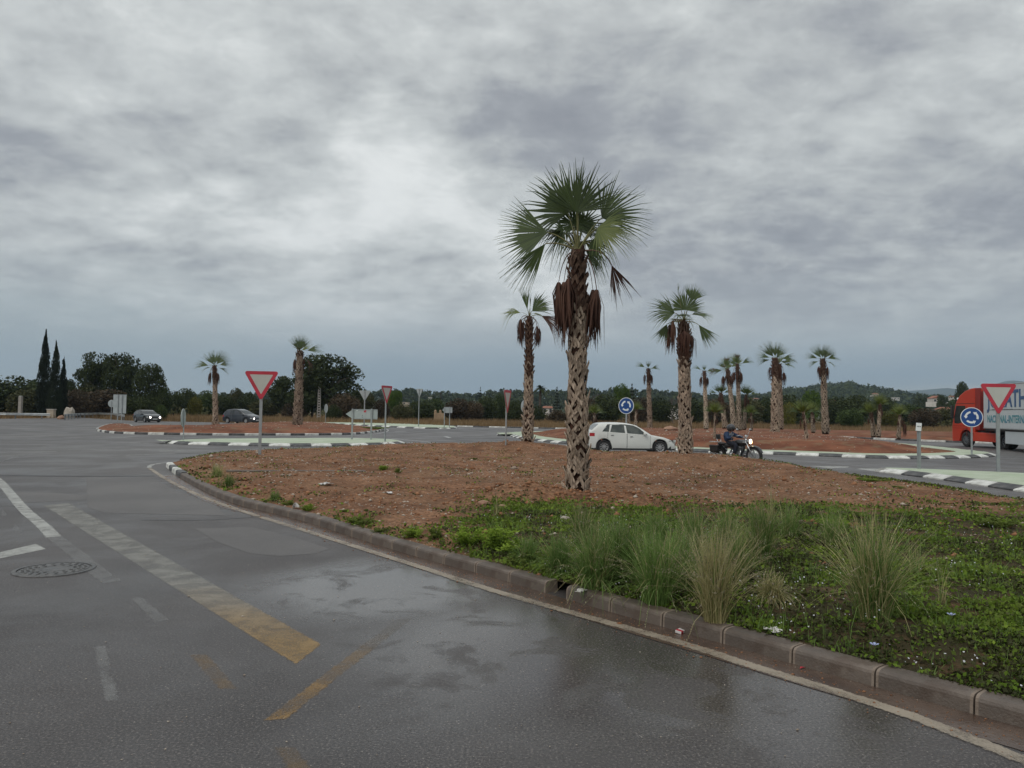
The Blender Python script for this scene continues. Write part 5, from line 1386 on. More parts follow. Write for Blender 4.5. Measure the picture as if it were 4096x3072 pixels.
def prof_solid(pts, y0, y1, bev=0.0):
    bm = bmesh.new(); a = [bm.verts.new((x, y0, z)) for x, z in pts]; b = [bm.verts.new((x, y1, z)) for x, z in pts]; n = len(pts)
    bm.faces.new(a); bm.faces.new(b[::-1])
    for i in range(n): bm.faces.new((a[i], b[i], b[(i + 1) % n], a[(i + 1) % n]))
    bmesh.ops.recalc_face_normals(bm, faces=bm.faces)
    if bev: bmesh.ops.bevel(bm, geom=[e for e in bm.edges], offset=bev, segments=2, affect='EDGES', profile=.6)
    bm.verts.index_update(); mb = MB(); mb.add([v.co.copy() for v in bm.verts], [[v.index for v in f.verts] for f in bm.faces]); bm.free(); return mb
F_ = WB
arch = [(F_ + .62 * cos(radians(a)), .52 + .62 * sin(radians(a))) for a in range(178, -1, -12)]
cabp = [(F_ - 0.92, 1.15), (F_ - .80, .62), (F_ - .64, .60)] + arch + [(F_ + .70, .35), (F_ + 1.38, .33), (F_ + 1.44, .60), (F_ + 1.44, 1.35), (F_ + 1.30, 2.0), (F_ + 1.08, 2.82), (F_ + .95, 3.05), (F_ + .60, 3.42), (F_ + .05, 3.70), (F_ - .55, 3.85), (F_ - .92, 3.88)]
tp('cab', prof_solid(cabp[::-1], -1.22, 1.22, .05), 'truck_red')
tp('visor_gap', MB().box((F_ + .08, 0, 2.86), (1.95, 2.455, .035)), 'trim')
sw = [(F_ - .02, 1.72), (F_ + .02, 2.72), (F_ + .98, 2.72), (F_ + 1.20, 1.95), (F_ + 1.17, 1.55), (F_ + .75, 1.52)]
for sg in (1, -1):
    mb = MB(); mb.add([(x, sg * 1.226, z) for x, z in sw], [tuple(range(6)) if sg > 0 else tuple(range(5, -1, -1))]); tp('side_window', mb, 'glass_dark')
    mb = MB(); mb.box((F_ + 1.25, sg * 1.34, 2.30), (.14, .16, .85), bev=.04); tp('mirror', mb, 'trim', smooth=True)
    mb = MB(); mb.box((F_ - .12, sg * 1.228, 1.72), (.025, .01, 2.0)); mb.box((F_ + .55, sg * 1.228, 1.38), (1.5, .012, .025)); mb.box((F_ + .55, sg * 1.228, .98 + .25), (1.6, .012, .02)); tp('door_gap', mb, 'truck_red_dark')
    mb = MB(); mb.box((F_ - .02, sg * 1.24, 1.50), (.16, .03, .05)); tp('door_handle', mb, 'trim')
    for i_, s0 in enumerate((-1.30, -1.14)):
        pass
    mb = prof_solid([(F_ - 1.35, 1.15), (F_ - .94, 1.15), (F_ - .94, 3.86), (F_ - 1.45, 3.86)][::-1], sg * 1.14, sg * 1.2, .01); tp('side_deflector', mb, 'truck_red_dark')
    mb = prof_solid([(.62, .40), (F_ - .70, .40), (F_ - .66, .98), (.50, .98)][::-1], sg * 1.06, sg * 1.22, .04); tp('side_skirt', mb, 'truck_red')
    mb = MB(); mb.box((.85, sg * 1.225, .55), (.06, .02, .06)); mb.box((1.3, sg * 1.2, 1.02), (.10, .05, .05)); tp('marker_light', mb, 'lens_red')
tp('roof_lamp', MB().box((F_ + 1.12, .98, 3.20), (.16, .16, .16), bev=.05), 'sign_paint', smooth=True)
tp('headboard', MB().box((F_ - 1.0, 0, 2.4), (.12, 2.2, 2.5)), 'truck_red_dark')
tp('chassis', MB().box((F_ / 2 - .6, 0, .85), (F_ + 2.4, .9, .30)).box((F_ - .6, 0, .9), (1.8, 2.0, .35)), 'trim')
tp('fifth_wheel_deck', MB().box((.3, 0, 1.08), (2.4, 1.6, .10)), 'trim')
mb = MB()
for sg in (-1, 1): mb.add(*(lambda q: (q.V, q.F))(prof_solid([(-.62, .55), (-.55, .85), (-.3, 1.10), (.3, 1.10), (.55, .85), (.62, .55), (.58, .55), (.5, .8), (.28, 1.05), (-.28, 1.05), (-.5, .8), (-.58, .55)], sg * .65, sg * 1.2)))
tp('mudguard', mb, 'trim')
for x, y, w_ in ((F_, 1.05, .32), (F_, -1.05, .32), (0, .90, .58), (0, -.90, .58)):
    wheel(truck, x, y, .50, w_, 1 if y > 0 else -1, rimk=.58, rimmat='galv_dark')
# trailer
th = Vector((1.6, 6.2)).normalized(); tl_ = Vector((-th.y, th.x)); tfront = Vector((30.12, 49.1))
torg = tfront - tl_ * 1.275
trailer = link('trailer', meshdata('trailer', *(lambda m: (m.V, m.F))(MB().box((-6.8, 0, 2.60), (13.6, 2.55, 2.68), bev=.03)), MAT['trailer_white']), None)
trailer.matrix_world = Matrix.Translation((torg.x, torg.y, 0)) @ Matrix.Rotation(atan2(th.y, th.x), 4, 'Z')
bpy.context.view_layer.update()
trailer.parent = truck; trailer.matrix_parent_inverse = truck.matrix_world.inverted()
trailer['label'] = 'white box trailer with blue and teal lettering'
def tq(nm, mb, mat, smooth=False): return mb.build(nm, MAT[mat], trailer, smooth=smooth)
mb = MB()
for sg in (-1, 1):
    mb.box((-6.8, sg * 1.278, 1.285), (13.6, .02, .06)); mb.box((-6.8, sg * 1.278, 3.90), (13.6, .02, .05))
tq('edge_rail', mb, 'galv')
mb = MB(); mb.box((-6.8, 0, 1.17), (13.4, 1.1, .16)); mb.box((-6.8, 1.18, 1.19), (13.5, .08, .10)); mb.box((-6.8, -1.18, 1.19), (13.5, .08, .10)); tq('chassis', mb, 'trim')
mb = MB(); mb.box((-2.9, .95, .72), (.14, .14, 1.0)); mb.box((-2.9, .95, .24), (.30, .24, .05)); tq('landing_leg', mb, 'trim')
mb = MB(); mb.box((-6.2, 1.19, .78), (5.4, .04, .72), bev=.01); tq('side_guard', mb, 'trailer_white')
mb = MB(); mb.box((-6.2, -1.19, .78), (5.4, .04, .72), bev=.01); tq('side_guard', mb, 'trailer_white')
for x in (-9.6, -10.9, -12.2):
    for sg in (-1, 1): wh_ = wheel(trailer, x, sg * 1.05, .50, .38, sg, rimk=.58, rimmat='galv_dark')
def text_mesh(name, txt, size, mat, M, parent, sx=1.0, off=0.0, ext=0.004, spacing=1.0, scaley=1.0):
    cu = bpy.data.curves.new(name, 'FONT'); cu.body = txt; cu.size = size; cu.extrude = ext; cu.offset = off; cu.space_character = spacing; cu.fill_mode = 'FRONT' if False else cu.fill_mode
    o = bpy.data.objects.new(name, cu); COL.objects.link(o); bpy.context.view_layer.update()
    me = bpy.data.meshes.new_from_object(o.evaluated_get(bpy.context.evaluated_depsgraph_get())); COL.objects.unlink(o); bpy.data.objects.remove(o); bpy.data.curves.remove(cu)
    me.materials.clear(); me.materials.append(MAT[mat]); me.name = name
    me.transform(M @ Matrix.Diagonal((sx, scaley, 1, 1)))
    return link(name, me, parent)
# text runs from the front (x = 0) to the back (x = -L) on the left side, facing +Y
MT = lambda x, z: Matrix.Translation((x, 1.284, z)) @ Matrix(((-1, 0, 0, 0), (0, 0, 1, 0), (0, 1, 0, 0), (0, 0, 0, 1)))
text_mesh('lettering', 'JONATHAN', 1.38, 'text_blue', MT(-.80, 2.60), trailer, sx=1.13, off=.035, spacing=1.03)
text_mesh('lettering', 'NACIONAL-INTERNACIONAL', .62, 'text_teal', MT(-.72, 1.66), trailer, sx=1.02, off=.014, spacing=1.02)
mb = MB(); mb.box((-5.2, 1.279, 2.42), (8.4, .012, .035)); mb.box((-3.2, 1.28, 2.45), (3.4, .012, .02)); tq('pinstripe', mb, 'galv_dark')

# ------------------------------------------------------------------ motorcycle and rider
MAT['moto_black'] = pm('motorcycle_black', (0.012, 0.012, 0.013), (0.02, 0.02, 0.02), 3, 0.3, coat=0.5)
MAT['leather'] = pm('black_leather', (0.016, 0.015, 0.015), (0.03, 0.028, 0.026), 9, 0.55, 0.4, 40)
pf_, pr_ = Vector((8.88, 28.25)), Vector((7.95, 29.45))
hd = (pf_ - pr_).normalized(); moto = empty('motorcycle', (pr_.x, pr_.y, 0), atan2(hd.y, hd.x), label='black cruiser motorcycle with a lit headlight and chrome pipes', cat='motorcycle')
def mp(nm, mb, mat, par=moto, smooth=True): return mb.build(nm, MAT[mat], par, smooth=smooth)
XF = 1.56
def mwheel(x, r, w_):
    Mx = Matrix.Translation((x, 0, r)) @ Matrix.Rotation(radians(90), 4, 'X')
    mb = MB(); mb.lathe([(r - .10, -w_ * .35), (r - .06, -w_ / 2), (r - .01, -w_ * .3), (r, 0), (r - .01, w_ * .3), (r - .06, w_ / 2), (r - .10, w_ * .35), (r - .10, -w_ * .35)], 32, Mx); t = mb.build('wheel', MAT['rubber'], moto, smooth=True)
    mb = MB(); mb.lathe([(r - .10, -w_ * .36), (r - .125, -w_ * .3), (r - .125, w_ * .3), (r - .10, w_ * .36)], 32, Mx); mb.lathe([(.0, -.07), (.05, -.07), (.06, .07), (0, .07)], 14, Mx)
    for i in range(20):
        a = 2 * pi * i / 20; mb.tube([Mx @ Vector((.05 * cos(a), .05 * sin(a), .05 * (-1) ** i)), Mx @ Vector(((r - .12) * cos(a + .15), (r - .12) * sin(a + .15), 0))], .004, 4)
    mb.build('rim', MAT['alloy'], t, smooth=False)
    mb = MB(); mb.lathe([(.08, .075), (.14, .075), (.14, .07), (.08, .07)], 20, Mx); mb.build('brake_disc', MAT['galv'], t)
    return t
mwheel(0, .32, .16); mwheel(XF, .345, .115)
def fender(xc, zc, r, w_, a0, a1, nm='fender', mat='moto_black'):
    mb = MB(); V = []; Fc = []; n = 14; m_ = 5
    for i in range(n + 1):
        a = radians(a0 + (a1 - a0) * i / n)
        for j in range(m_):
            v = -1 + 2 * j / (m_ - 1); rr = r - .035 * v * v
            V.append((xc + rr * cos(a), v * w_ / 2, zc + rr * sin(a)))
    for i in range(n):
        for j in range(m_ - 1): o = i * m_ + j; Fc.append((o, o + 1, o + m_ + 1, o + m_))
    mb.add(V, Fc); return mp(nm, mb, mat)
fender(XF, .345, .385, .16, 20, 150); fender(0, .32, .38, .20, 30, 175)
mb = MB()
for sg in (-1, 1): mb.tube([(XF, sg * .10, .345), (XF - .16, sg * .10, .62), (XF - .34, sg * .10, .93)], [.026, .022, .020], 8)
mp('fork', mb, 'chrome')
mb = MB(); mb.tube([(XF - .30, 0, .84), (XF - .40, 0, 1.0)], .03, 8); mb.box((XF - .31, 0, .86), (.06, .26, .04), bev=.01); mp('fork_yoke', mb, 'chrome')
mb = MB()
for sg in (-1, 1): mb.tube([(XF - .40, 0, .97), (XF - .40, sg * .12, 1.0), (XF - .44, sg * .24, 1.09), (XF - .60, sg * .36, 1.04)], .013, 7)
mp('handlebar', mb, 'chrome')
mb = MB()
for sg in (-1, 1): mb.tube([(XF - .56, sg * .335, 1.055), (XF - .70, sg * .42, 1.0)], .02, 7)
mp('handgrip', mb, 'trim')
for sg in (-1, 1):
    mb = MB(); mb.tube([(XF - .48, sg * .28, 1.09), (XF - .46, sg * .34, 1.22), (XF - .46, sg * .37, 1.27)], .007, 5); mm = mp('mirror_stalk', mb, 'chrome')
    mb = MB(); mb.lathe([(0, .03), (.03, .026), (.048, .0), (.05, -.006), (0, -.008)], 14, Matrix.Translation((XF - .46, sg * .40, 1.30)) @ Matrix.Rotation(radians(90), 4, 'Y') @ Matrix.Diagonal((.8, 1.4, 1, 1))); mp('mirror', mb, 'chrome', mm)
mb = MB(); mb.lathe([(.0, -.15), (.05, -.14), (.085, -.07), (.095, 0), (.09, .01)], 20, Matrix.Translation((XF - .16, 0, .87)) @ Matrix.Rotation(radians(90), 4, 'Y')); hl_ = mp('headlight', mb, 'chrome')
mb = MB(); mb.lathe([(0, .03), (.05, .022), (.085, .0)], 20, Matrix.Translation((XF - .155, 0, .87)) @ Matrix.Rotation(radians(90), 4, 'Y')); mp('lamp', mb, 'headlight_warm', hl_)
for sg in (-1, 1):
    mb = MB(); mb.lathe([(0, -.05), (.025, -.03), (.032, 0), (.02, .02), (0, .022)], 12, Matrix.Translation((XF - .24, sg * .19, .82)) @ Matrix.Rotation(radians(90), 4, 'Y')); mb.tube([(XF - .28, sg * .06, .82), (XF - .26, sg * .18, .82)], .008, 5); ii = mp('indicator', mb, 'indicator_on' if sg > 0 else 'chrome')
mb = MB(); mb.lathe([(0, .05), (.05, .045), (.06, .0), (.0, -.02)], 14, Matrix.Translation((XF - .36, 0, 1.04)) @ Matrix.Rotation(radians(25), 4, 'Y')); mp('speedometer', mb, 'chrome')
def blobm(c, d, n=16, m_=10, pw=1.0):
    mb = MB(); V = []; Fc = []
    for i in range(m_ + 1):
        t = pi * i / m_
        for k in range(n):
            a = 2 * pi * k / n; V.append((c[0] + d[0] * sin(t) ** pw * cos(a), c[1] + d[1] * sin(t) ** pw * sin(a), c[2] + d[2] * cos(t)))
    for i in range(m_):
        for k in range(n): k2 = (k + 1) % n; Fc.append((i * n + k, i * n + k2, (i + 1) * n + k2, (i + 1) * n + k))
    return mb.add(V, Fc)
mp('fuel_tank', blobm((.98, 0, .80), (.30, .155, .13)), 'moto_black')
mb = MB(); mb.tube([(XF - .38, 0, .90), (XF - .46, 0, .55), (XF - .60, 0, .25), (.60, 0, .22), (.30, 0, .30)], .028, 8); mb.tube([(XF - .38, 0, .88), (.75, 0, .70), (.30, 0, .60), (0.0, 0, .50)], .026, 8)
for sg in (-1, 1): mb.tube([(.45, sg * .10, .32), (0, sg * .12, .32)], .02, 6); mb.tube([(.10, sg * .12, .33), (.02, sg * .13, .62)], .022, 8)
mp('frame', mb, 'moto_black')
mb = MB(); mb.box((.80, 0, .36), (.42, .30, .26), bev=.05); mb.tube([(.88, 0, .42), (.98, 0, .68)], [.11, .09], 14); mb.tube([(.74, 0, .42), (.62, 0, .66)], [.11, .09], 14)
for t in range(5):
    mb.tube([(.895 + t * .018, 0, .46 + t * .047), (.899 + t * .018, 0, .468 + t * .047)], .125, 14); mb.tube([(.725 - t * .022, 0, .46 + t * .045), (.722 - t * .022, 0, .468 + t * .045)], .125, 14)
mp('engine', mb, 'galv_dark')
mb = MB(); mb.lathe([(0, .02), (.09, .015), (.11, -.01)], 18, Matrix.Translation((.80, -.165, .34)) @ Matrix.Rotation(radians(90), 4, 'X')); mb.lathe([(0, .02), (.05, .015), (.07, -.01)], 16, Matrix.Translation((.66, -.16, .36)) @ Matrix.Rotation(radians(90), 4, 'X')); mp('engine_cover', mb, 'chrome')
mb = MB(); mb.tube([(1.0, -.10, .60), (1.08, -.16, .48), (1.04, -.19, .30), (.85, -.20, .20), (.50, -.21, .19), (.28, -.22, .25), (-.18, -.24, .40)], [.02, .022, .022, .024, .034, .04, .042], 10); mb.tube([(.72, -.12, .62), (.76, -.19, .45), (.66, -.21, .26), (.40, -.23, .29), (-.10, -.25, .44)], [.018, .02, .022, .036, .036], 10); mp('exhaust_pipe', mb, 'chrome')
mp('seat', blobm((.50, 0, .68), (.26, .15, .07)), 'leather'); mp('pillion_seat', blobm((.14, 0, .74), (.20, .12, .06)), 'leather')
mb = MB()
for sg in (-1, 1): mb.tube([(.08, sg * .11, .66), (-.04, sg * .11, .96)], .011, 6)
mb.tube([(-.04, -.11, .96), (-.04, .11, .96)], .011, 6); sb_ = mp('sissy_bar', mb, 'chrome'); mb = MB(); mb.box((-.045, 0, 1.0), (.06, .24, .19), Matrix.Rotation(-.14, 3, 'Y'), bev=.025); mp('back_pad', mb, 'leather', sb_)
mb = MB()
for y in (-.10, -.03, .04, .11): mb.tube([(-.02, y, .80), (-.36, y, .80)], .008, 5)
mb.tube([(-.02, -.12, .80), (-.36, -.12, .80), (-.40, 0, .81), (-.36, .12, .80), (-.02, .12, .80)], .01, 6); mp('luggage_rack', mb, 'chrome')
for sg in (-1, 1):
    mb = MB(); mb.box((-.02, sg * .25, .55), (.38, .14, .26), bev=.05); sbg = mp('saddlebag', mb, 'leather'); mb = MB(); mb.box((-.02, sg * .255, .645), (.40, .155, .09), bev=.03); mp('flap', mb, 'leather', sbg)
mp('taillight', MB().box((-.37, 0, .60), (.05, .10, .07), bev=.015), 'lens_red')
mb = MB()
for sg in (-1, 1): mb.box((.92, sg * .24, .28), (.20, .09, .02), bev=.005); mb.tube([(.92, sg * .12, .28), (.92, sg * .26, .275)], .01, 5)
mp('footboard', mb, 'chrome')

def skin_obj(name, verts, edges, radii, mat, parent, sub=2, root_i=0):
    me = bpy.data.meshes.new(name); me.from_pydata([tuple(v) for v in verts], edges, [])
    o = bpy.data.objects.new(name, me); COL.objects.link(o)
    o.modifiers.new('skin', 'SKIN').use_smooth_shade = True
    for i, r_ in enumerate(radii):
        sv = me.skin_vertices[0].data[i]; sv.radius = (r_, r_) if not hasattr(r_, '__len__') else r_; sv.use_root = (i == root_i)
    if sub: o.modifiers.new('sub', 'SUBSURF').levels = sub
    bpy.context.view_layer.update()
    m2 = bpy.data.meshes.new_from_object(o.evaluated_get(bpy.context.evaluated_depsgraph_get())); m2.name = name
    COL.objects.unlink(o); bpy.data.objects.remove(o)
    m2.materials.clear(); m2.materials.append(mat); m2.polygons.foreach_set('use_smooth', [True] * len(m2.polygons))
    return link(name, m2, parent)
MAT['skin'] = pm('skin', (0.42, 0.23, 0.16), (0.36, 0.19, 0.13), 8, 0.6)
MAT['jacket'] = pm('navy_jacket', (0.014, 0.035, 0.085), (0.022, 0.050, 0.115), 5, 0.8, 0.4, 20)
MAT['jeans'] = pm('dark_trousers', (0.014, 0.016, 0.026), (0.022, 0.026, 0.040), 6, 0.9, 0.4, 25)
MAT['helmet'] = pm('dark_helmet', (0.030, 0.033, 0.035), (0.05, 0.05, 0.055), 5, 0.35, coat=0.3)
rider = empty('person', (pr_.x, pr_.y, 0), atan2(hd.y, hd.x), label='motorcycle rider in a navy jacket and dark open helmet', cat='person')
HP, CH, NK, HD = Vector((.47, 0, .80)), Vector((.44, 0, 1.03)), Vector((.50, 0, 1.215)), Vector((.54, 0, 1.32))
J = dict(hip=HP, belly=Vector((.44, 0, .91)), chest=Vector((.45, 0, 1.08)), neck=NK, headb=Vector((.53, 0, 1.27)), head=Vector((.545, 0, 1.345)))
JN = ['hip', 'belly', 'chest', 'neck', 'headb', 'head']
V = [J[n] for n in JN]; E = [(0, 1), (1, 2), (2, 3), (3, 4), (4, 5)]; Rd = [(.09, .08), (.08, .07), (.09, .07), .052, .062, .085]
for sg in (-1, 1):
    b = len(V); V += [Vector((.46, sg * .17, 1.14)), Vector((.62, sg * .30, .96)) if sg < 0 else Vector((.62, sg * .27, 1.02)), Vector((.85, sg * .37, 1.0)), Vector((.89, sg * .382, 1.0))]; E += [(2, b), (b, b + 1), (b + 1, b + 2), (b + 2, b + 3)]; Rd += [.062, .045, .030, .035]
    b = len(V); V += [Vector((.55, sg * .11, .78)), Vector((.94, sg * .24, .74)), Vector((.86, sg * .25, .40)), Vector((.84, sg * .25, .34)), Vector((1.0, sg * .26, .315))]; E += [(0, b), (b, b + 1), (b + 1, b + 2), (b + 2, b + 3), (b + 3, b + 4)]; Rd += [.09, .062, .042, .04, .03]
    # fingers curling round the grip, thumb below
    hnd = Vector((.89, sg * .382, 1.0)); hi = (11 if sg > 0 else 0)
    bi = [i for i, v in enumerate(V) if (v - hnd).length < 1e-6][0]
    for q, (dyy, ln) in enumerate(((-.030, .92), (-.010, 1.0), (.010, .96), (.028, .8))):
        b = len(V); y0 = hnd.y + sg * dyy; V += [Vector((.925, y0, 1.024)), Vector((.925 + .022 * ln, y0, 1.008)), Vector((.928 + .008 * ln, y0, .985))]; E += [(bi, b), (b, b + 1), (b + 1, b + 2)]; Rd += [.010, .009, .008]
    b = len(V); V += [Vector((.90, hnd.y - sg * .035, .992)), Vector((.925, hnd.y - sg * .045, .984))]; E += [(bi, b), (b, b + 1)]; Rd += [.011, .009]
skin_obj('body', V, E, Rd, MAT['skin'], rider, 1)
V = [Vector((.455, 0, .82)), Vector((.43, 0, .92)), Vector((.435, 0, 1.06)), Vector((.46, 0, 1.15)), Vector((.50, 0, 1.20))]; E = [(0, 1), (1, 2), (2, 3), (3, 4)]; Rd = [(.185, .15), (.185, .155), (.205, .16), (.13, .11), .08]
for sg in (-1, 1):
    b = len(V); el = Vector((.60, .0, .95)) if sg < 0 else Vector((.64, 0, 1.03)); el.y = sg * (.305 if sg < 0 else .27)
    V += [Vector((.455, sg * .175, 1.13)), el, Vector((.845, sg * .365, 1.0))]; E += [(2, b), (b, b + 1), (b + 1, b + 2)]; Rd += [.09, .07, .048]
skin_obj('jacket', V, E, Rd, MAT['jacket'], rider, 2)
V = [Vector((.46, 0, .80)), Vector((.46, 0, .86))]; E = [(0, 1)]; Rd = [(.15, .13), (.145, .12)]
for sg in (-1, 1):
    b = len(V); V += [Vector((.56, sg * .115, .775)), Vector((.95, sg * .245, .735)), Vector((.865, sg * .255, .40))]; E += [(0, b), (b, b + 1), (b + 1, b + 2)]; Rd += [.105, .083, .062]
skin_obj('trousers', V, E, Rd, MAT['jeans'], rider, 2)
for sg in (-1, 1): skin_obj('shoe', [Vector((.845, sg * .255, .36)), Vector((.84, sg * .255, .325)), Vector((.93, sg * .26, .312)), Vector((1.03, sg * .265, .312))], [(0, 1), (1, 2), (2, 3)], [.055, .05, .045, .034], MAT['leather'], rider, 1)
# helmet: shell with a face opening
mb = MB(); V = []; Fc = []; n, m_ = 24, 14; hc = Vector((.535, 0, 1.345))
for i in range(m_ + 1):
    t = pi * 0.80 * i / m_
    for k in range(n):
        a = 2 * pi * k / n
        V.append(hc + Vector((.150 * sin(t) * cos(a), .122 * sin(t) * sin(a), .138 * cos(t))))
for i in range(m_):
    for k in range(n):
        a = 2 * pi * (k + .5) / n; a = (a + pi) % (2 * pi) - pi; t = pi * .8 * (i + .5) / m_
        if abs(a) < radians(52) and t > radians(78): continue
        k2 = (k + 1) % n; Fc.append((i * n + k, i * n + k2, (i + 1) * n + k2, (i + 1) * n + k))
mb.add(V, Fc); he = mb.build('helmet', MAT['helmet'], rider, smooth=True); sm_ = he.modifiers.new('thick', 'SOLIDIFY'); sm_.thickness = .016; sm_.offset = -1
mb = MB(); V = []; Fc = []
for i in range(5):
    t = radians(70 + 9 * i)
    for k in range(13):
        a = radians(-60 + 10 * k); V.append(hc + Vector((.160 * sin(t) * cos(a), .130 * sin(t) * sin(a), .142 * cos(t))))
for i in range(4):
    for k in range(12): o = i * 13 + k; Fc.append((o, o + 13, o + 14, o + 1))
mb.add(V, Fc); mb.build('visor', MAT['glass_dark'], he, smooth=True)
mb = MB(); mb.tube([(.655, 0, 1.325), (.678, 0, 1.30), (.660, 0, 1.290)], [.008, .014, .008], 6); mb.build('nose', MAT['skin'], rider, smooth=True)
mb = MB(); mb.tube([(.654, -.022, 1.262), (.660, 0, 1.260), (.654, .022, 1.262)], .005, 5); mb.build('mouth', MAT['sticker_red'], rider, smooth=True)
mb = MB(); mb.tube([(.575, -.01, 1.175), (.590, -.005, 1.10), (.578, 0, .98), (.56, 0, .86)], .008, 5); mb.build('zip', MAT['sign_paint'], rider)
mb = MB()
for y, z in ((-.10, 1.13), (-.11, 1.09), (.09, 1.13), (.09, 1.10)): mb.box((.575, y, z), (.012, .055, .014), Matrix.Rotation(.3 * (1 if y > 0 else -1), 3, 'Z'))
mb.build('chest_stripe', MAT['sign_paint'], rider)
# ------------------------------------------------------------------ background vegetation
def leaf_mat(name, a, b, tr=0.1): return pm(name, a, b, 1.5, 0.75, attr=True, objrand=0.18, trans=tr, spec=0.15)
MAT['leaf_dark'] = leaf_mat('dark_foliage', (0.020, 0.030, 0.012), (0.070, 0.088, 0.030))
MAT['leaf_cypress'] = leaf_mat('cypress_foliage', (0.010, 0.015, 0.010), (0.026, 0.036, 0.018))
MAT['leaf_green'] = leaf_mat('green_foliage', (0.022, 0.038, 0.013), (0.075, 0.105, 0.030))
MAT['leaf_bright'] = leaf_mat('bright_foliage', (0.045, 0.085, 0.015), (0.13, 0.20, 0.035), 0.2)
MAT['leaf_yellow'] = leaf_mat('yellow_green_foliage', (0.06, 0.065, 0.012), (0.17, 0.16, 0.03))
MAT['leaf_brown'] = leaf_mat('brown_scrub', (0.040, 0.030, 0.018), (0.110, 0.080, 0.048))
MAT['leaf_olive'] = leaf_mat('olive_scrub', (0.036, 0.040, 0.016), (0.105, 0.105, 0.045))
MAT['bark'] = pm('bark', (0.05, 0.038, 0.03), (0.10, 0.078, 0.06), 6, 0.95, 0.6, 20)
MAT['bark_grey'] = pm('grey_twigs', (0.09, 0.075, 0.065), (0.13, 0.11, 0.095), 6, 0.95)

def leaf_cloud(seed, blobs, n, size, clumps=22, flat_=1.0, spread=0.26, bottom_dark=True):
    rs_ = np.random.RandomState(seed); wts = np.array([b[6] if len(b) > 6 else b[3] * b[4] * b[5] for b in blobs], float); wts /= wts.sum()
    P_, T_ = [], []
    for b, w_ in zip(blobs, wts):
        m_ = max(8, int(n * w_)); K = max(4, int(clumps * (w_ * len(blobs)) ** .5))
        d = rs_.normal(size=(K, 3)); d /= np.linalg.norm(d, axis=1)[:, None]; rr = rs_.uniform(.45, 1.0, K) ** .7
        cc = d * rr[:, None]; ct = rs_.uniform(0, 1, K)
        ix = rs_.randint(0, K, m_); off = rs_.normal(size=(m_, 3)) * spread
        q = cc[ix] + off; l = np.linalg.norm(q, axis=1); k = l > 1.12; q[k] *= (1.12 / l[k])[:, None]
        P_.append(q * np.array(b[3:6]) + np.array(b[0:3])); T_.append(ct[ix] * .6 + rs_.uniform(0, .4, m_))
    Pp = np.concatenate(P_); Tt = np.concatenate(T_); m_ = len(Pp)
    a = rs_.normal(size=(m_, 3)); a /= np.linalg.norm(a, axis=1)[:, None]; b_ = np.cross(a, rs_.normal(size=(m_, 3))); b_ /= np.linalg.norm(b_, axis=1)[:, None]
    s_ = size * rs_.uniform(.6, 1.4, m_)[:, None]
    V = np.stack([Pp - a * s_ * .5 - b_ * s_ * .35, Pp + a * s_ * .5 - b_ * s_ * .35, Pp + b_ * s_ * .6], 1).reshape(-1, 3)
    V[:, 2] = np.maximum(V[:, 2], 0.0)
    return V, np.arange(m_ * 3).reshape(-1, 3), np.repeat(Tt, 3)
def crown_me(seed, blobs, n, size, mat, **kw):
    V, Fc, T = leaf_cloud(seed, blobs, n, size, **kw); return fastmesh('crown', V, Fc, MAT[mat], tint=T)

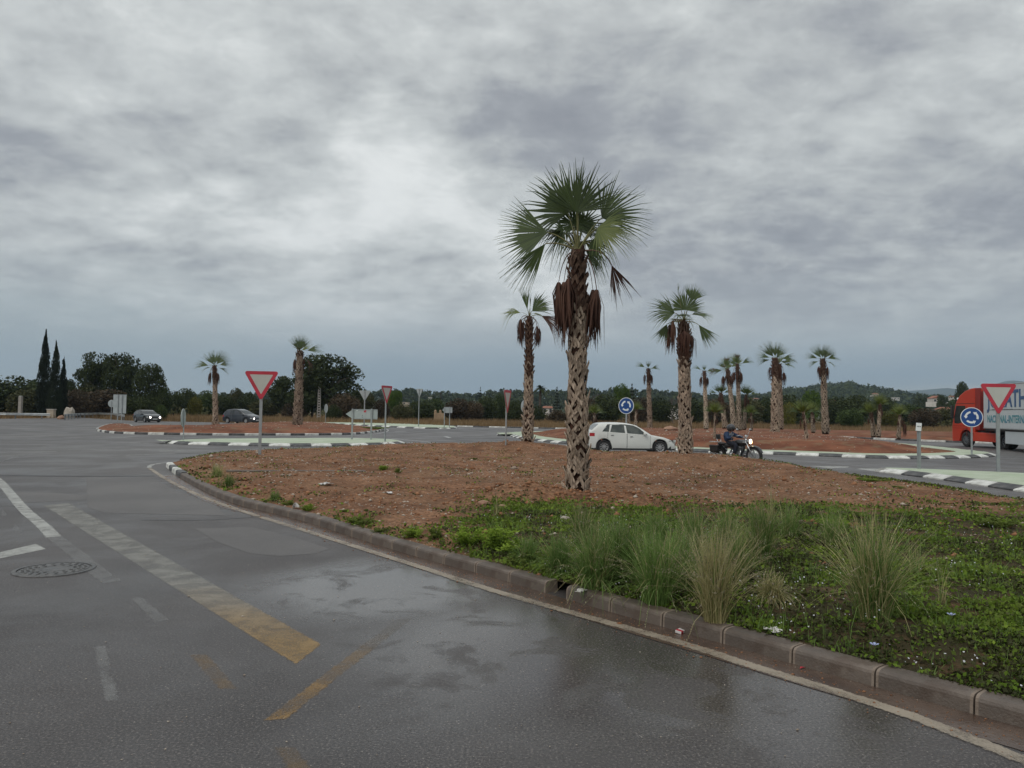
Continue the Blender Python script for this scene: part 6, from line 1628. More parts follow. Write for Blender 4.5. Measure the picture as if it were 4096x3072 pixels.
def trunk_me(seed, h, r_, limbs=4, spread=.3, mat='bark', z1=.8):
    rr = random.Random(seed); mb = MB(); p = [Vector((0, 0, -.02))]; 
    for i in range(1, 6): p.append(Vector((rr.uniform(-.03, .03) * i, rr.uniform(-.03, .03) * i, h * i / 5)))
    mb.tube(p, [r_, r_ * .85, r_ * .7, r_ * .55, r_ * .4, r_ * .25], 8)
    for i in range(limbs):
        a = rr.uniform(0, 2 * pi); q = p[2 + i % 3]; e = q + Vector((cos(a) * spread, sin(a) * spread, rr.uniform(.12, .3)))
        mb.tube([q, q.lerp(e, .5) + Vector((0, 0, .03)), e], [r_ * .4, r_ * .28, r_ * .12], 6)
    return mb.mesh('trunk', MAT[mat], True)
PROTO = {}
def proto(kind, mat, v):
    key = (kind, mat, v)
    if key in PROTO: return PROTO[key]
    rr = random.Random(hash(key) % 9999 if False else (sum(map(ord, kind + mat)) * 7 + v)); sd = rr.randrange(9999)
    if kind == 'bush':      # unit width and height, foliage down to the ground
        bl = [(0, 0, .48, .42, .42, .46)] + [(rr.uniform(-.3, .3), rr.uniform(-.25, .25), rr.uniform(.25, .65), rr.uniform(.14, .24), rr.uniform(.16, .26), rr.uniform(.16, .3)) for _ in range(6)]
        c = crown_me(sd, bl, 5200, .050, mat, clumps=34, spread=.24); t = trunk_me(sd, .5, .03)
    elif kind == 'tree':
        bl = [(0, 0, .66, .36, .36, .30)] + [(rr.uniform(-.28, .28), rr.uniform(-.25, .25), rr.uniform(.42, .86), rr.uniform(.12, .2), rr.uniform(.14, .22), rr.uniform(.10, .16)) for _ in range(7)] + [(0, 0, .35, .3, .3, .2)]
        c = crown_me(sd, bl, 5200, .045, mat, clumps=32, spread=.22); t = trunk_me(sd, .7, .035)
    elif kind == 'pine':
        bl = [(0, 0, .80, .34, .34, .17), (-.30, .05, .66, .17, .2, .12), (.30, -.05, .70, .18, .2, .13), (0, .1, .60, .38, .3, .14), (.1, -.1, .42, .36, .30, .16), (-.15, .1, .32, .34, .26, .16)] + \
             [(rr.uniform(-.4, .4), rr.uniform(-.3, .3), rr.uniform(.48, .9), rr.uniform(.08, .14), .12, rr.uniform(.05, .09)) for _ in range(9)]
        c = crown_me(sd, bl, 7500, .034, mat, clumps=26, spread=.22); t = trunk_me(sd, .85, .035, 7, .3)
    elif kind == 'cypress':
        bl = []
        for i in range(14):
            t_ = i / 13; w_ = .5 * (min(1, (t_ + .12) / .22)) * (1 - t_) ** .75 + .045
            bl.append((rr.uniform(-.06, .06) * (1 - t_), rr.uniform(-.06, .06), .05 + .92 * t_, w_ * .92, w_ * .92, .085, max(.25, w_)))
        c = crown_me(sd, bl, 7000, .040, mat, clumps=12, spread=.35); t = trunk_me(sd, .5, .04, 0)
    elif kind == 'spire':
        bl = []
        for i in range(11):
            t_ = i / 10; z = .12 + .84 * t_; w_ = .5 * (1 - t_) + .05
            for k in range(5): a = k * 1.257 + i; bl.append((cos(a) * w_ * .55, sin(a) * w_ * .55, z - .02, w_ * .42, w_ * .42, .018, w_))
        c = crown_me(sd, bl, 1500, .045, mat, clumps=5, spread=.3); t = trunk_me(sd, .95, .03, 0)
    elif kind == 'bare':
        mb = MB()
        def br(p, d, L, r_, dep):
            q = p + d * L; mb.tube([p, q], [r_, r_ * .65], 4 if dep else 6, cap=False)
            if dep == 0: return
            for k in range(3 if dep > 1 else 4):
                nd = (d + Vector((rr.uniform(-.7, .7), rr.uniform(-.7, .7), rr.uniform(-.15, .5)))).normalized(); br(p.lerp(q, rr.uniform(.6, 1)), nd, L * rr.uniform(.55, .8), r_ * .6, dep - 1)
        br(Vector((0, 0, 0)), Vector((0, 0, 1)), .30, .022, 5)
        m_ = mb.mesh('crown', MAT['bark_grey']); t = trunk_me(sd, .34, .03, 0, mat='bark_grey'); c = m_
    PROTO[key] = (c, t); return PROTO[key]

def plant(u, vtop, wpx, Y, kind, mat, label, cat='tree', group=None, v=0, zb=-.03, name=None, dp=1.0, rz=None):
    d = at(u, vtop, Y); h = d.z - zb; w_ = wpx * Y / FPX; nm = name or {'bush': 'bush', 'tree': 'tree', 'pine': 'pine_tree', 'cypress': 'cypress_tree', 'spire': 'conifer', 'bare': 'bare_tree'}[kind]
    root = empty(nm, (d.x, Y, zb), label=label, cat=cat, group=group); c, t = proto(kind, mat, v)
    rz = R.uniform(0, 6.28) if rz is None else rz
    link('crown', c, root, rot=(0, 0, rz), scale=(w_ * 1.08, w_ * 1.08 * dp, h * 1.04)); link('trunk', t, root, rot=(0, 0, rz), scale=(w_, w_, h))
    return root
GB = 'trees and scrub beyond the roundabout'
for i, a in enumerate([
    (35, 1506, 230, 124, 'bush', 'leaf_dark', 'dark domed tree at the left edge behind the guardrail'),
    (-110, 1520, 200, 128, 'bush', 'leaf_dark', 'dark tree leaving the picture at the left edge'),
    (112, 1560, 150, 119, 'bush', 'leaf_olive', 'olive green bush below the domed tree left of the cypresses'),
    (145, 1522, 80, 175, 'tree', 'leaf_green', 'paler tree top peeping between the domed tree and the cypresses'),
    (305, 1562, 150, 121, 'bush', 'leaf_brown', 'brownish scrub right of the cypresses'),
    (282, 1522, 60, 150, 'tree', 'leaf_dark', 'small dark tree top right behind the cypresses'),
    (352, 1532, 110, 140, 'bush', 'leaf_olive', 'olive bush under the left pine'),
    (430, 1560, 190, 128, 'bush', 'leaf_brown', 'wide brown scrub under the three pines'),
    (535, 1585, 130, 120, 'bush', 'leaf_dark', 'dark bush behind the tall rectangular sign back'),
    (598, 1603, 90, 112, 'bush', 'leaf_dark', 'dark bush just behind the black car'),
    (645, 1536, 80, 150, 'bush', 'leaf_green', 'green bush at the foot of the right pine'),
    (642, 1622, 56, 101, 'bush', 'leaf_green', 'small dark green shrub right beside the black car'),
    (700, 1566, 90, 165, 'bush', 'leaf_dark', 'dark bush in the hedge line between the pines and the slim palm'),
    (745, 1556, 90, 175, 'bush', 'leaf_dark', 'slightly taller rounded bush in the hedge line left of the yellowish one'),
    (782, 1590, 56, 150, 'bush', 'leaf_yellow', 'yellowish bush in the hedge line left of the slim palm'),
    (828, 1566, 90, 165, 'bush', 'leaf_green', 'green bush directly left behind the slim palm'),
    (896, 1577, 80, 155, 'bush', 'leaf_dark', 'dark bush above the roof of the minivan'),
    (945, 1556, 60, 175, 'tree', 'leaf_olive', 'olive tree top between the slim palm and the yield sign'),
    (990, 1574, 90, 160, 'bush', 'leaf_dark', 'dark bush behind the point of the left yield sign'),
    (1060, 1600, 120, 150, 'bush', 'leaf_olive', 'olive scrub right of the left yield sign post'),
    (1180, 1612, 110, 140, 'bush', 'leaf_brown', 'brownish scrub behind the thick palm trunk'),
    (1380, 1575, 130, 130, 'bush', 'leaf_brown', 'reddish brown bush under the right side of the big pine'),
    (1335, 1620, 60, 118, 'bush', 'leaf_dark', 'small dark bush beside the round sign back in the field'),
    (1462, 1572, 90, 150, 'bush', 'leaf_olive', 'olive bush behind the arrow shaped sign back'),
    (1528, 1600, 70, 140, 'bush', 'leaf_brown', 'brown bush behind the sideways yield sign post'),
    (1580, 1566, 70, 160, 'tree', 'leaf_bright', 'light green tree just right of the sideways yield sign'),
    (1612, 1618, 90, 138, 'bush', 'leaf_olive', 'olive bush left of the far yield sign back'),
    (1690, 1602, 110, 150, 'bush', 'leaf_dark', 'dark bush behind the far yield sign back'),
    (1745, 1594, 70, 165, 'bush', 'leaf_green', 'green bush left of the dark wooden pole'),
    (1832, 1596, 110, 150, 'bush', 'leaf_brown', 'brown thicket above the small arrow sign back'),
    (1893, 1606, 90, 150, 'bush', 'leaf_brown', 'brown bush left of the first small conifer'),
    (1950, 1590, 100, 155, 'bush', 'leaf_dark', 'dark bush right of the first small conifer'),
    (2005, 1578, 80, 165, 'bush', 'leaf_green', 'green bush behind the narrow yield sign'),
    (2058, 1602, 80, 150, 'bush', 'leaf_dark', 'dark bush right of the narrow yield sign'),
    (2152, 1625, 60, 150, 'bush', 'leaf_dark', 'rounded dark bush beside the white cottage'),
    (2228, 1640, 90, 145, 'bush', 'leaf_brown', 'low brown scrub in front of the white cottage'),
    (2350, 1592, 90, 150, 'bush', 'leaf_brown', 'brown thicket just right of the tallest palm trunk'),
    (2425, 1580, 120, 152, 'bush', 'leaf_dark', 'dark thicket left of the blue sign behind the hatchback'),
    (2487, 1540, 80, 172, 'tree', 'leaf_bright', 'bright green round topped tree above the blue sign behind the hatchback'),
    (2560, 1592, 100, 150, 'bush', 'leaf_brown', 'brown bush under the dark conifer right of the blue sign'),
    (2640, 1594, 110, 156, 'bush', 'leaf_dark', 'dark bush behind the nearly bare palm'),
    (2760, 1592, 120, 156, 'bush', 'leaf_dark', 'dark bush right of the palm by the motorcycle'),
    (2865, 1598, 120, 156, 'bush', 'leaf_brown', 'brown bush behind the short round tufted palm'),
    (2990, 1592, 120, 156, 'bush', 'leaf_olive', 'olive bush behind the leaning palm pair'),
    (3070, 1588, 100, 160, 'bush', 'leaf_dark', 'dark bush left behind the stout palm'),
    (3160, 1582, 110, 160, 'bush', 'leaf_dark', 'dark bush right behind the stout palm'),
    (3155, 1612, 60, 140, 'bush', 'leaf_yellow', 'yellow green low bush right of the stout palm'),
    (3245, 1562, 80, 185, 'tree', 'leaf_bright', 'light green tree left behind the lone tall palm'),
    (3345, 1588, 130, 156, 'bush', 'leaf_dark', 'dark bush right behind the lone tall palm'),
    (3428, 1584, 120, 165, 'bush', 'leaf_dark', 'large dark bush between the lone tall palm and the paired young palms'),
    (3398, 1632, 110, 132, 'bush', 'leaf_green', 'bright low bush at the field edge right of the lone tall palm'),
    (3545, 1592, 110, 170, 'bush', 'leaf_dark', 'dark bush behind the taller young palm'),
    (3560, 1640, 70, 150, 'bush', 'leaf_yellow', 'yellowish bush right of the taller young palm'),
    (3640, 1618, 120, 170, 'bush', 'leaf_green', 'green bush behind the white plate on a post'),
    (3700, 1636, 120, 150, 'bush', 'leaf_brown', 'reddish brown bush near the red roofed farm building'),
    (3790, 1632, 110, 165, 'bush', 'leaf_olive', 'olive scrub left of the truck cab'),
    (3765, 1580, 42, 330, 'tree', 'leaf_dark', 'dark round tree beside the gabled house on the right'),
    (3848, 1533, 60, 300, 'tree', 'leaf_dark', 'tall loose tree just left of the truck roof'),
    (3815, 1590, 80, 330, 'bush', 'leaf_green', 'green trees right of the gabled house'),
    (3690, 1578, 70, 420, 'bush', 'leaf_dark', 'dark tree clump left of the gabled house'),
    (3905, 1600, 120, 260, 'bush', 'leaf_dark', 'dark trees behind the truck cab'),
    (4050, 1606, 200, 240, 'bush', 'leaf_olive', 'olive trees hidden behind the trailer'),
]):
    plant(*a[:7], cat='bush' if a[4] == 'bush' else 'tree', group=GB, v=i % 4)
plant(184, 1353, 64, 116, 'cypress', 'leaf_cypress', 'tallest and leftmost of the three dark cypresses', group='cypresses', v=0)
plant(226, 1394, 60, 113.5, 'cypress', 'leaf_cypress', 'middle cypress of the three', group='cypresses', v=1)
plant(255, 1446, 46, 115, 'cypress', 'leaf_cypress', 'shortest and rightmost of the three cypresses', group='cypresses', v=2)
plant(385, 1416, 150, 142, 'pine', 'leaf_dark', 'left pine of the group of three behind the tall sign back', group='pines', v=0)
plant(492, 1417, 160, 139, 'pine', 'leaf_dark', 'broad middle pine of the group of three', group='pines', v=1)
plant(602, 1460, 120, 135, 'pine', 'leaf_dark', 'right lowest pine of the group of three', group='pines', v=2)
plant(1134, 1511, 130, 150, 'tree', 'leaf_dark', 'round dark pine left of the thick trunked palm', group='pines', v=1, name='pine_tree')
plant(1315, 1425, 275, 136, 'pine', 'leaf_dark', 'biggest spreading pine behind the thick trunked palm', group='pines', v=3)
plant(1250, 1500, 150, 140, 'tree', 'leaf_dark', 'lower dark pine merging with the left of the biggest pine', group='pines', v=2, name='pine_tree')
plant(1922, 1548, 30, 200, 'spire', 'leaf_cypress', 'small pointed conifer left of the narrow yield sign', group='small conifers', v=0)
plant(2228, 1549, 42, 200, 'spire', 'leaf_cypress', 'pointed conifer between the slimmer palm and the tallest palm', group='small conifers', v=1)
plant(2528, 1536, 50, 190, 'spire', 'leaf_cypress', 'pointed conifer right of the blue sign behind the hatchback', group='small conifers', v=2)
plant(2388, 1538, 100, 168, 'bare', 'x', 'leafless tree right of the tallest palm trunk', v=0)
plant(2692, 1545, 90, 168, 'bare', 'x', 'leafless tree behind the palm by the motorcycle', v=1)
plant(1560, 1562, 40, 170, 'bare', 'x', 'thin twiggy tree top beside the sideways yield sign', v=2)
plant(2742, 1560, 40, 180, 'bare', 'x', 'second thin leafless tree right of the first behind the palm trunk', v=3)
# distant date palm
dp = at(2160, 1545, 165); rt = empty('palm_tree', (dp.x, 165, 0), label='distant date palm peeping out right of the slimmer palm trunk', cat='palm tree')
mb = MB(); mb.tube([(0, 0, 0), (.1, 0, dp.z - .6)], [.28, .24], 8); mb.build('trunk', MAT['bark'], rt)
V = []; Fc = []; rr = random.Random(4)
for i in range(34):
    a = rr.uniform(0, 2 * pi); el = rr.uniform(-.3, 1.2); L = rr.uniform(1.6, 2.1); p0 = Vector((.1, 0, dp.z - .5)); pr = p0
    side = Vector((-sin(a), cos(a), 0))
    for s_ in range(1, 6):
        t = s_ / 5; q = p0 + Vector((cos(a) * cos(el), sin(a) * cos(el), sin(el))) * L * t; q.z -= 1.1 * t * t
        b = len(V); w_ = .28 * sin(pi * min(.95, t)) + .05; V += [pr - side * w_, pr + side * w_, q + side * w_ * .9, q - side * w_ * .9]; Fc.append((b, b + 1, b + 2, b + 3)); pr = q
link('crown', fastmesh('crown', V, Fc, MAT['leaf_dark'], tint=[.4] * len(V)), rt)

# ------------------------------------------------------------------ hills and distant woods
MAT['hill'] = pm('wooded_hillside', (0.040, 0.052, 0.026), (0.085, 0.085, 0.048), 0.02, 0.95, coord='World', detail=6, spec=0.1)
MAT['mount'] = pm('mountain_scrub', (0.045, 0.058, 0.038), (0.085, 0.09, 0.062), 0.003, 0.95, coord='World', detail=8, spec=0.1)
def ridge_mesh(name, prof, D0, D1, D2, mat, label, rough, seed, nx=90, ny=14):
    us = [p[0] for p in prof]; V = []; Fc = []
    for j in range(ny + 1):
        f = j / ny; D = D0 + (D1 - D0) * min(1, f / .7) + (D2 - D1) * max(0, (f - .7) / .3)
        for i in range(nx + 1):
            u = us[0] + (us[-1] - us[0]) * i / nx; crest = at(u, lerp_prof(prof, u), D1); edge = min(1, i / 6, (nx - i) / 6)
            x = crest.x * D / D1; hz = max(0, crest.z)
            s_ = (f / .7) ** .8 if f <= .7 else max(0, 1 - (f - .7) / .3)
            z = -3 + (hz + 3) * s_ * (edge ** .5) + rough * (float(fbm(np.array([x]), np.array([D]), 8.0 / (D1), seed)[0]) - .45) * s_ * (1.0 if .02 < f < .98 else 0)
            V.append((x, D, z))
    for j in range(ny):
        for i in range(nx): o = j * (nx + 1) + i; Fc.append((o, o + 1, o + nx + 2, o + nx + 1))
    return link(name, meshdata(name, V, Fc, mat, True), kind='structure', label=label)
RID1 = [(560, 1612), (900, 1602), (1100, 1597), (1300, 1600), (1480, 1590), (1530, 1584), (1640, 1582), (1720, 1590), (1800, 1596), (1900, 1600), (2020, 1586), (2120, 1594), (2200, 1588), (2320, 1580), (2450, 1578), (2560, 1582), (2700, 1592), (2800, 1600), (2950, 1606), (3100, 1606)]
RID2 = [(2500, 1640), (2800, 1625), (2900, 1612), (3050, 1598), (3150, 1578), (3210, 1566), (3280, 1560), (3340, 1553), (3420, 1550), (3480, 1566), (3530, 1572), (3600, 1585), (3700, 1600), (3900, 1615), (4200, 1630)]
RID3 = [(3200, 1600), (3380, 1585), (3470, 1574), (3545, 1561), (3580, 1556), (3615, 1561), (3640, 1558), (3700, 1555), (3760, 1549), (3790, 1546), (3830, 1553), (3880, 1551), (3930, 1548), (3985, 1532), (4020, 1519), (4050, 1515), (4090, 1520), (4150, 1524), (4300, 1536), (4600, 1560), (5000, 1590)]
ridge_mesh('hills', RID1, 560, 800, 1000, MAT['hill'], 'low wooded ridge across the middle distance', 3.0, 5)
ridge_mesh('hills', RID2, 700, 1150, 1500, MAT['hill'], 'wooded hill with scattered houses on the right', 4.0, 8)
ridge_mesh('mountains', RID3, 4300, 5900, 7000, MAT['mount'], 'hazy blue mountains on the right horizon', 60.0, 9, 160, 24)
def hill_z(prof, D0, D1, x, D):
    u = 2048 + x / D * FPX; c = at(u, lerp_prof(prof, u), D1); f = (D - D0) / (D1 - D0) * .7
    return -3 + (max(0, c.z) + 3) * max(0, min(1, f / .7)) ** .8
def woods(name, prof, D0, D1, n, label, size, seed, mat, umin, umax, leaves=26):
    rs_ = np.random.RandomState(seed); C_ = []
    for _ in range(n):
        f = rs_.uniform(.0, 1) ** .7; D = D0 + (D1 - D0) * f; u = rs_.uniform(umin, umax); x = (u - 2048) / FPX * D
        C_.append((x, D, hill_z(prof, D0, D1, x, D), rs_.uniform(.7, 1.35) * size * (.75 + .25 * f)))
    C_ = np.array(C_); m_ = n * leaves; ix = np.repeat(np.arange(n), leaves)
    d = rs_.normal(size=(m_, 3)); d /= np.linalg.norm(d, axis=1)[:, None]; r_ = rs_.uniform(.4, 1, m_)
    Pp = C_[ix, :3] + d * (C_[ix, 3] * r_)[:, None] * np.array([1, 1, .62]); Pp[:, 2] += C_[ix, 3] * .75
    a = rs_.normal(size=(m_, 3)); a /= np.linalg.norm(a, axis=1)[:, None]; b_ = np.cross(a, rs_.normal(size=(m_, 3))); b_ /= np.linalg.norm(b_, axis=1)[:, None]
    s_ = (C_[ix, 3] * .55)[:, None]
    V = np.stack([Pp - a * s_ * .5 - b_ * s_ * .35, Pp + a * s_ * .5 - b_ * s_ * .35, Pp + b_ * s_ * .6], 1).reshape(-1, 3)
    T = np.repeat(rs_.uniform(0, 1, n)[ix] * .6 + rs_.uniform(0, .4, m_), 3)
    return link(name, fastmesh(name, V, np.arange(m_ * 3).reshape(-1, 3), MAT[mat], tint=T), kind='stuff', label=label)
woods('distant_woods', RID1, 560, 800, 1500, 'dark pine woods covering the low ridge', 5.0, 1, 'leaf_dark', 500, 3100)
woods('distant_woods', RID2, 700, 1150, 1300, 'pine woods covering the hill with houses', 6.5, 2, 'leaf_dark', 2800, 4150)
# scrub belt in the middle distance
rs_ = np.random.RandomState(9); n = 900; leaves = 34; ys_ = rs_.uniform(150, 520, n); xs_ = (rs_.uniform(-200, 4300, n) - 2048) / FPX * ys_
ix = np.repeat(np.arange(n), leaves); m_ = n * leaves; sz = rs_.uniform(1.2, 2.9, n)
d = rs_.normal(size=(m_, 3)); d /= np.linalg.norm(d, axis=1)[:, None]
Pp = np.stack([xs_[ix], ys_[ix], np.zeros(m_)], 1) + d * (sz[ix] * rs_.uniform(.4, 1, m_))[:, None]; Pp[:, 2] = np.abs(Pp[:, 2]) * .9
a = rs_.normal(size=(m_, 3)); a /= np.linalg.norm(a, axis=1)[:, None]; b_ = np.cross(a, rs_.normal(size=(m_, 3))); b_ /= np.linalg.norm(b_, axis=1)[:, None]; s_ = .75
V = np.stack([Pp - a * s_ * .5 - b_ * s_ * .35, Pp + a * s_ * .5 - b_ * s_ * .35, Pp + b_ * s_ * .6], 1).reshape(-1, 3); V[:, 2] = np.maximum(V[:, 2], -.02)
link('scrub', fastmesh('scrub', V, np.arange(m_ * 3).reshape(-1, 3), MAT['leaf_olive'], tint=np.repeat(rs_.uniform(0, .6, n)[ix] + rs_.uniform(0, .4, m_), 3)), kind='stuff', label='olive scrub filling the ground between the field and the hills')

# ------------------------------------------------------------------ buildings
MAT['wall_white'] = pm('white_render', (0.62, 0.60, 0.56), (0.52, 0.50, 0.46), 0.6, 0.9, objrand=.08); MAT['wall_beige'] = pm('beige_render', (0.45, 0.38, 0.30), (0.38, 0.32, 0.25), 0.6, 0.9, objrand=.1)
MAT['roof_tile'] = pm('clay_roof', (0.30, 0.13, 0.085), (0.22, 0.10, 0.065), 1.5, 0.9, objrand=.12); MAT['pane'] = pm('dark_window', (0.05, 0.055, 0.06), None, 2, 0.2)
def house(u, vbase, vtop, wpx, Y, label, wall='wall_white', roof='gable', zb=None, n=2, group='houses beyond the field', rz=0.0):
    z0 = at(u, vbase, Y).z if zb is None else zb; z1 = at(u, vtop, Y).z; w_ = wpx * Y / FPX; x = at(u, vbase, Y).x; H_ = z1 - z0; dp_ = min(w_ * .8, 9)
    root = empty('house', (x, Y, z0 - 1.5), rz, label=label, cat='house', group=group); H_ += 1.5
    rh = 0 if roof == 'flat' else min(H_ * .22, w_ * .18) * (1.3 if roof == 'gable' else 1); wh = H_ - rh
    mb = MB(); mb.box((0, 0, wh / 2), (w_, dp_, wh)); wl = mb.build('wall', MAT[wall], root)
    mb = MB()
    if roof == 'flat': mb.box((0, 0, wh + .1), (w_ + .2, dp_ + .2, .2))
    else:
        e = .3; a_ = [(-w_ / 2 - e, -dp_ / 2 - e, wh), (w_ / 2 + e, -dp_ / 2 - e, wh), (w_ / 2 + e, dp_ / 2 + e, wh), (-w_ / 2 - e, dp_ / 2 + e, wh)]
        if roof == 'gable': t_ = [(0, -dp_ / 2 - e, wh + rh), (0, dp_ / 2 + e, wh + rh)]; mb.add(a_ + t_, [(0, 1, 4), (1, 2, 5, 4), (2, 3, 5), (3, 0, 4, 5), (0, 3, 2, 1)])
        else: t_ = [(-w_ / 2 + w_ * .15, 0, wh + rh), (w_ / 2 - w_ * .15, 0, wh + rh)]; mb.add(a_ + t_, [(0, 1, 5, 4), (1, 2, 5), (2, 3, 4, 5), (3, 0, 4), (0, 3, 2, 1)])
    mb.build('roof', MAT['roof_tile'] if roof != 'flat' else MAT['wall_beige'], root)
    for i in range(n):
        wx = -w_ / 2 + w_ * (i + .5) / n; mb = MB(); hz_ = max(1.0, min(1.3, H_ * .2)); mb.box((wx, -dp_ / 2 - .01, 1.5 + (wh - 1.5) * .55), (min(1.1, w_ / n * .4), .06, hz_)); mb.build('window', MAT['pane'], root)
    return root
house(3742, 1613, 1583, 46, 400, 'pale gabled house right of the hill, left of the truck', roof='gable', n=2)
house(3782, 1652, 1628, 60, 215, 'low farm building with a reddish roof just left of the truck', wall='wall_beige', roof='hip', n=3)
mw = at(3768, 1620, 370); g_ = empty('wall', (mw.x, 370, mw.z - 1), label='long white boundary wall below the gabled house', cat='wall'); mb = MB(); mb.box((0, 0, 1.2), (15.5, .3, 2.3)); mb.build('panel', MAT['wall_white'], g_)
house(2190, 1655, 1624, 44, 215, 'white cottage with a red roof between the slimmer palm and the tallest palm', roof='hip', n=2)
house(2690, 1655, 1628, 66, 215, 'pale building half hidden behind scrub near the palm by the motorcycle', roof='flat', n=3)
house(2640, 1650, 1630, 34, 240, 'small pale shed left of the half hidden pale building', roof='flat', n=1)
for i, (u, vb, vt, wp, Y, wl, rf, lb) in enumerate([
    (3228, 1578, 1562, 26, 1050, 'wall_white', 'hip', 'white house high on the hill left of the lone tall palm'),
    (3208, 1590, 1578, 18, 1000, 'wall_beige', 'gable', 'small beige house left on the hill beside the big white one'),
    (3340, 1574, 1566, 34, 1020, 'wall_beige', 'flat', 'long low beige house just below the hilltop right of the lone palm'),
    (3412, 1592, 1582, 30, 950, 'wall_beige', 'hip', 'reddish roofed villa in the middle of the hillside'),
    (3368, 1588, 1582, 14, 960, 'wall_white', 'flat', 'tiny white house left of the reddish villa'),
    (3455, 1568, 1558, 22, 1080, 'wall_beige', 'hip', 'beige villa at the right shoulder of the hill'),
    (3478, 1600, 1582, 20, 900, 'wall_white', 'flat', 'tall white house at the right foot of the hill'),
    (3462, 1606, 1596, 26, 880, 'wall_white', 'flat', 'lower white house beside the tall white one at the foot of the hill'),
    (3500, 1592, 1572, 22, 920, 'wall_beige', 'hip', 'beige house right of the tall white one'),
    (3582, 1600, 1590, 24, 860, 'wall_white', 'flat', 'bright white villa alone right of the hill'),
    (3808, 1595, 1583, 20, 560, 'wall_white', 'gable', 'small white house between two trees left of the truck roof'),
    (3150, 1604, 1594, 22, 700, 'wall_beige', 'hip', 'beige house seen right of the stout palm'),
    (3020, 1602, 1592, 26, 690, 'wall_beige', 'hip', 'pink beige house seen between the leaning pair and the stout palm'),
    (3330, 1610, 1598, 24, 640, 'wall_beige', 'gable', 'terracotta coloured house low behind the dark scrub'),
    (1720, 1600, 1590, 14, 640, 'wall_white', 'flat', 'small white house on the low ridge left of the dark pole'),
    (1605, 1618, 1610, 60, 520, 'wall_beige', 'flat', 'long pale low building right of the sideways yield sign'),
    (1500, 1620, 1613, 44, 520, 'wall_beige', 'flat', 'long pale low building behind the yield sign back'),
    (2585, 1598, 1590, 16, 690, 'wall_beige', 'flat', 'small pale house left of the nearly bare palm')]):
    house(u, vb, vt, wp, Y, lb, wl, rf, n=2)
# ruined stone gateposts in the field
rb = at(1757, 1668, 140); rt = empty('stone_ruin', (rb.x, 140, 0), label='low tan stone ruin with two rounded posts behind the small arrow sign back', cat='ruin')
MAT['tan_stone'] = pm('tan_stone', (0.36, 0.26, 0.16), (0.27, 0.19, 0.12), 3, 0.95, .5, 12)
mb = MB(); mb.box((0, 0, .75), (1.9, .5, 1.5), bev=.05); mb.build('wall', MAT['tan_stone'], rt)
for x in (-.72, .18):
    mb = MB(); mb.box((x, 0, 1.6), (.42, .45, .4), bev=.03); mb.lathe([(.24, 0), (.22, .12), (.14, .24), (0, .30)], 12, Matrix.Translation((x, 0, 1.78))); mb.build('post', MAT['tan_stone'], rt, smooth=False)

# ------------------------------------------------------------------ poles, cables, guardrail
MAT['concrete'] = pm('pale_concrete', (0.36, 0.34, 0.31), (0.28, 0.26, 0.24), 2, 0.9, .3, 20); MAT['wood_dark'] = pm('dark_wood', (0.03, 0.024, 0.02), (0.05, 0.04, 0.035), 5, .9)
t_ = at(1278, 1546, 132); pl_ = empty('utility_pole', (t_.x, 132, 0), label='pale concrete lattice pole in front of the biggest pine', cat='utility pole')
mb = MB()
for sx_ in (-1, 1): mb.tube([(sx_ * .28, 0, -.2), (sx_ * .14, 0, t_.z)], [.10, .075], 4)
mb.build('leg', MAT['concrete'], pl_); mb = MB()
for i in range(13): z = t_.z * (i + .3) / 13; w_ = .56 - .28 * z / t_.z; mb.box((0, 0, z), (w_, .16, .22))
mb.build('web', MAT['concrete'], pl_)
t2 = at(1763, 1570, 200); p2_ = empty('utility_pole', (t2.x, 200, 0), label='thin dark wooden pole above the small arrow sign back', cat='utility pole'); mb = MB(); mb.tube([(0, 0, -.2), (0.05, 0, t2.z)], [.16, .12], 8); mb.build('shaft', MAT['wood_dark'], p2_)
mb = MB(); mb.box((0.05, 0, t2.z - .35), (.9, .1, .1)); mb.build('crossarm', MAT['wood_dark'], p2_)
for k_, dz_ in enumerate((0.0, -.45)):
    A_, B_ = Vector((t_.x, 132, t_.z - .1 + dz_)), Vector((t2.x, 200, t2.z - .3 + dz_ * .5)); pts_ = [A_.lerp(B_, i / 12) - Vector((0, 0, 1.3 * sin(pi * i / 12))) for i in range(13)]
    mb = MB(); mb.tube(pts_, .02, 4); tag(mb.build('power_cable', MAT['cable']), ('upper' if k_ == 0 else 'lower') + ' thin cable sagging from the concrete pole to the wooden pole', 'cable')
def guardrail(pxs, label):
    path = [G(u, v) for u, v in pxs]; b0 = path[0]; root = empty('guardrail', b0, label=label, cat='guardrail', group='guardrails on the left')
    pth = resample([(p.x - b0.x, p.y - b0.y) for p in path], 1.0); prof = [(.0, .44), (.05, .49), (0, .56), (0, .60), (.05, .67), (0, .74)]; V = []; n = len(prof)
    off = [offset_path(pth, -q[0]) for q in prof]
    for i in range(len(pth)):
        for k in range(n): V.append((off[k][i][0], off[k][i][1], prof[k][1]))
    Fc = [(i * n + k, i * n + n + k, i * n + n + k + 1, i * n + k + 1) for i in range(len(pth) - 1) for k in range(n - 1)]
    ra = link('rail', meshdata('rail', V, Fc, MAT['galv']), root); sd = ra.modifiers.new('thick', 'SOLIDIFY'); sd.thickness = .01
    for p in pth[::3]: mb = MB(); mb.box((p[0], p[1] + .1, .32), (.12, .1, .75)); mb.build('post', MAT['galv_dark'], root)
    return root
guardrail([(-300, 1666), (0, 1674.5), (110, 1675.5), (228, 1677)], 'steel guardrail at the far left before the domed tree')
guardrail([(258, 1680), (320, 1673.5), (390, 1669.5), (450, 1671.5), (500, 1682)], 'curved steel guardrail right of the cypresses')
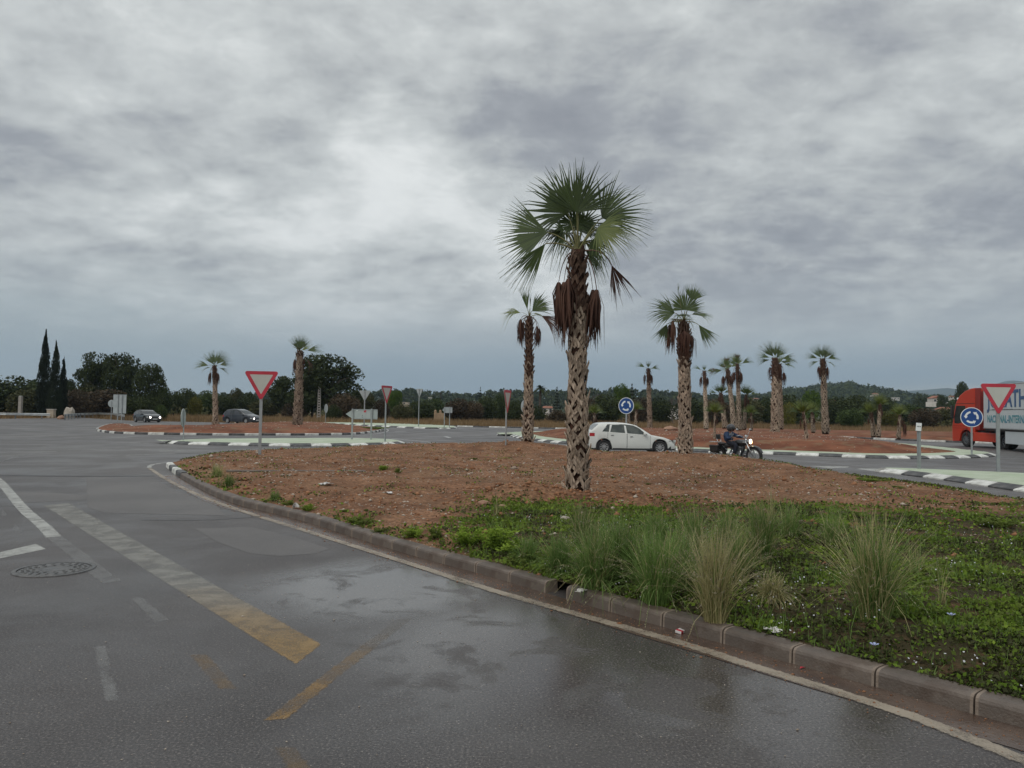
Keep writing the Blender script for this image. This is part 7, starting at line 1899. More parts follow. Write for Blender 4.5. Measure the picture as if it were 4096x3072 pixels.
b = G(170, 1672); bx = empty('cabinet', (b.x, b.y + 2, 0), label='small beige utility cabinet behind the guardrail before the cypresses', cat='cabinet'); mb = MB(); mb.box((0, 0, .6), (.95, .6, 1.2)); mb.build('body', MAT['wall_beige'], bx); mb = MB(); mb.box((0, 0, 1.22), (1.1, .75, .08)); mb.build('cap', MAT['wall_white'], bx)
b = at(181, 1640, 118); bx = empty('pillar', (b.x, 112, 0), label='slim grey pillar standing behind the beige cabinet', cat='pillar'); mb = MB(); mb.box((0, 0, 1.5), (.42, .42, 3.0)); mb.build('shaft', MAT['concrete'], bx); mb = MB(); mb.box((0, 0, 3.05), (.34, .34, .1)); mb.build('cap', MAT['sign_back'], bx)
def rock(u, v, w_, h_, label, mat, seed, hf=lambda x, y: 0.0, Y=None, name='rock'):
    p = onT(u, v, hf) if Y is None else Vector((at(u, v, Y).x, Y, 0)); rr = random.Random(seed)
    bm = bmesh.new(); bmesh.ops.create_icosphere(bm, subdivisions=2, radius=.5)
    for q in bm.verts: q.co = Vector((q.co.x * w_ * rr.uniform(.85, 1.15), q.co.y * w_ * rr.uniform(.8, 1.1), q.co.z * h_ * rr.uniform(.8, 1.2)))
    me = bpy.data.meshes.new(name); bm.to_mesh(me); bm.free(); me.materials.append(mat)
    o = link(name, me, None, (p.x, p.y, p.z + h_ * .25), label=label, cat='rock'); return o
MAT['pale_rock'] = pm('pale_rock', (0.40, 0.36, 0.31), (0.30, 0.26, 0.21), 3, .9, .6, 12); MAT['red_rock'] = pm('reddish_stone', (0.36, 0.22, 0.15), (0.25, 0.14, 0.09), 6, .9, .6, 20)
rock(278, 1660, 1.5, 2.2, 'pale upright boulder right of the cypresses behind the guardrail', MAT['pale_rock'], 1, Y=110)
rock(243, 1676, .9, .7, 'tan boulder at the foot of the cypresses beside the road', MAT['red_rock'], 2, Y=100)
rock(2683, 1722, 1.2, .45, 'pale pinkish rock on the central island left of the palm by the motorcycle', MAT['red_rock'], 3, hf=hC)

# ------------------------------------------------------------------ dry grass
MAT['dry_grass'] = leaf_mat('dry_grass', (0.13, 0.085, 0.045), (0.34, 0.235, 0.125), .25)
def blades(P0, H_, Wd, lean, rs, tint=None, segs=2):
    n = len(P0); a = rs.uniform(0, 2 * pi, n); sd = np.stack([np.cos(a), np.sin(a), np.zeros(n)], 1); b = rs.uniform(0, 2 * pi, n)
    ln = np.stack([np.cos(b), np.sin(b), np.zeros(n)], 1) * (lean * rs.uniform(0, 1, n) * H_)[:, None]
    up = np.zeros((n, 3)); up[:, 2] = H_
    if segs == 1: V = np.stack([P0 - sd * Wd[:, None] / 2, P0 + sd * Wd[:, None] / 2, P0 + up + ln], 1); return V.reshape(-1, 3), np.arange(n * 3).reshape(-1, 3), np.repeat(tint if tint is not None else rs.uniform(0, 1, n), 3)
    m_ = P0 + up * .55 + ln * .35
    V = np.stack([P0 - sd * Wd[:, None] / 2, P0 + sd * Wd[:, None] / 2, m_ + sd * Wd[:, None] * .35, m_ - sd * Wd[:, None] * .35, P0 + up * .97 + ln + sd * .0008, P0 + up * .97 + ln - sd * .0008], 1).reshape(-1, 3)
    i = np.arange(n) * 6; Fc = np.concatenate([np.stack([i, i + 1, i + 2, i + 3], 1), np.stack([i + 3, i + 2, i + 4, i + 5], 1)])
    return V, Fc, np.repeat(tint if tint is not None else rs.uniform(0, 1, n), 6)
rs_ = np.random.RandomState(77); n = 120000
Y_ = 92 + 150 * rs_.uniform(0, 1, n) ** 1.7; X_ = Y_ * rs_.uniform(-.78, .78, n)
keep = ~inside([(130, 60), (130, -60), (-120, -60), (-130, 80)] + ROAD_FAR, X_, Y_)
keep &= ~(inside(BANK, X_, Y_) & (rs_.uniform(0, 1, n) < .985) & (Y_ < 94)); keep &= (fbm(X_, Y_, .12, 4) + rs_.uniform(-.25, .25, n)) > .36
X_, Y_ = X_[keep], Y_[keep]; n = len(X_); tn = np.clip(fbm(X_, Y_, .05, 6) * 1.1 + rs_.uniform(-.35, .35, n), 0, 1)
V, Fc, T = blades(np.stack([X_, Y_, np.full(n, -.03)], 1), rs_.uniform(.35, .95, n) * (.7 + .5 * fbm(X_, Y_, .09, 2)), rs_.uniform(.04, .11, n), .5, rs_, tn, 1)
link('dry_grass', fastmesh('dry_grass', V, Fc, MAT['dry_grass'], tint=T), kind='stuff', label='tall dry tan grass in the field beyond the roundabout')

# ------------------------------------------------------------------ haze
hm = bpy.data.materials.new('haze'); hm.use_nodes = True; ht = hm.node_tree; ht.nodes.clear(); ho = ht.nodes.new('ShaderNodeOutputMaterial'); hv = ht.nodes.new('ShaderNodeVolumePrincipled')
hv.inputs['Color'].default_value = (0.60, 0.80, 1.0, 1); hv.inputs['Density'].default_value = 0.00012; hv.inputs['Anisotropy'].default_value = 0.1; ht.links.new(hv.outputs[0], ho.inputs['Volume'])
mb = MB(); mb.box((0, 3800, 248), (16400, 8500, 506)); mb.build('haze', hm, kind='stuff', label='thin pale haze over the whole landscape')
# ------------------------------------------------------------------ foreground plants
MAT['blade'] = leaf_mat('grass_blades', (0.085, 0.150, 0.034), (0.235, 0.345, 0.105), .42)
MAT['blade_dry'] = leaf_mat('straw_blades', (0.30, 0.27, 0.11), (0.58, 0.52, 0.28), .4)
MAT['seed'] = leaf_mat('seed_heads', (0.20, 0.17, 0.11), (0.38, 0.33, 0.24), .2)
MAT['weed'] = leaf_mat('green_weed_leaves', (0.095, 0.165, 0.018), (0.265, 0.360, 0.050), .25)
MAT['weed_dark'] = leaf_mat('dark_weed_leaves', (0.070, 0.105, 0.020), (0.190, 0.235, 0.050), .2)

def clump_mesh(seed, n, h, sp, wd, mats, droop=.35, dryfrac=.1, plume=.15, base=.08):
    """arching blades; mats = (green, dry, seed)"""
    rs = np.random.RandomState(seed); K = 6; V, Fc, M, T = [], [], [], []
    az = rs.uniform(0, 2 * pi, n); tilt = np.abs(rs.normal(0, 1, n)) ** 1.1 * sp / h * .95; L = h * rs.uniform(.35, 1.0, n) ** .85; dry = rs.uniform(0, 1, n) < dryfrac
    r0 = base * np.sqrt(rs.uniform(0, 1, n)); a0 = rs.uniform(0, 2 * pi, n)
    for i in range(n):
        d = Vector((cos(az[i]), sin(az[i]), 0)); s_ = Vector((-sin(az[i]), cos(az[i]), 0)); s_ = (s_ + d * rs.uniform(-.6, .6)).normalized()
        p = Vector((r0[i] * cos(a0[i]), r0[i] * sin(a0[i]), 0)); b = len(V); tn = rs.uniform(0, 1); w_ = wd * rs.uniform(.6, 1.3); ti = min(1.15, tilt[i]); dr = droop * rs.uniform(.3, 1.5) * (ti + .15)
        for j in range(K):
            t = j / (K - 1); an = ti * (.45 + .55 * t) + dr * t * t; q = p + d * (L[i] * t * sin(an)) + Vector((0, 0, L[i] * t * cos(an)))
            ww = w_ * (1 - t) ** .6 * .5 + .0006
            V += [q - s_ * ww, q + s_ * ww]; T += [tn, tn]
        for j in range(K - 1): Fc.append((b + 2 * j, b + 2 * j + 1, b + 2 * j + 3, b + 2 * j + 2)); M.append(1 if dry[i] else 0)
        if rs.uniform() < plume:
            tip = (V[-1] + V[-2]) / 2; dd = (tip - (V[-3] + V[-4]) / 2).normalized()
            for k in range(9):
                b = len(V); c = tip - dd * (L[i] * .035 * k); o = Vector((rs.uniform(-1, 1), rs.uniform(-1, 1), rs.uniform(.2, 1.2))) * .011
                V += [c, c + o + s_ * .004, c + o - s_ * .004, c + dd * .004]; T += [tn] * 4; Fc.append((b, b + 1, b + 2, b + 3)); M.append(2)
    return fastmesh('blades', V, Fc, [MAT[m] for m in mats], tint=T, midx=M)

def grass_clump(u, v, vtop, wpx, label, n=520, dry=.1, plume=.2, mats=('blade', 'blade_dry', 'seed'), seed=0, droop=.35, wd=.0065, hf=None, cat='grass', grp='grass clumps on the verge'):
    p = onT(u, v, hf or hV); h = (at(u, vtop, p.y).z - p.z) * 1.04; sp = wpx / 2 * p.y / FPX
    me = clump_mesh(seed, n, h, sp, wd, mats, droop, dry, plume, base=sp * .30)
    return link('grass_clump', me, None, (p.x, p.y, p.z - .02), label=label, cat=cat, group=grp)
for i, a in enumerate([
    (2380, 2352, 2060, 330, 'green grass clump with pale bent stems just behind the kerb gap', 560, .10, .25),
    (2500, 2318, 2045, 300, 'dense blue green grass clump between the kerb gap clump and the next', 620, .04, .12),
    (2628, 2415, 2085, 330, 'tall dense green grass clump left of the straw coloured one', 700, .06, .18),
    (2860, 2490, 2085, 270, 'straw coloured grass clump with feathery heads close to the kerb', 520, .62, .75),
    (3045, 2250, 1975, 230, 'green grass clump with a few straw stems behind the straw coloured clump', 480, .16, .25),
    (3492, 2480, 2005, 400, 'big fountain shaped grass clump with yellow stems on the right', 620, .30, .40),
    (2238, 2290, 2110, 230, 'low spreading green grass clump left of the kerb gap', 520, .05, .10),
    (2330, 2180, 1990, 190, 'thin grass clump with tall stems at the foot of the tallest palm', 260, .25, .35),
    (2770, 2260, 2000, 200, 'thin tall grass clump in the middle behind the dense green one', 300, .15, .35),
    (2905, 2190, 1980, 180, 'thin grass clump farther back left of the clump with straw stems', 240, .2, .35),
    (2620, 2190, 2020, 240, 'bushy green grass clump in the second row behind the dense clump', 420, .06, .15),
    (3160, 2150, 1990, 190, 'grass clump at the back edge of the green patch', 260, .12, .3),
    (3330, 2190, 2010, 180, 'thin green clump back left of the fountain shaped clump', 240, .12, .3),
    (2110, 2250, 2125, 160, 'fine green grass clump right of the largest leafy weed', 380, .03, .1),
    (868, 1908, 1846, 110, 'green grass tuft with tall pale stems at the left end of the verge', 300, .3, .3),
    (918, 1942, 1886, 84, 'second green grass tuft beside the kerb at the left end of the verge', 260, .1, .1),
    (1100, 1998, 1955, 96, 'small green grass tuft beside the kerb left of the plastic litter', 280, .1, .1),
    (3660, 2300, 2130, 160, 'sparse thin grass stems right of the fountain shaped clump', 60, .4, .4),
    (3770, 2420, 2175, 120, 'few single straw stems with feathery heads at the right', 14, .9, .9),
    (2440, 2250, 2050, 260, 'green grass clump in the second row behind the kerb gap', 420, .08, .2),
    (2720, 2350, 2090, 240, 'fine green grass clump between the dense green and the straw coloured clumps', 460, .12, .3),
    (2950, 2330, 2080, 200, 'fine grass clump just right behind the straw coloured clump', 300, .2, .4),
    (1990, 2060, 1960, 90, 'few tall pale stems left of the tallest palm', 14, .9, .8),
    (3090, 2100, 1900, 120, 'few tall pale stems rising over the red earth in the middle right', 22, .8, .8),
]): grass_clump(*a[:5], n=int(a[5] * 1.35) if a[5] > 100 else a[5], dry=min(.95, a[6] * 1.4 + .03), plume=a[7] * (.6 if a[5] > 100 else 1), seed=100 + i)
grass_clump(3085, 2400, 2265, 250, 'low reddish brown dry tuft right of the straw coloured clump', n=520, dry=.9, plume=.3, mats=('blade', 'blade_dry', 'seed'), seed=140, droop=.8)

def weed_mesh(seed, n, size, hh, mats):
    rs = np.random.RandomState(seed); K = 16; st = rs.normal(0, .30, (K, 2)); hg = rs.uniform(.45, 1.0, K) * (1 - .5 * np.hypot(st[:, 0], st[:, 1]))
    ix = rs.randint(0, K, n); t = rs.uniform(.05, 1, n) ** .7
    P_ = np.stack([st[ix, 0] * (.35 + .75 * t) + rs.normal(0, .055, n), st[ix, 1] * (.35 + .75 * t) + rs.normal(0, .055, n), hg[ix] * t], 1)
    P_[:, :2] *= .9
    a = rs.normal(size=(n, 3)); a[:, 2] = np.abs(a[:, 2]) * .5; a /= np.linalg.norm(a, axis=1)[:, None]; b_ = np.cross(a, rs.normal(size=(n, 3))); b_ /= np.linalg.norm(b_, axis=1)[:, None]; s_ = size * rs.uniform(.6, 1.4, n)[:, None]
    V = np.stack([P_, P_ + a * s_ * .5 + b_ * s_ * .22, P_ + a * s_, P_ + a * s_ * .5 - b_ * s_ * .22], 1).reshape(-1, 3)
    return fastmesh('leaves', V, np.arange(n * 4).reshape(-1, 4), MAT[mats], tint=np.repeat(rs.uniform(0, .4, n) + .6 * t * rs.uniform(.3, 1, n), 4))
WEED = {(m, k): weed_mesh(k * 3 + 1, 1700, .085, 1, m) for m in ('weed', 'weed_dark') for k in range(3)}
for i, (u, v, vt, wp, m, lab) in enumerate([
    (1990, 2200, 2075, 190, 'weed', 'largest bright green leafy weed on the kerb side of the tallest palm'),
    (1866, 2180, 2085, 150, 'weed', 'bright green leafy weed left of the largest one'),
    (1658, 2150, 2090, 96, 'weed', 'medium leafy weed halfway along the kerb'),
    (1745, 2150, 2095, 80, 'weed_dark', 'grey green weed between the medium and the bright leafy weeds'),
    (1435, 2098, 2060, 100, 'weed_dark', 'low weed patch beside the kerb left of the medium leafy weed'),
    (1518, 2130, 2102, 70, 'weed_dark', 'small weed right of the low weed patch'),
    (1162, 2020, 1992, 56, 'weed_dark', 'small dark weed just left of the plastic litter'),
    (1232, 2042, 2008, 70, 'weed', 'small green weed just right of the plastic litter'),
    (1376, 2046, 2030, 40, 'weed_dark', 'tiny dark weed on the bare earth right of the plastic litter'),
    (1465, 2044, 2030, 26, 'weed_dark', 'tiny weed dot right of another tiny dark weed'),
    (2100, 2260, 2190, 130, 'weed_dark', 'low dark weed with tiny white flowers in front of the largest leafy weed'),
    (1530, 1880, 1852, 44, 'weed', 'small green weed on the low earth hump in the middle left'),
    (1588, 1892, 1862, 30, 'weed_dark', 'greyish small weed beside the green weed on the hump'),
    (1898, 1838, 1826, 30, 'weed_dark', 'tiny dark weed near the top of the verge left of the mound'),
    (2070, 2000, 1985, 44, 'weed_dark', 'small dark weed on the earth heap left of the tallest palm'),
    (2450, 1915, 1902, 36, 'weed_dark', 'small green weed on bare earth right of the tallest palm trunk'),
    (2592, 1938, 1928, 28, 'weed_dark', 'second small green weed farther right on bare earth'),
    (3490, 1926, 1906, 112, 'weed', 'long low green weed at the edge of the exit road on the right'),
    (3590, 1950, 1938, 70, 'weed_dark', 'low weed at the verge edge below the long low green weed'),
    (3980, 2110, 2060, 150, 'weed_dark', 'grey green low weed patch at the far right edge'),
    (3350, 2110, 2060, 140, 'weed', 'bright low weed at the back of the green patch'),
    (2290, 2130, 2088, 100, 'weed', 'bright low weed in front of the tallest palm'),
    (1560, 1720, 1708, 10, 'weed', ''),
]):
    if not lab: continue
    p = onT(u, v, hV); h = max(.05, at(u, vt, p.y).z - p.z); w_ = wp * p.y / FPX
    link('weed', WEED[(m, i % 3)], None, (p.x, p.y, p.z - .01), (0, 0, i * 1.7), (w_, w_, h), label=lab, cat='weed', group='leafy weeds on the verge')
for u, v, vt, wp, lab in ((1495, 1716, 1707, 90, 'green low plants at the right tip of the long left island'),):
    p = onT(u, v, hS); link('weed', WEED[('weed', 1)], None, (p.x, p.y, p.z - .02), (0, 0, 1), (wp * p.y / FPX, 2.2, .30), label=lab, cat='weed')

# ---- ground cover
rs_ = np.random.RandomState(5)
def green_mask(X, Y):
    c = fbm(X, Y, .5, 8); f = fbm(X, Y, 2.3, 12)
    a = np.clip((14.9 + 1.8 * (c - .5) - Y) / 1.0, 0, 1) * np.clip((X + 1.1) / .9, 0, 1)
    dk = edge_dist(NEARS + [(16, 40), (-14, 40)], X, Y); a = np.maximum(a, np.clip(1 - (dk - .25) / .55, 0, 1) * .55 * (f > .42) * (Y < 22))
    return a * np.clip((f - .26) / .3, .06, 1) * np.where(fbm(X, Y, .8, 91) > .54, .35, 1)
def sample_green(n, wedge=.74):
    y = rs_.uniform(2.0, 24.0, n * 3) ; k = rs_.uniform(0, 1, len(y)) < np.clip(7.5 / y, .05, 1) ** 1.2; y = y[k]; x = y * rs_.uniform(-.72, .98, len(y))
    k = inside(VIN, x, y); x, y = x[k], y[k]; k = rs_.uniform(0, 1, len(x)) < green_mask(x, y); return x[k][:n], y[k][:n]
gx, gy = sample_green(330000); n = len(gx)
cl_ = fbm(gx, gy, 3.5, 31); hgt = .018 + .085 * np.clip(cl_ - .35, 0, 1) * rs_.uniform(0, 1, n); gz = h_verge(gx, gy) + hgt - .01
a = rs_.normal(size=(n, 3)); a[:, 2] = np.abs(a[:, 2]) * .55; a /= np.linalg.norm(a, axis=1)[:, None]; b_ = np.cross(a, rs_.normal(size=(n, 3))); b_ /= np.linalg.norm(b_, axis=1)[:, None]
s_ = (.020 + .0022 * gy)[:, None] * rs_.uniform(.6, 1.5, n)[:, None]; Pp = np.stack([gx, gy, gz], 1)
V = np.stack([Pp, Pp + a * s_ * .5 + b_ * s_ * .33, Pp + a * s_, Pp + a * s_ * .5 - b_ * s_ * .33], 1).reshape(-1, 3)
tn = np.clip((fbm(gx, gy, 1.1, 33) - .25) * 1.1 + rs_.uniform(-.25, .25, n), 0, 1)
brown = (fbm(gx, gy, .9, 44) > .50) & (rs_.uniform(0, 1, n) < .6)
link('ground_cover', fastmesh('ground_cover', V, np.arange(n * 4).reshape(-1, 4), [MAT['weed_dark'], MAT['leaf_olive'], MAT['weed']], tint=np.repeat(tn, 4), midx=np.where(brown, 1, np.where(rs_.uniform(0, 1, n) < .45, 2, 0))), kind='stuff', label='low green weeds covering the near right of the verge')
gx, gy = sample_green(52000); n = len(gx); P0 = np.stack([gx, gy, h_verge(gx, gy) - .01], 1)
V, Fc, T = blades(P0, rs_.uniform(.03, .16, n) * np.clip(fbm(gx, gy, 1.5, 3) * 2 - .2, .3, 1.2), rs_.uniform(.003, .006, n) * (1 + .08 * gy), .6, rs_)
link('short_grass', fastmesh('short_grass', V, Fc, MAT['blade'], tint=T), kind='stuff', label='short grass blades among the low weeds')
# fringe along the exit road and sparse specks of green on the bare earth
n = 60000; i_ = rs_.randint(0, len(EDGE_FAR) - 1, n); t = rs_.uniform(0, 1, n); E_ = np.array(EDGE_FAR); q = E_[i_] * (1 - t)[:, None] + E_[i_ + 1] * t[:, None]
gx = q[:, 0] + rs_.normal(0, .45, n); gy = q[:, 1] - np.abs(rs_.normal(0, .5, n)); k = inside(VIN, gx, gy) & (fbm(gx, gy, .8, 6) > .47) & ((gx > 7.0) | (rs_.uniform(0, 1, n) < .25)); gx, gy = gx[k], gy[k]
y2 = 5 + 30 * rs_.uniform(0, 1, 90000); x2 = y2 * rs_.uniform(-.6, .75, len(y2)); k = inside(VIN, x2, y2) & (fbm(x2, y2, 1.6, 16) > .60); gx = np.concatenate([gx, x2[k]]); gy = np.concatenate([gy, y2[k]]); n = len(gx)
Pp = np.stack([gx, gy, h_verge(gx, gy) + rs_.uniform(0, .035, n)], 1); a = rs_.normal(size=(n, 3)); a[:, 2] = np.abs(a[:, 2]) * .5; a /= np.linalg.norm(a, axis=1)[:, None]; b_ = np.cross(a, rs_.normal(size=(n, 3))); b_ /= np.linalg.norm(b_, axis=1)[:, None]; s_ = .045 * rs_.uniform(.6, 1.4, n)[:, None]
V = np.stack([Pp, Pp + a * s_ * .5 + b_ * s_ * .3, Pp + a * s_, Pp + a * s_ * .5 - b_ * s_ * .3], 1).reshape(-1, 3)
link('sparse_weeds', fastmesh('sparse_weeds', V, np.arange(n * 4).reshape(-1, 4), [MAT['leaf_olive'], MAT['weed']], tint=np.repeat(rs_.uniform(0, 1, n), 4), midx=(rs_.uniform(0, 1, n) < .3).astype(int)), kind='stuff', label='sparse tiny weeds on the bare red earth')
# flowers
MAT['petal'] = pm('white_petals', (0.66, 0.66, 0.68), (0.56, 0.56, 0.60), 5, 0.7, trans=.2); MAT['petal_blue'] = pm('pale_blue_petals', (0.36, 0.42, 0.66), (0.42, 0.46, 0.7), 5, .7, trans=.2)
V, Fc = [], []
y = rs_.uniform(3.8, 11.5, 5000); x = y * rs_.uniform(-.1, .72, len(y)); k = inside(VIN, x, y) & (fbm(x, y, .9, 88) > .44) & (rs_.uniform(0, 1, len(x)) < .22); x, y = x[k], y[k]; z = h_verge(x, y)
for X_, Y_, Z_ in zip(x, y, z):
    for _ in range(R.choice((1, 1, 2))):
        c = Vector((X_ + R.uniform(-.03, .03), Y_ + R.uniform(-.03, .03), Z_ + R.uniform(.04, .12))); nn = Vector((R.uniform(-.6, .6), R.uniform(-1, .2), R.uniform(.3, 1))).normalized(); s1 = perp(nn, Vector((1, 0, 0))); s2 = nn.cross(s1); r_ = R.uniform(.004, .009)
        b = len(V)
        for k_ in range(5): an = k_ * 1.2566; V.append(c + (s1 * cos(an) + s2 * sin(an)) * r_)
        Fc.append(tuple(range(b, b + 5)))
link('white_flowers', meshdata('white_flowers', V, Fc, MAT['petal']), kind='stuff', label='tiny white flowers scattered through the weeds')
for i, (u, v) in enumerate(((3450, 2455), (3805, 2515), (3497, 2640))):
    p = onT(u, v, hV); mb = MB(); 
    for k_ in range(6): an = k_ * 1.047; mb.add([Vector((0, 0, .10)), Vector((.028 * cos(an - .4), .028 * sin(an - .4), .112)), Vector((.034 * cos(an), .034 * sin(an), .115)), Vector((.028 * cos(an + .4), .028 * sin(an + .4), .112))], [(0, 1, 2, 3)])
    mb.tube([(0, 0, 0), (.005, 0, .10)], .002, 4, mi=1)
    mb.build('flower', [MAT['petal_blue'], MAT['weed']], None, loc=(p.x, p.y, p.z), label=['pale blue flower at the foot of the fountain shaped clump', 'pale blue flower alone in the weeds at the right', 'pale blue flower near the kerb below the fountain shaped clump'][i], cat='flower')

# ---- stones and clods
def pebbles(name, x, y, hf, s_, mats, label, seed, flat_=.6, mi=None):
    rs = np.random.RandomState(seed); n = len(x); base = np.array([(1, 0, 0), (0, 1, 0), (-1, 0, 0), (0, -1, 0), (.1, .1, 1), (0, 0, -1), (.75, .7, .35), (-.7, .75, .3)], float)
    tri = np.array([(0, 6, 4), (6, 1, 4), (1, 7, 4), (7, 2, 4), (2, 3, 4), (3, 0, 4), (0, 3, 5), (3, 2, 5), (2, 7, 5), (7, 1, 5), (1, 6, 5), (6, 0, 5)])
    V = base[None] * rs.uniform(.65, 1.3, (n, 8, 3)); a = rs.uniform(0, 2 * pi, n); c, s = np.cos(a)[:, None], np.sin(a)[:, None]
    X = (V[:, :, 0] * c - V[:, :, 1] * s) * s_[:, None]; Y = (V[:, :, 0] * s + V[:, :, 1] * c) * s_[:, None] * .8; Z = V[:, :, 2] * s_[:, None] * flat_
    P_ = np.stack([X + x[:, None], Y + y[:, None], Z + (hf(x, y) + s_ * .15)[:, None]], 2).reshape(-1, 3); Fc = (tri[None] + (np.arange(n) * 8)[:, None, None]).reshape(-1, 3)
    return link(name, fastmesh(name, P_, Fc, mats, tint=np.repeat(rs.uniform(0, 1, n), 8), midx=None if mi is None else np.repeat(mi, 12)), kind='stuff', label=label)
MAT['pebble'] = pm('pale_pebbles', (0.20, 0.145, 0.105), (0.52, 0.45, 0.37), 40, .85, attr=True); MAT['clod'] = pm('earth_clods', (0.16, 0.072, 0.038), (0.34, 0.175, 0.095), 30, .95, attr=True, spec=.15)
def spread_pts(n, y0, y1, wedge0=-.7, wedge1=.8, pw=1.0):
    y = y0 + (y1 - y0) * rs_.uniform(0, 1, n) ** pw; x = y * rs_.uniform(wedge0, wedge1, n); k = inside(VIN, x, y); return x[k], y[k]
x, y = spread_pts(24000, 8, 37); k = (fbm(x, y, .7, 17) + rs_.uniform(-.2, .2, len(x)) > .40) & (rs_.uniform(0, 1, len(x)) > green_mask(x, y) * 1.3); x, y = x[k], y[k]
pebbles('pebbles', x, y, h_verge, np.exp(rs_.normal(-4.35, .5, len(x))) * (1 + y * .012), MAT['pebble'], 'pale pebbles strewn over the red earth', 3)
x, y = spread_pts(30000, 8, 37); k = (fbm(x, y, .9, 27) + rs_.uniform(-.2, .2, len(x)) > .42) & (rs_.uniform(0, 1, len(x)) > green_mask(x, y)); x, y = x[k], y[k]
pebbles('earth_clods', x, y, h_verge, np.exp(rs_.normal(-4.15, .55, len(x))), MAT['clod'], 'loose clods of red earth', 4, .7)
x = P_MAIN.x + rs_.normal(0, .9, 260); y = P_MAIN.y - .9 + rs_.normal(0, .45, 260)
pebbles('earth_clods', x, y, h_verge, np.exp(rs_.normal(-3.5, .45, 260)), MAT['clod'], 'bigger clods heaped round the foot of the tallest palm', 5, .75)
x = np.concatenate([x_ for x_ in (rs_.uniform(-.5, 26, 2000),)]); y = rs_.uniform(36, 76, 2000); k = inside(CORE_C, x, y)
pebbles('pebbles', x[k], y[k], lambda X, Y: h_central(X, Y), np.exp(rs_.normal(-3.5, .45, k.sum())), MAT['pebble'], 'pale pebbles on the central island', 6)
ca = np.array(STRIP); x = rs_.uniform(ca[:, 0].min(), ca[:, 0].max(), 900); y = rs_.uniform(ca[:, 1].min(), ca[:, 1].max(), 900); k = inside(STRIP, x, y) & (edge_dist(STRIP, x, y) > .4)
pebbles('pebbles', x[k], y[k], lambda X, Y: h_strip(X, Y), np.exp(rs_.normal(-3.3, .4, k.sum())), MAT['pebble'], 'pale pebbles on the long left island', 7)
for i, (u, v, w_, lab) in enumerate([(1935, 2018, .20, 'flat reddish stone left of the tallest palm'), (2010, 2030, .14, 'small orange stone left of the tallest palm'), (2262, 2080, .16, 'pale stone at the left foot of the tallest palm'), (2372, 2040, .12, 'pale stone at the right foot of the tallest palm'),
                                     (2855, 1888, .22, 'pinkish flat stone on bare earth in front of the motorcycle'), (3028, 1890, .16, 'small reddish stone right of the pinkish flat one'), (2545, 1845, .14, 'white stone on the bare earth below the hatchback')]):
    rock(u, v, w_, w_ * .5, lab, MAT['red_rock'] if i not in (2, 3, 6) else MAT['pale_rock'], 20 + i, hf=hV, name='stone')
# grit and dead leaves in the gutter
gp = np.array(resample(offset_path(NEARS[3:], -0.22), .02)); idx = rs_.randint(0, len(gp), 5200); x = gp[idx, 0] + rs_.normal(0, .13, len(idx)); y = gp[idx, 1] + rs_.normal(0, .13, len(idx)); k = ~inside(NEARS + [(16, 40), (-14, 40)], x, y); x, y = x[k], y[k]
pebbles('grit', x, y, lambda X, Y: 0 * X + .004, np.exp(rs_.normal(-5.5, .5, len(x))), MAT['clod'], 'grit and earth washed along the gutter', 8, .5)
n = 1500; y = 2.5 + 12 * rs_.uniform(0, 1, n); x = y * rs_.uniform(-.7, .6, n); k = ~inside(VERGE, x, y); pebbles('grit', x[k], y[k], lambda X, Y: 0 * X + .003, np.exp(rs_.normal(-5.6, .4, k.sum())), MAT['pebble'], 'tiny loose stones on the asphalt', 9, .5)
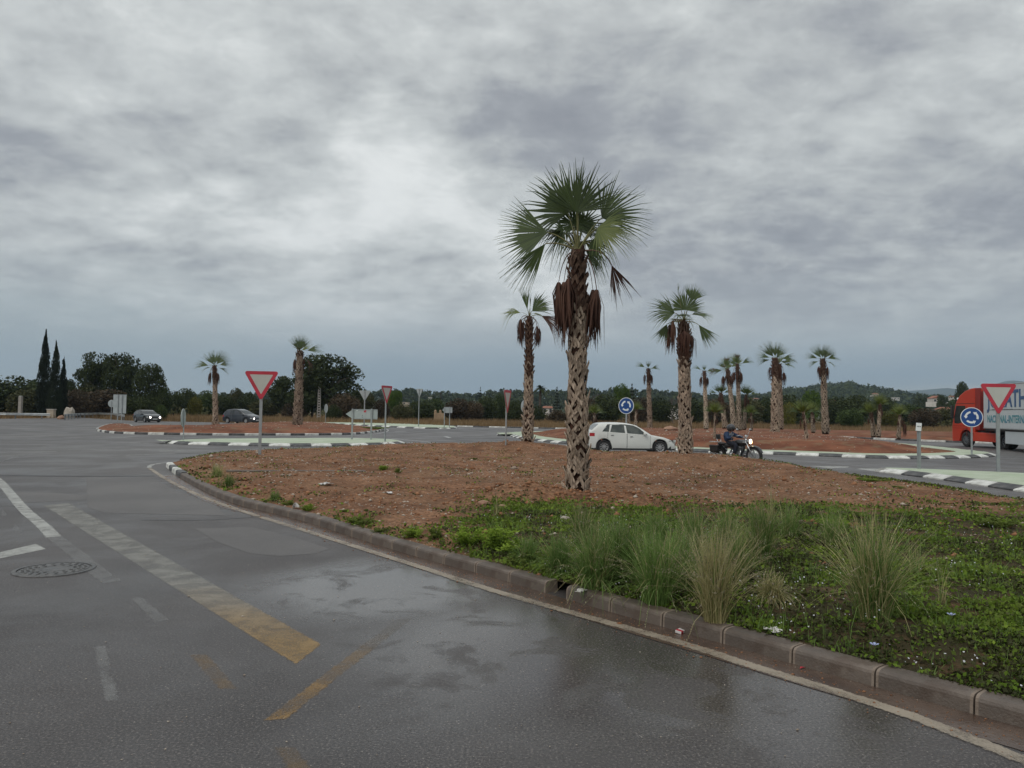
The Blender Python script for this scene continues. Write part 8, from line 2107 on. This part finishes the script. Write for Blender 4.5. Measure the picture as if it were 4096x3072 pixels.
# low concrete ledge and litter
A_, B_ = onT(906, 1888, hV), onT(1462, 1889, hV); v_ = B_ - A_; mb = MB(); mb.box((0, 0, -.06), (v_.length, .16, .22), bev=.015); mb.build('concrete_ledge', MAT['pale_rock'] if False else MAT['brown_kerb'], None, loc=((A_.x + B_.x) / 2, (A_.y + B_.y) / 2, (A_.z + B_.z) / 2 + .0), rot=(0, -atan2(v_.z, hypot(v_.x, v_.y)), atan2(v_.y, v_.x)), label='long low concrete ledge half buried in the left of the verge', cat='ledge')
MAT['paper'] = pm('litter_paper', (0.62, 0.60, 0.58), (0.5, 0.48, 0.46), 8, .8); MAT['packet_red'] = pm('packet_red', (0.45, 0.03, 0.05), (0.35, 0.03, 0.04), 9, .5)
def litter(u, v, w_, d_, h_, label, seed, cat='litter', hf=None):
    p = onT(u, v, hf or hV); rr = random.Random(seed); V = []; Fc = []; nx = 7
    for i in range(nx):
        for j in range(nx): V.append(((i / (nx - 1) - .5) * w_ * rr.uniform(.8, 1.1), (j / (nx - 1) - .5) * d_ * rr.uniform(.7, 1.1), .01 + h_ * rr.uniform(0, 1) * (1 - abs(i - 3) / 4)))
    for i in range(nx - 1):
        for j in range(nx - 1): o = i * nx + j; Fc.append((o, o + nx, o + nx + 1, o + 1))
    o = link('litter', meshdata('litter', V, Fc, MAT['paper']), None, (p.x, p.y, p.z + .01), (0, 0, seed), label=label, cat=cat); md = o.modifiers.new('thick', 'SOLIDIFY'); md.thickness = .003
litter(1305, 1940, .34, .16, .05, 'torn white paper lying on bare earth in the left of the verge', 1)
litter(1556, 1975, .24, .10, .03, 'flat strip of white paper right of the torn paper', 2)
litter(1184, 2036, .13, .10, .10, 'crumpled clear plastic litter beside the kerb between two weeds', 3)
litter(2325, 2372, .12, .07, .03, 'pale scrap lying in the kerb gap', 4)
litter(3090, 2530, .14, .10, .03, 'translucent plastic scrap in the weeds just behind the kerb', 5)
p = G(2722, 2533); root = empty('cigarette_packet', (p.x, p.y, .006), 0.9, label='crushed red and white cigarette packet in the gutter against the kerb', cat='litter'); mb = MB(); mb.box((0, 0, .012), (.088, .055, .022), Matrix.Rotation(.12, 3, 'X'), bev=.003); mb.build('box', MAT['paper'], root); mb = MB(); mb.box((-.022, -.001, .0125), (.040, .0565, .0235), Matrix.Rotation(.12, 3, 'X'), bev=.003); mb.build('red_print', MAT['packet_red'], root)
p = G(3208, 2678); mb = MB(); mb.add([(-.03, -.008, .005), (0, -.012, .014), (.035, 0, .006), (0, .014, .012)], [(0, 1, 2, 3)]); mb.build('dead_leaf', MAT['packet_red'], None, loc=(p.x, p.y, .006), rot=(0, 0, .4), label='small reddish dead leaf in the gutter near the kerb', cat='leaf')
# fallen boots and frond debris at the palm feet
for i in range(5):
    a_ = R.uniform(0, 6.28); rr_ = R.uniform(.32, .62); px_, py_ = P_MAIN.x + rr_ * cos(a_), P_MAIN.y + rr_ * sin(a_)
    o = link('palm_debris', BOOTS[i % 6], None, (px_, py_, hV(px_, py_) - .02), (R.uniform(-1.7, -1.3), R.uniform(-.3, .3), R.uniform(0, 6)), (.11, .11, .45), label='dry leaf base fallen at the foot of the tallest palm', cat='palm debris', group='fallen leaf bases round the tallest palm')
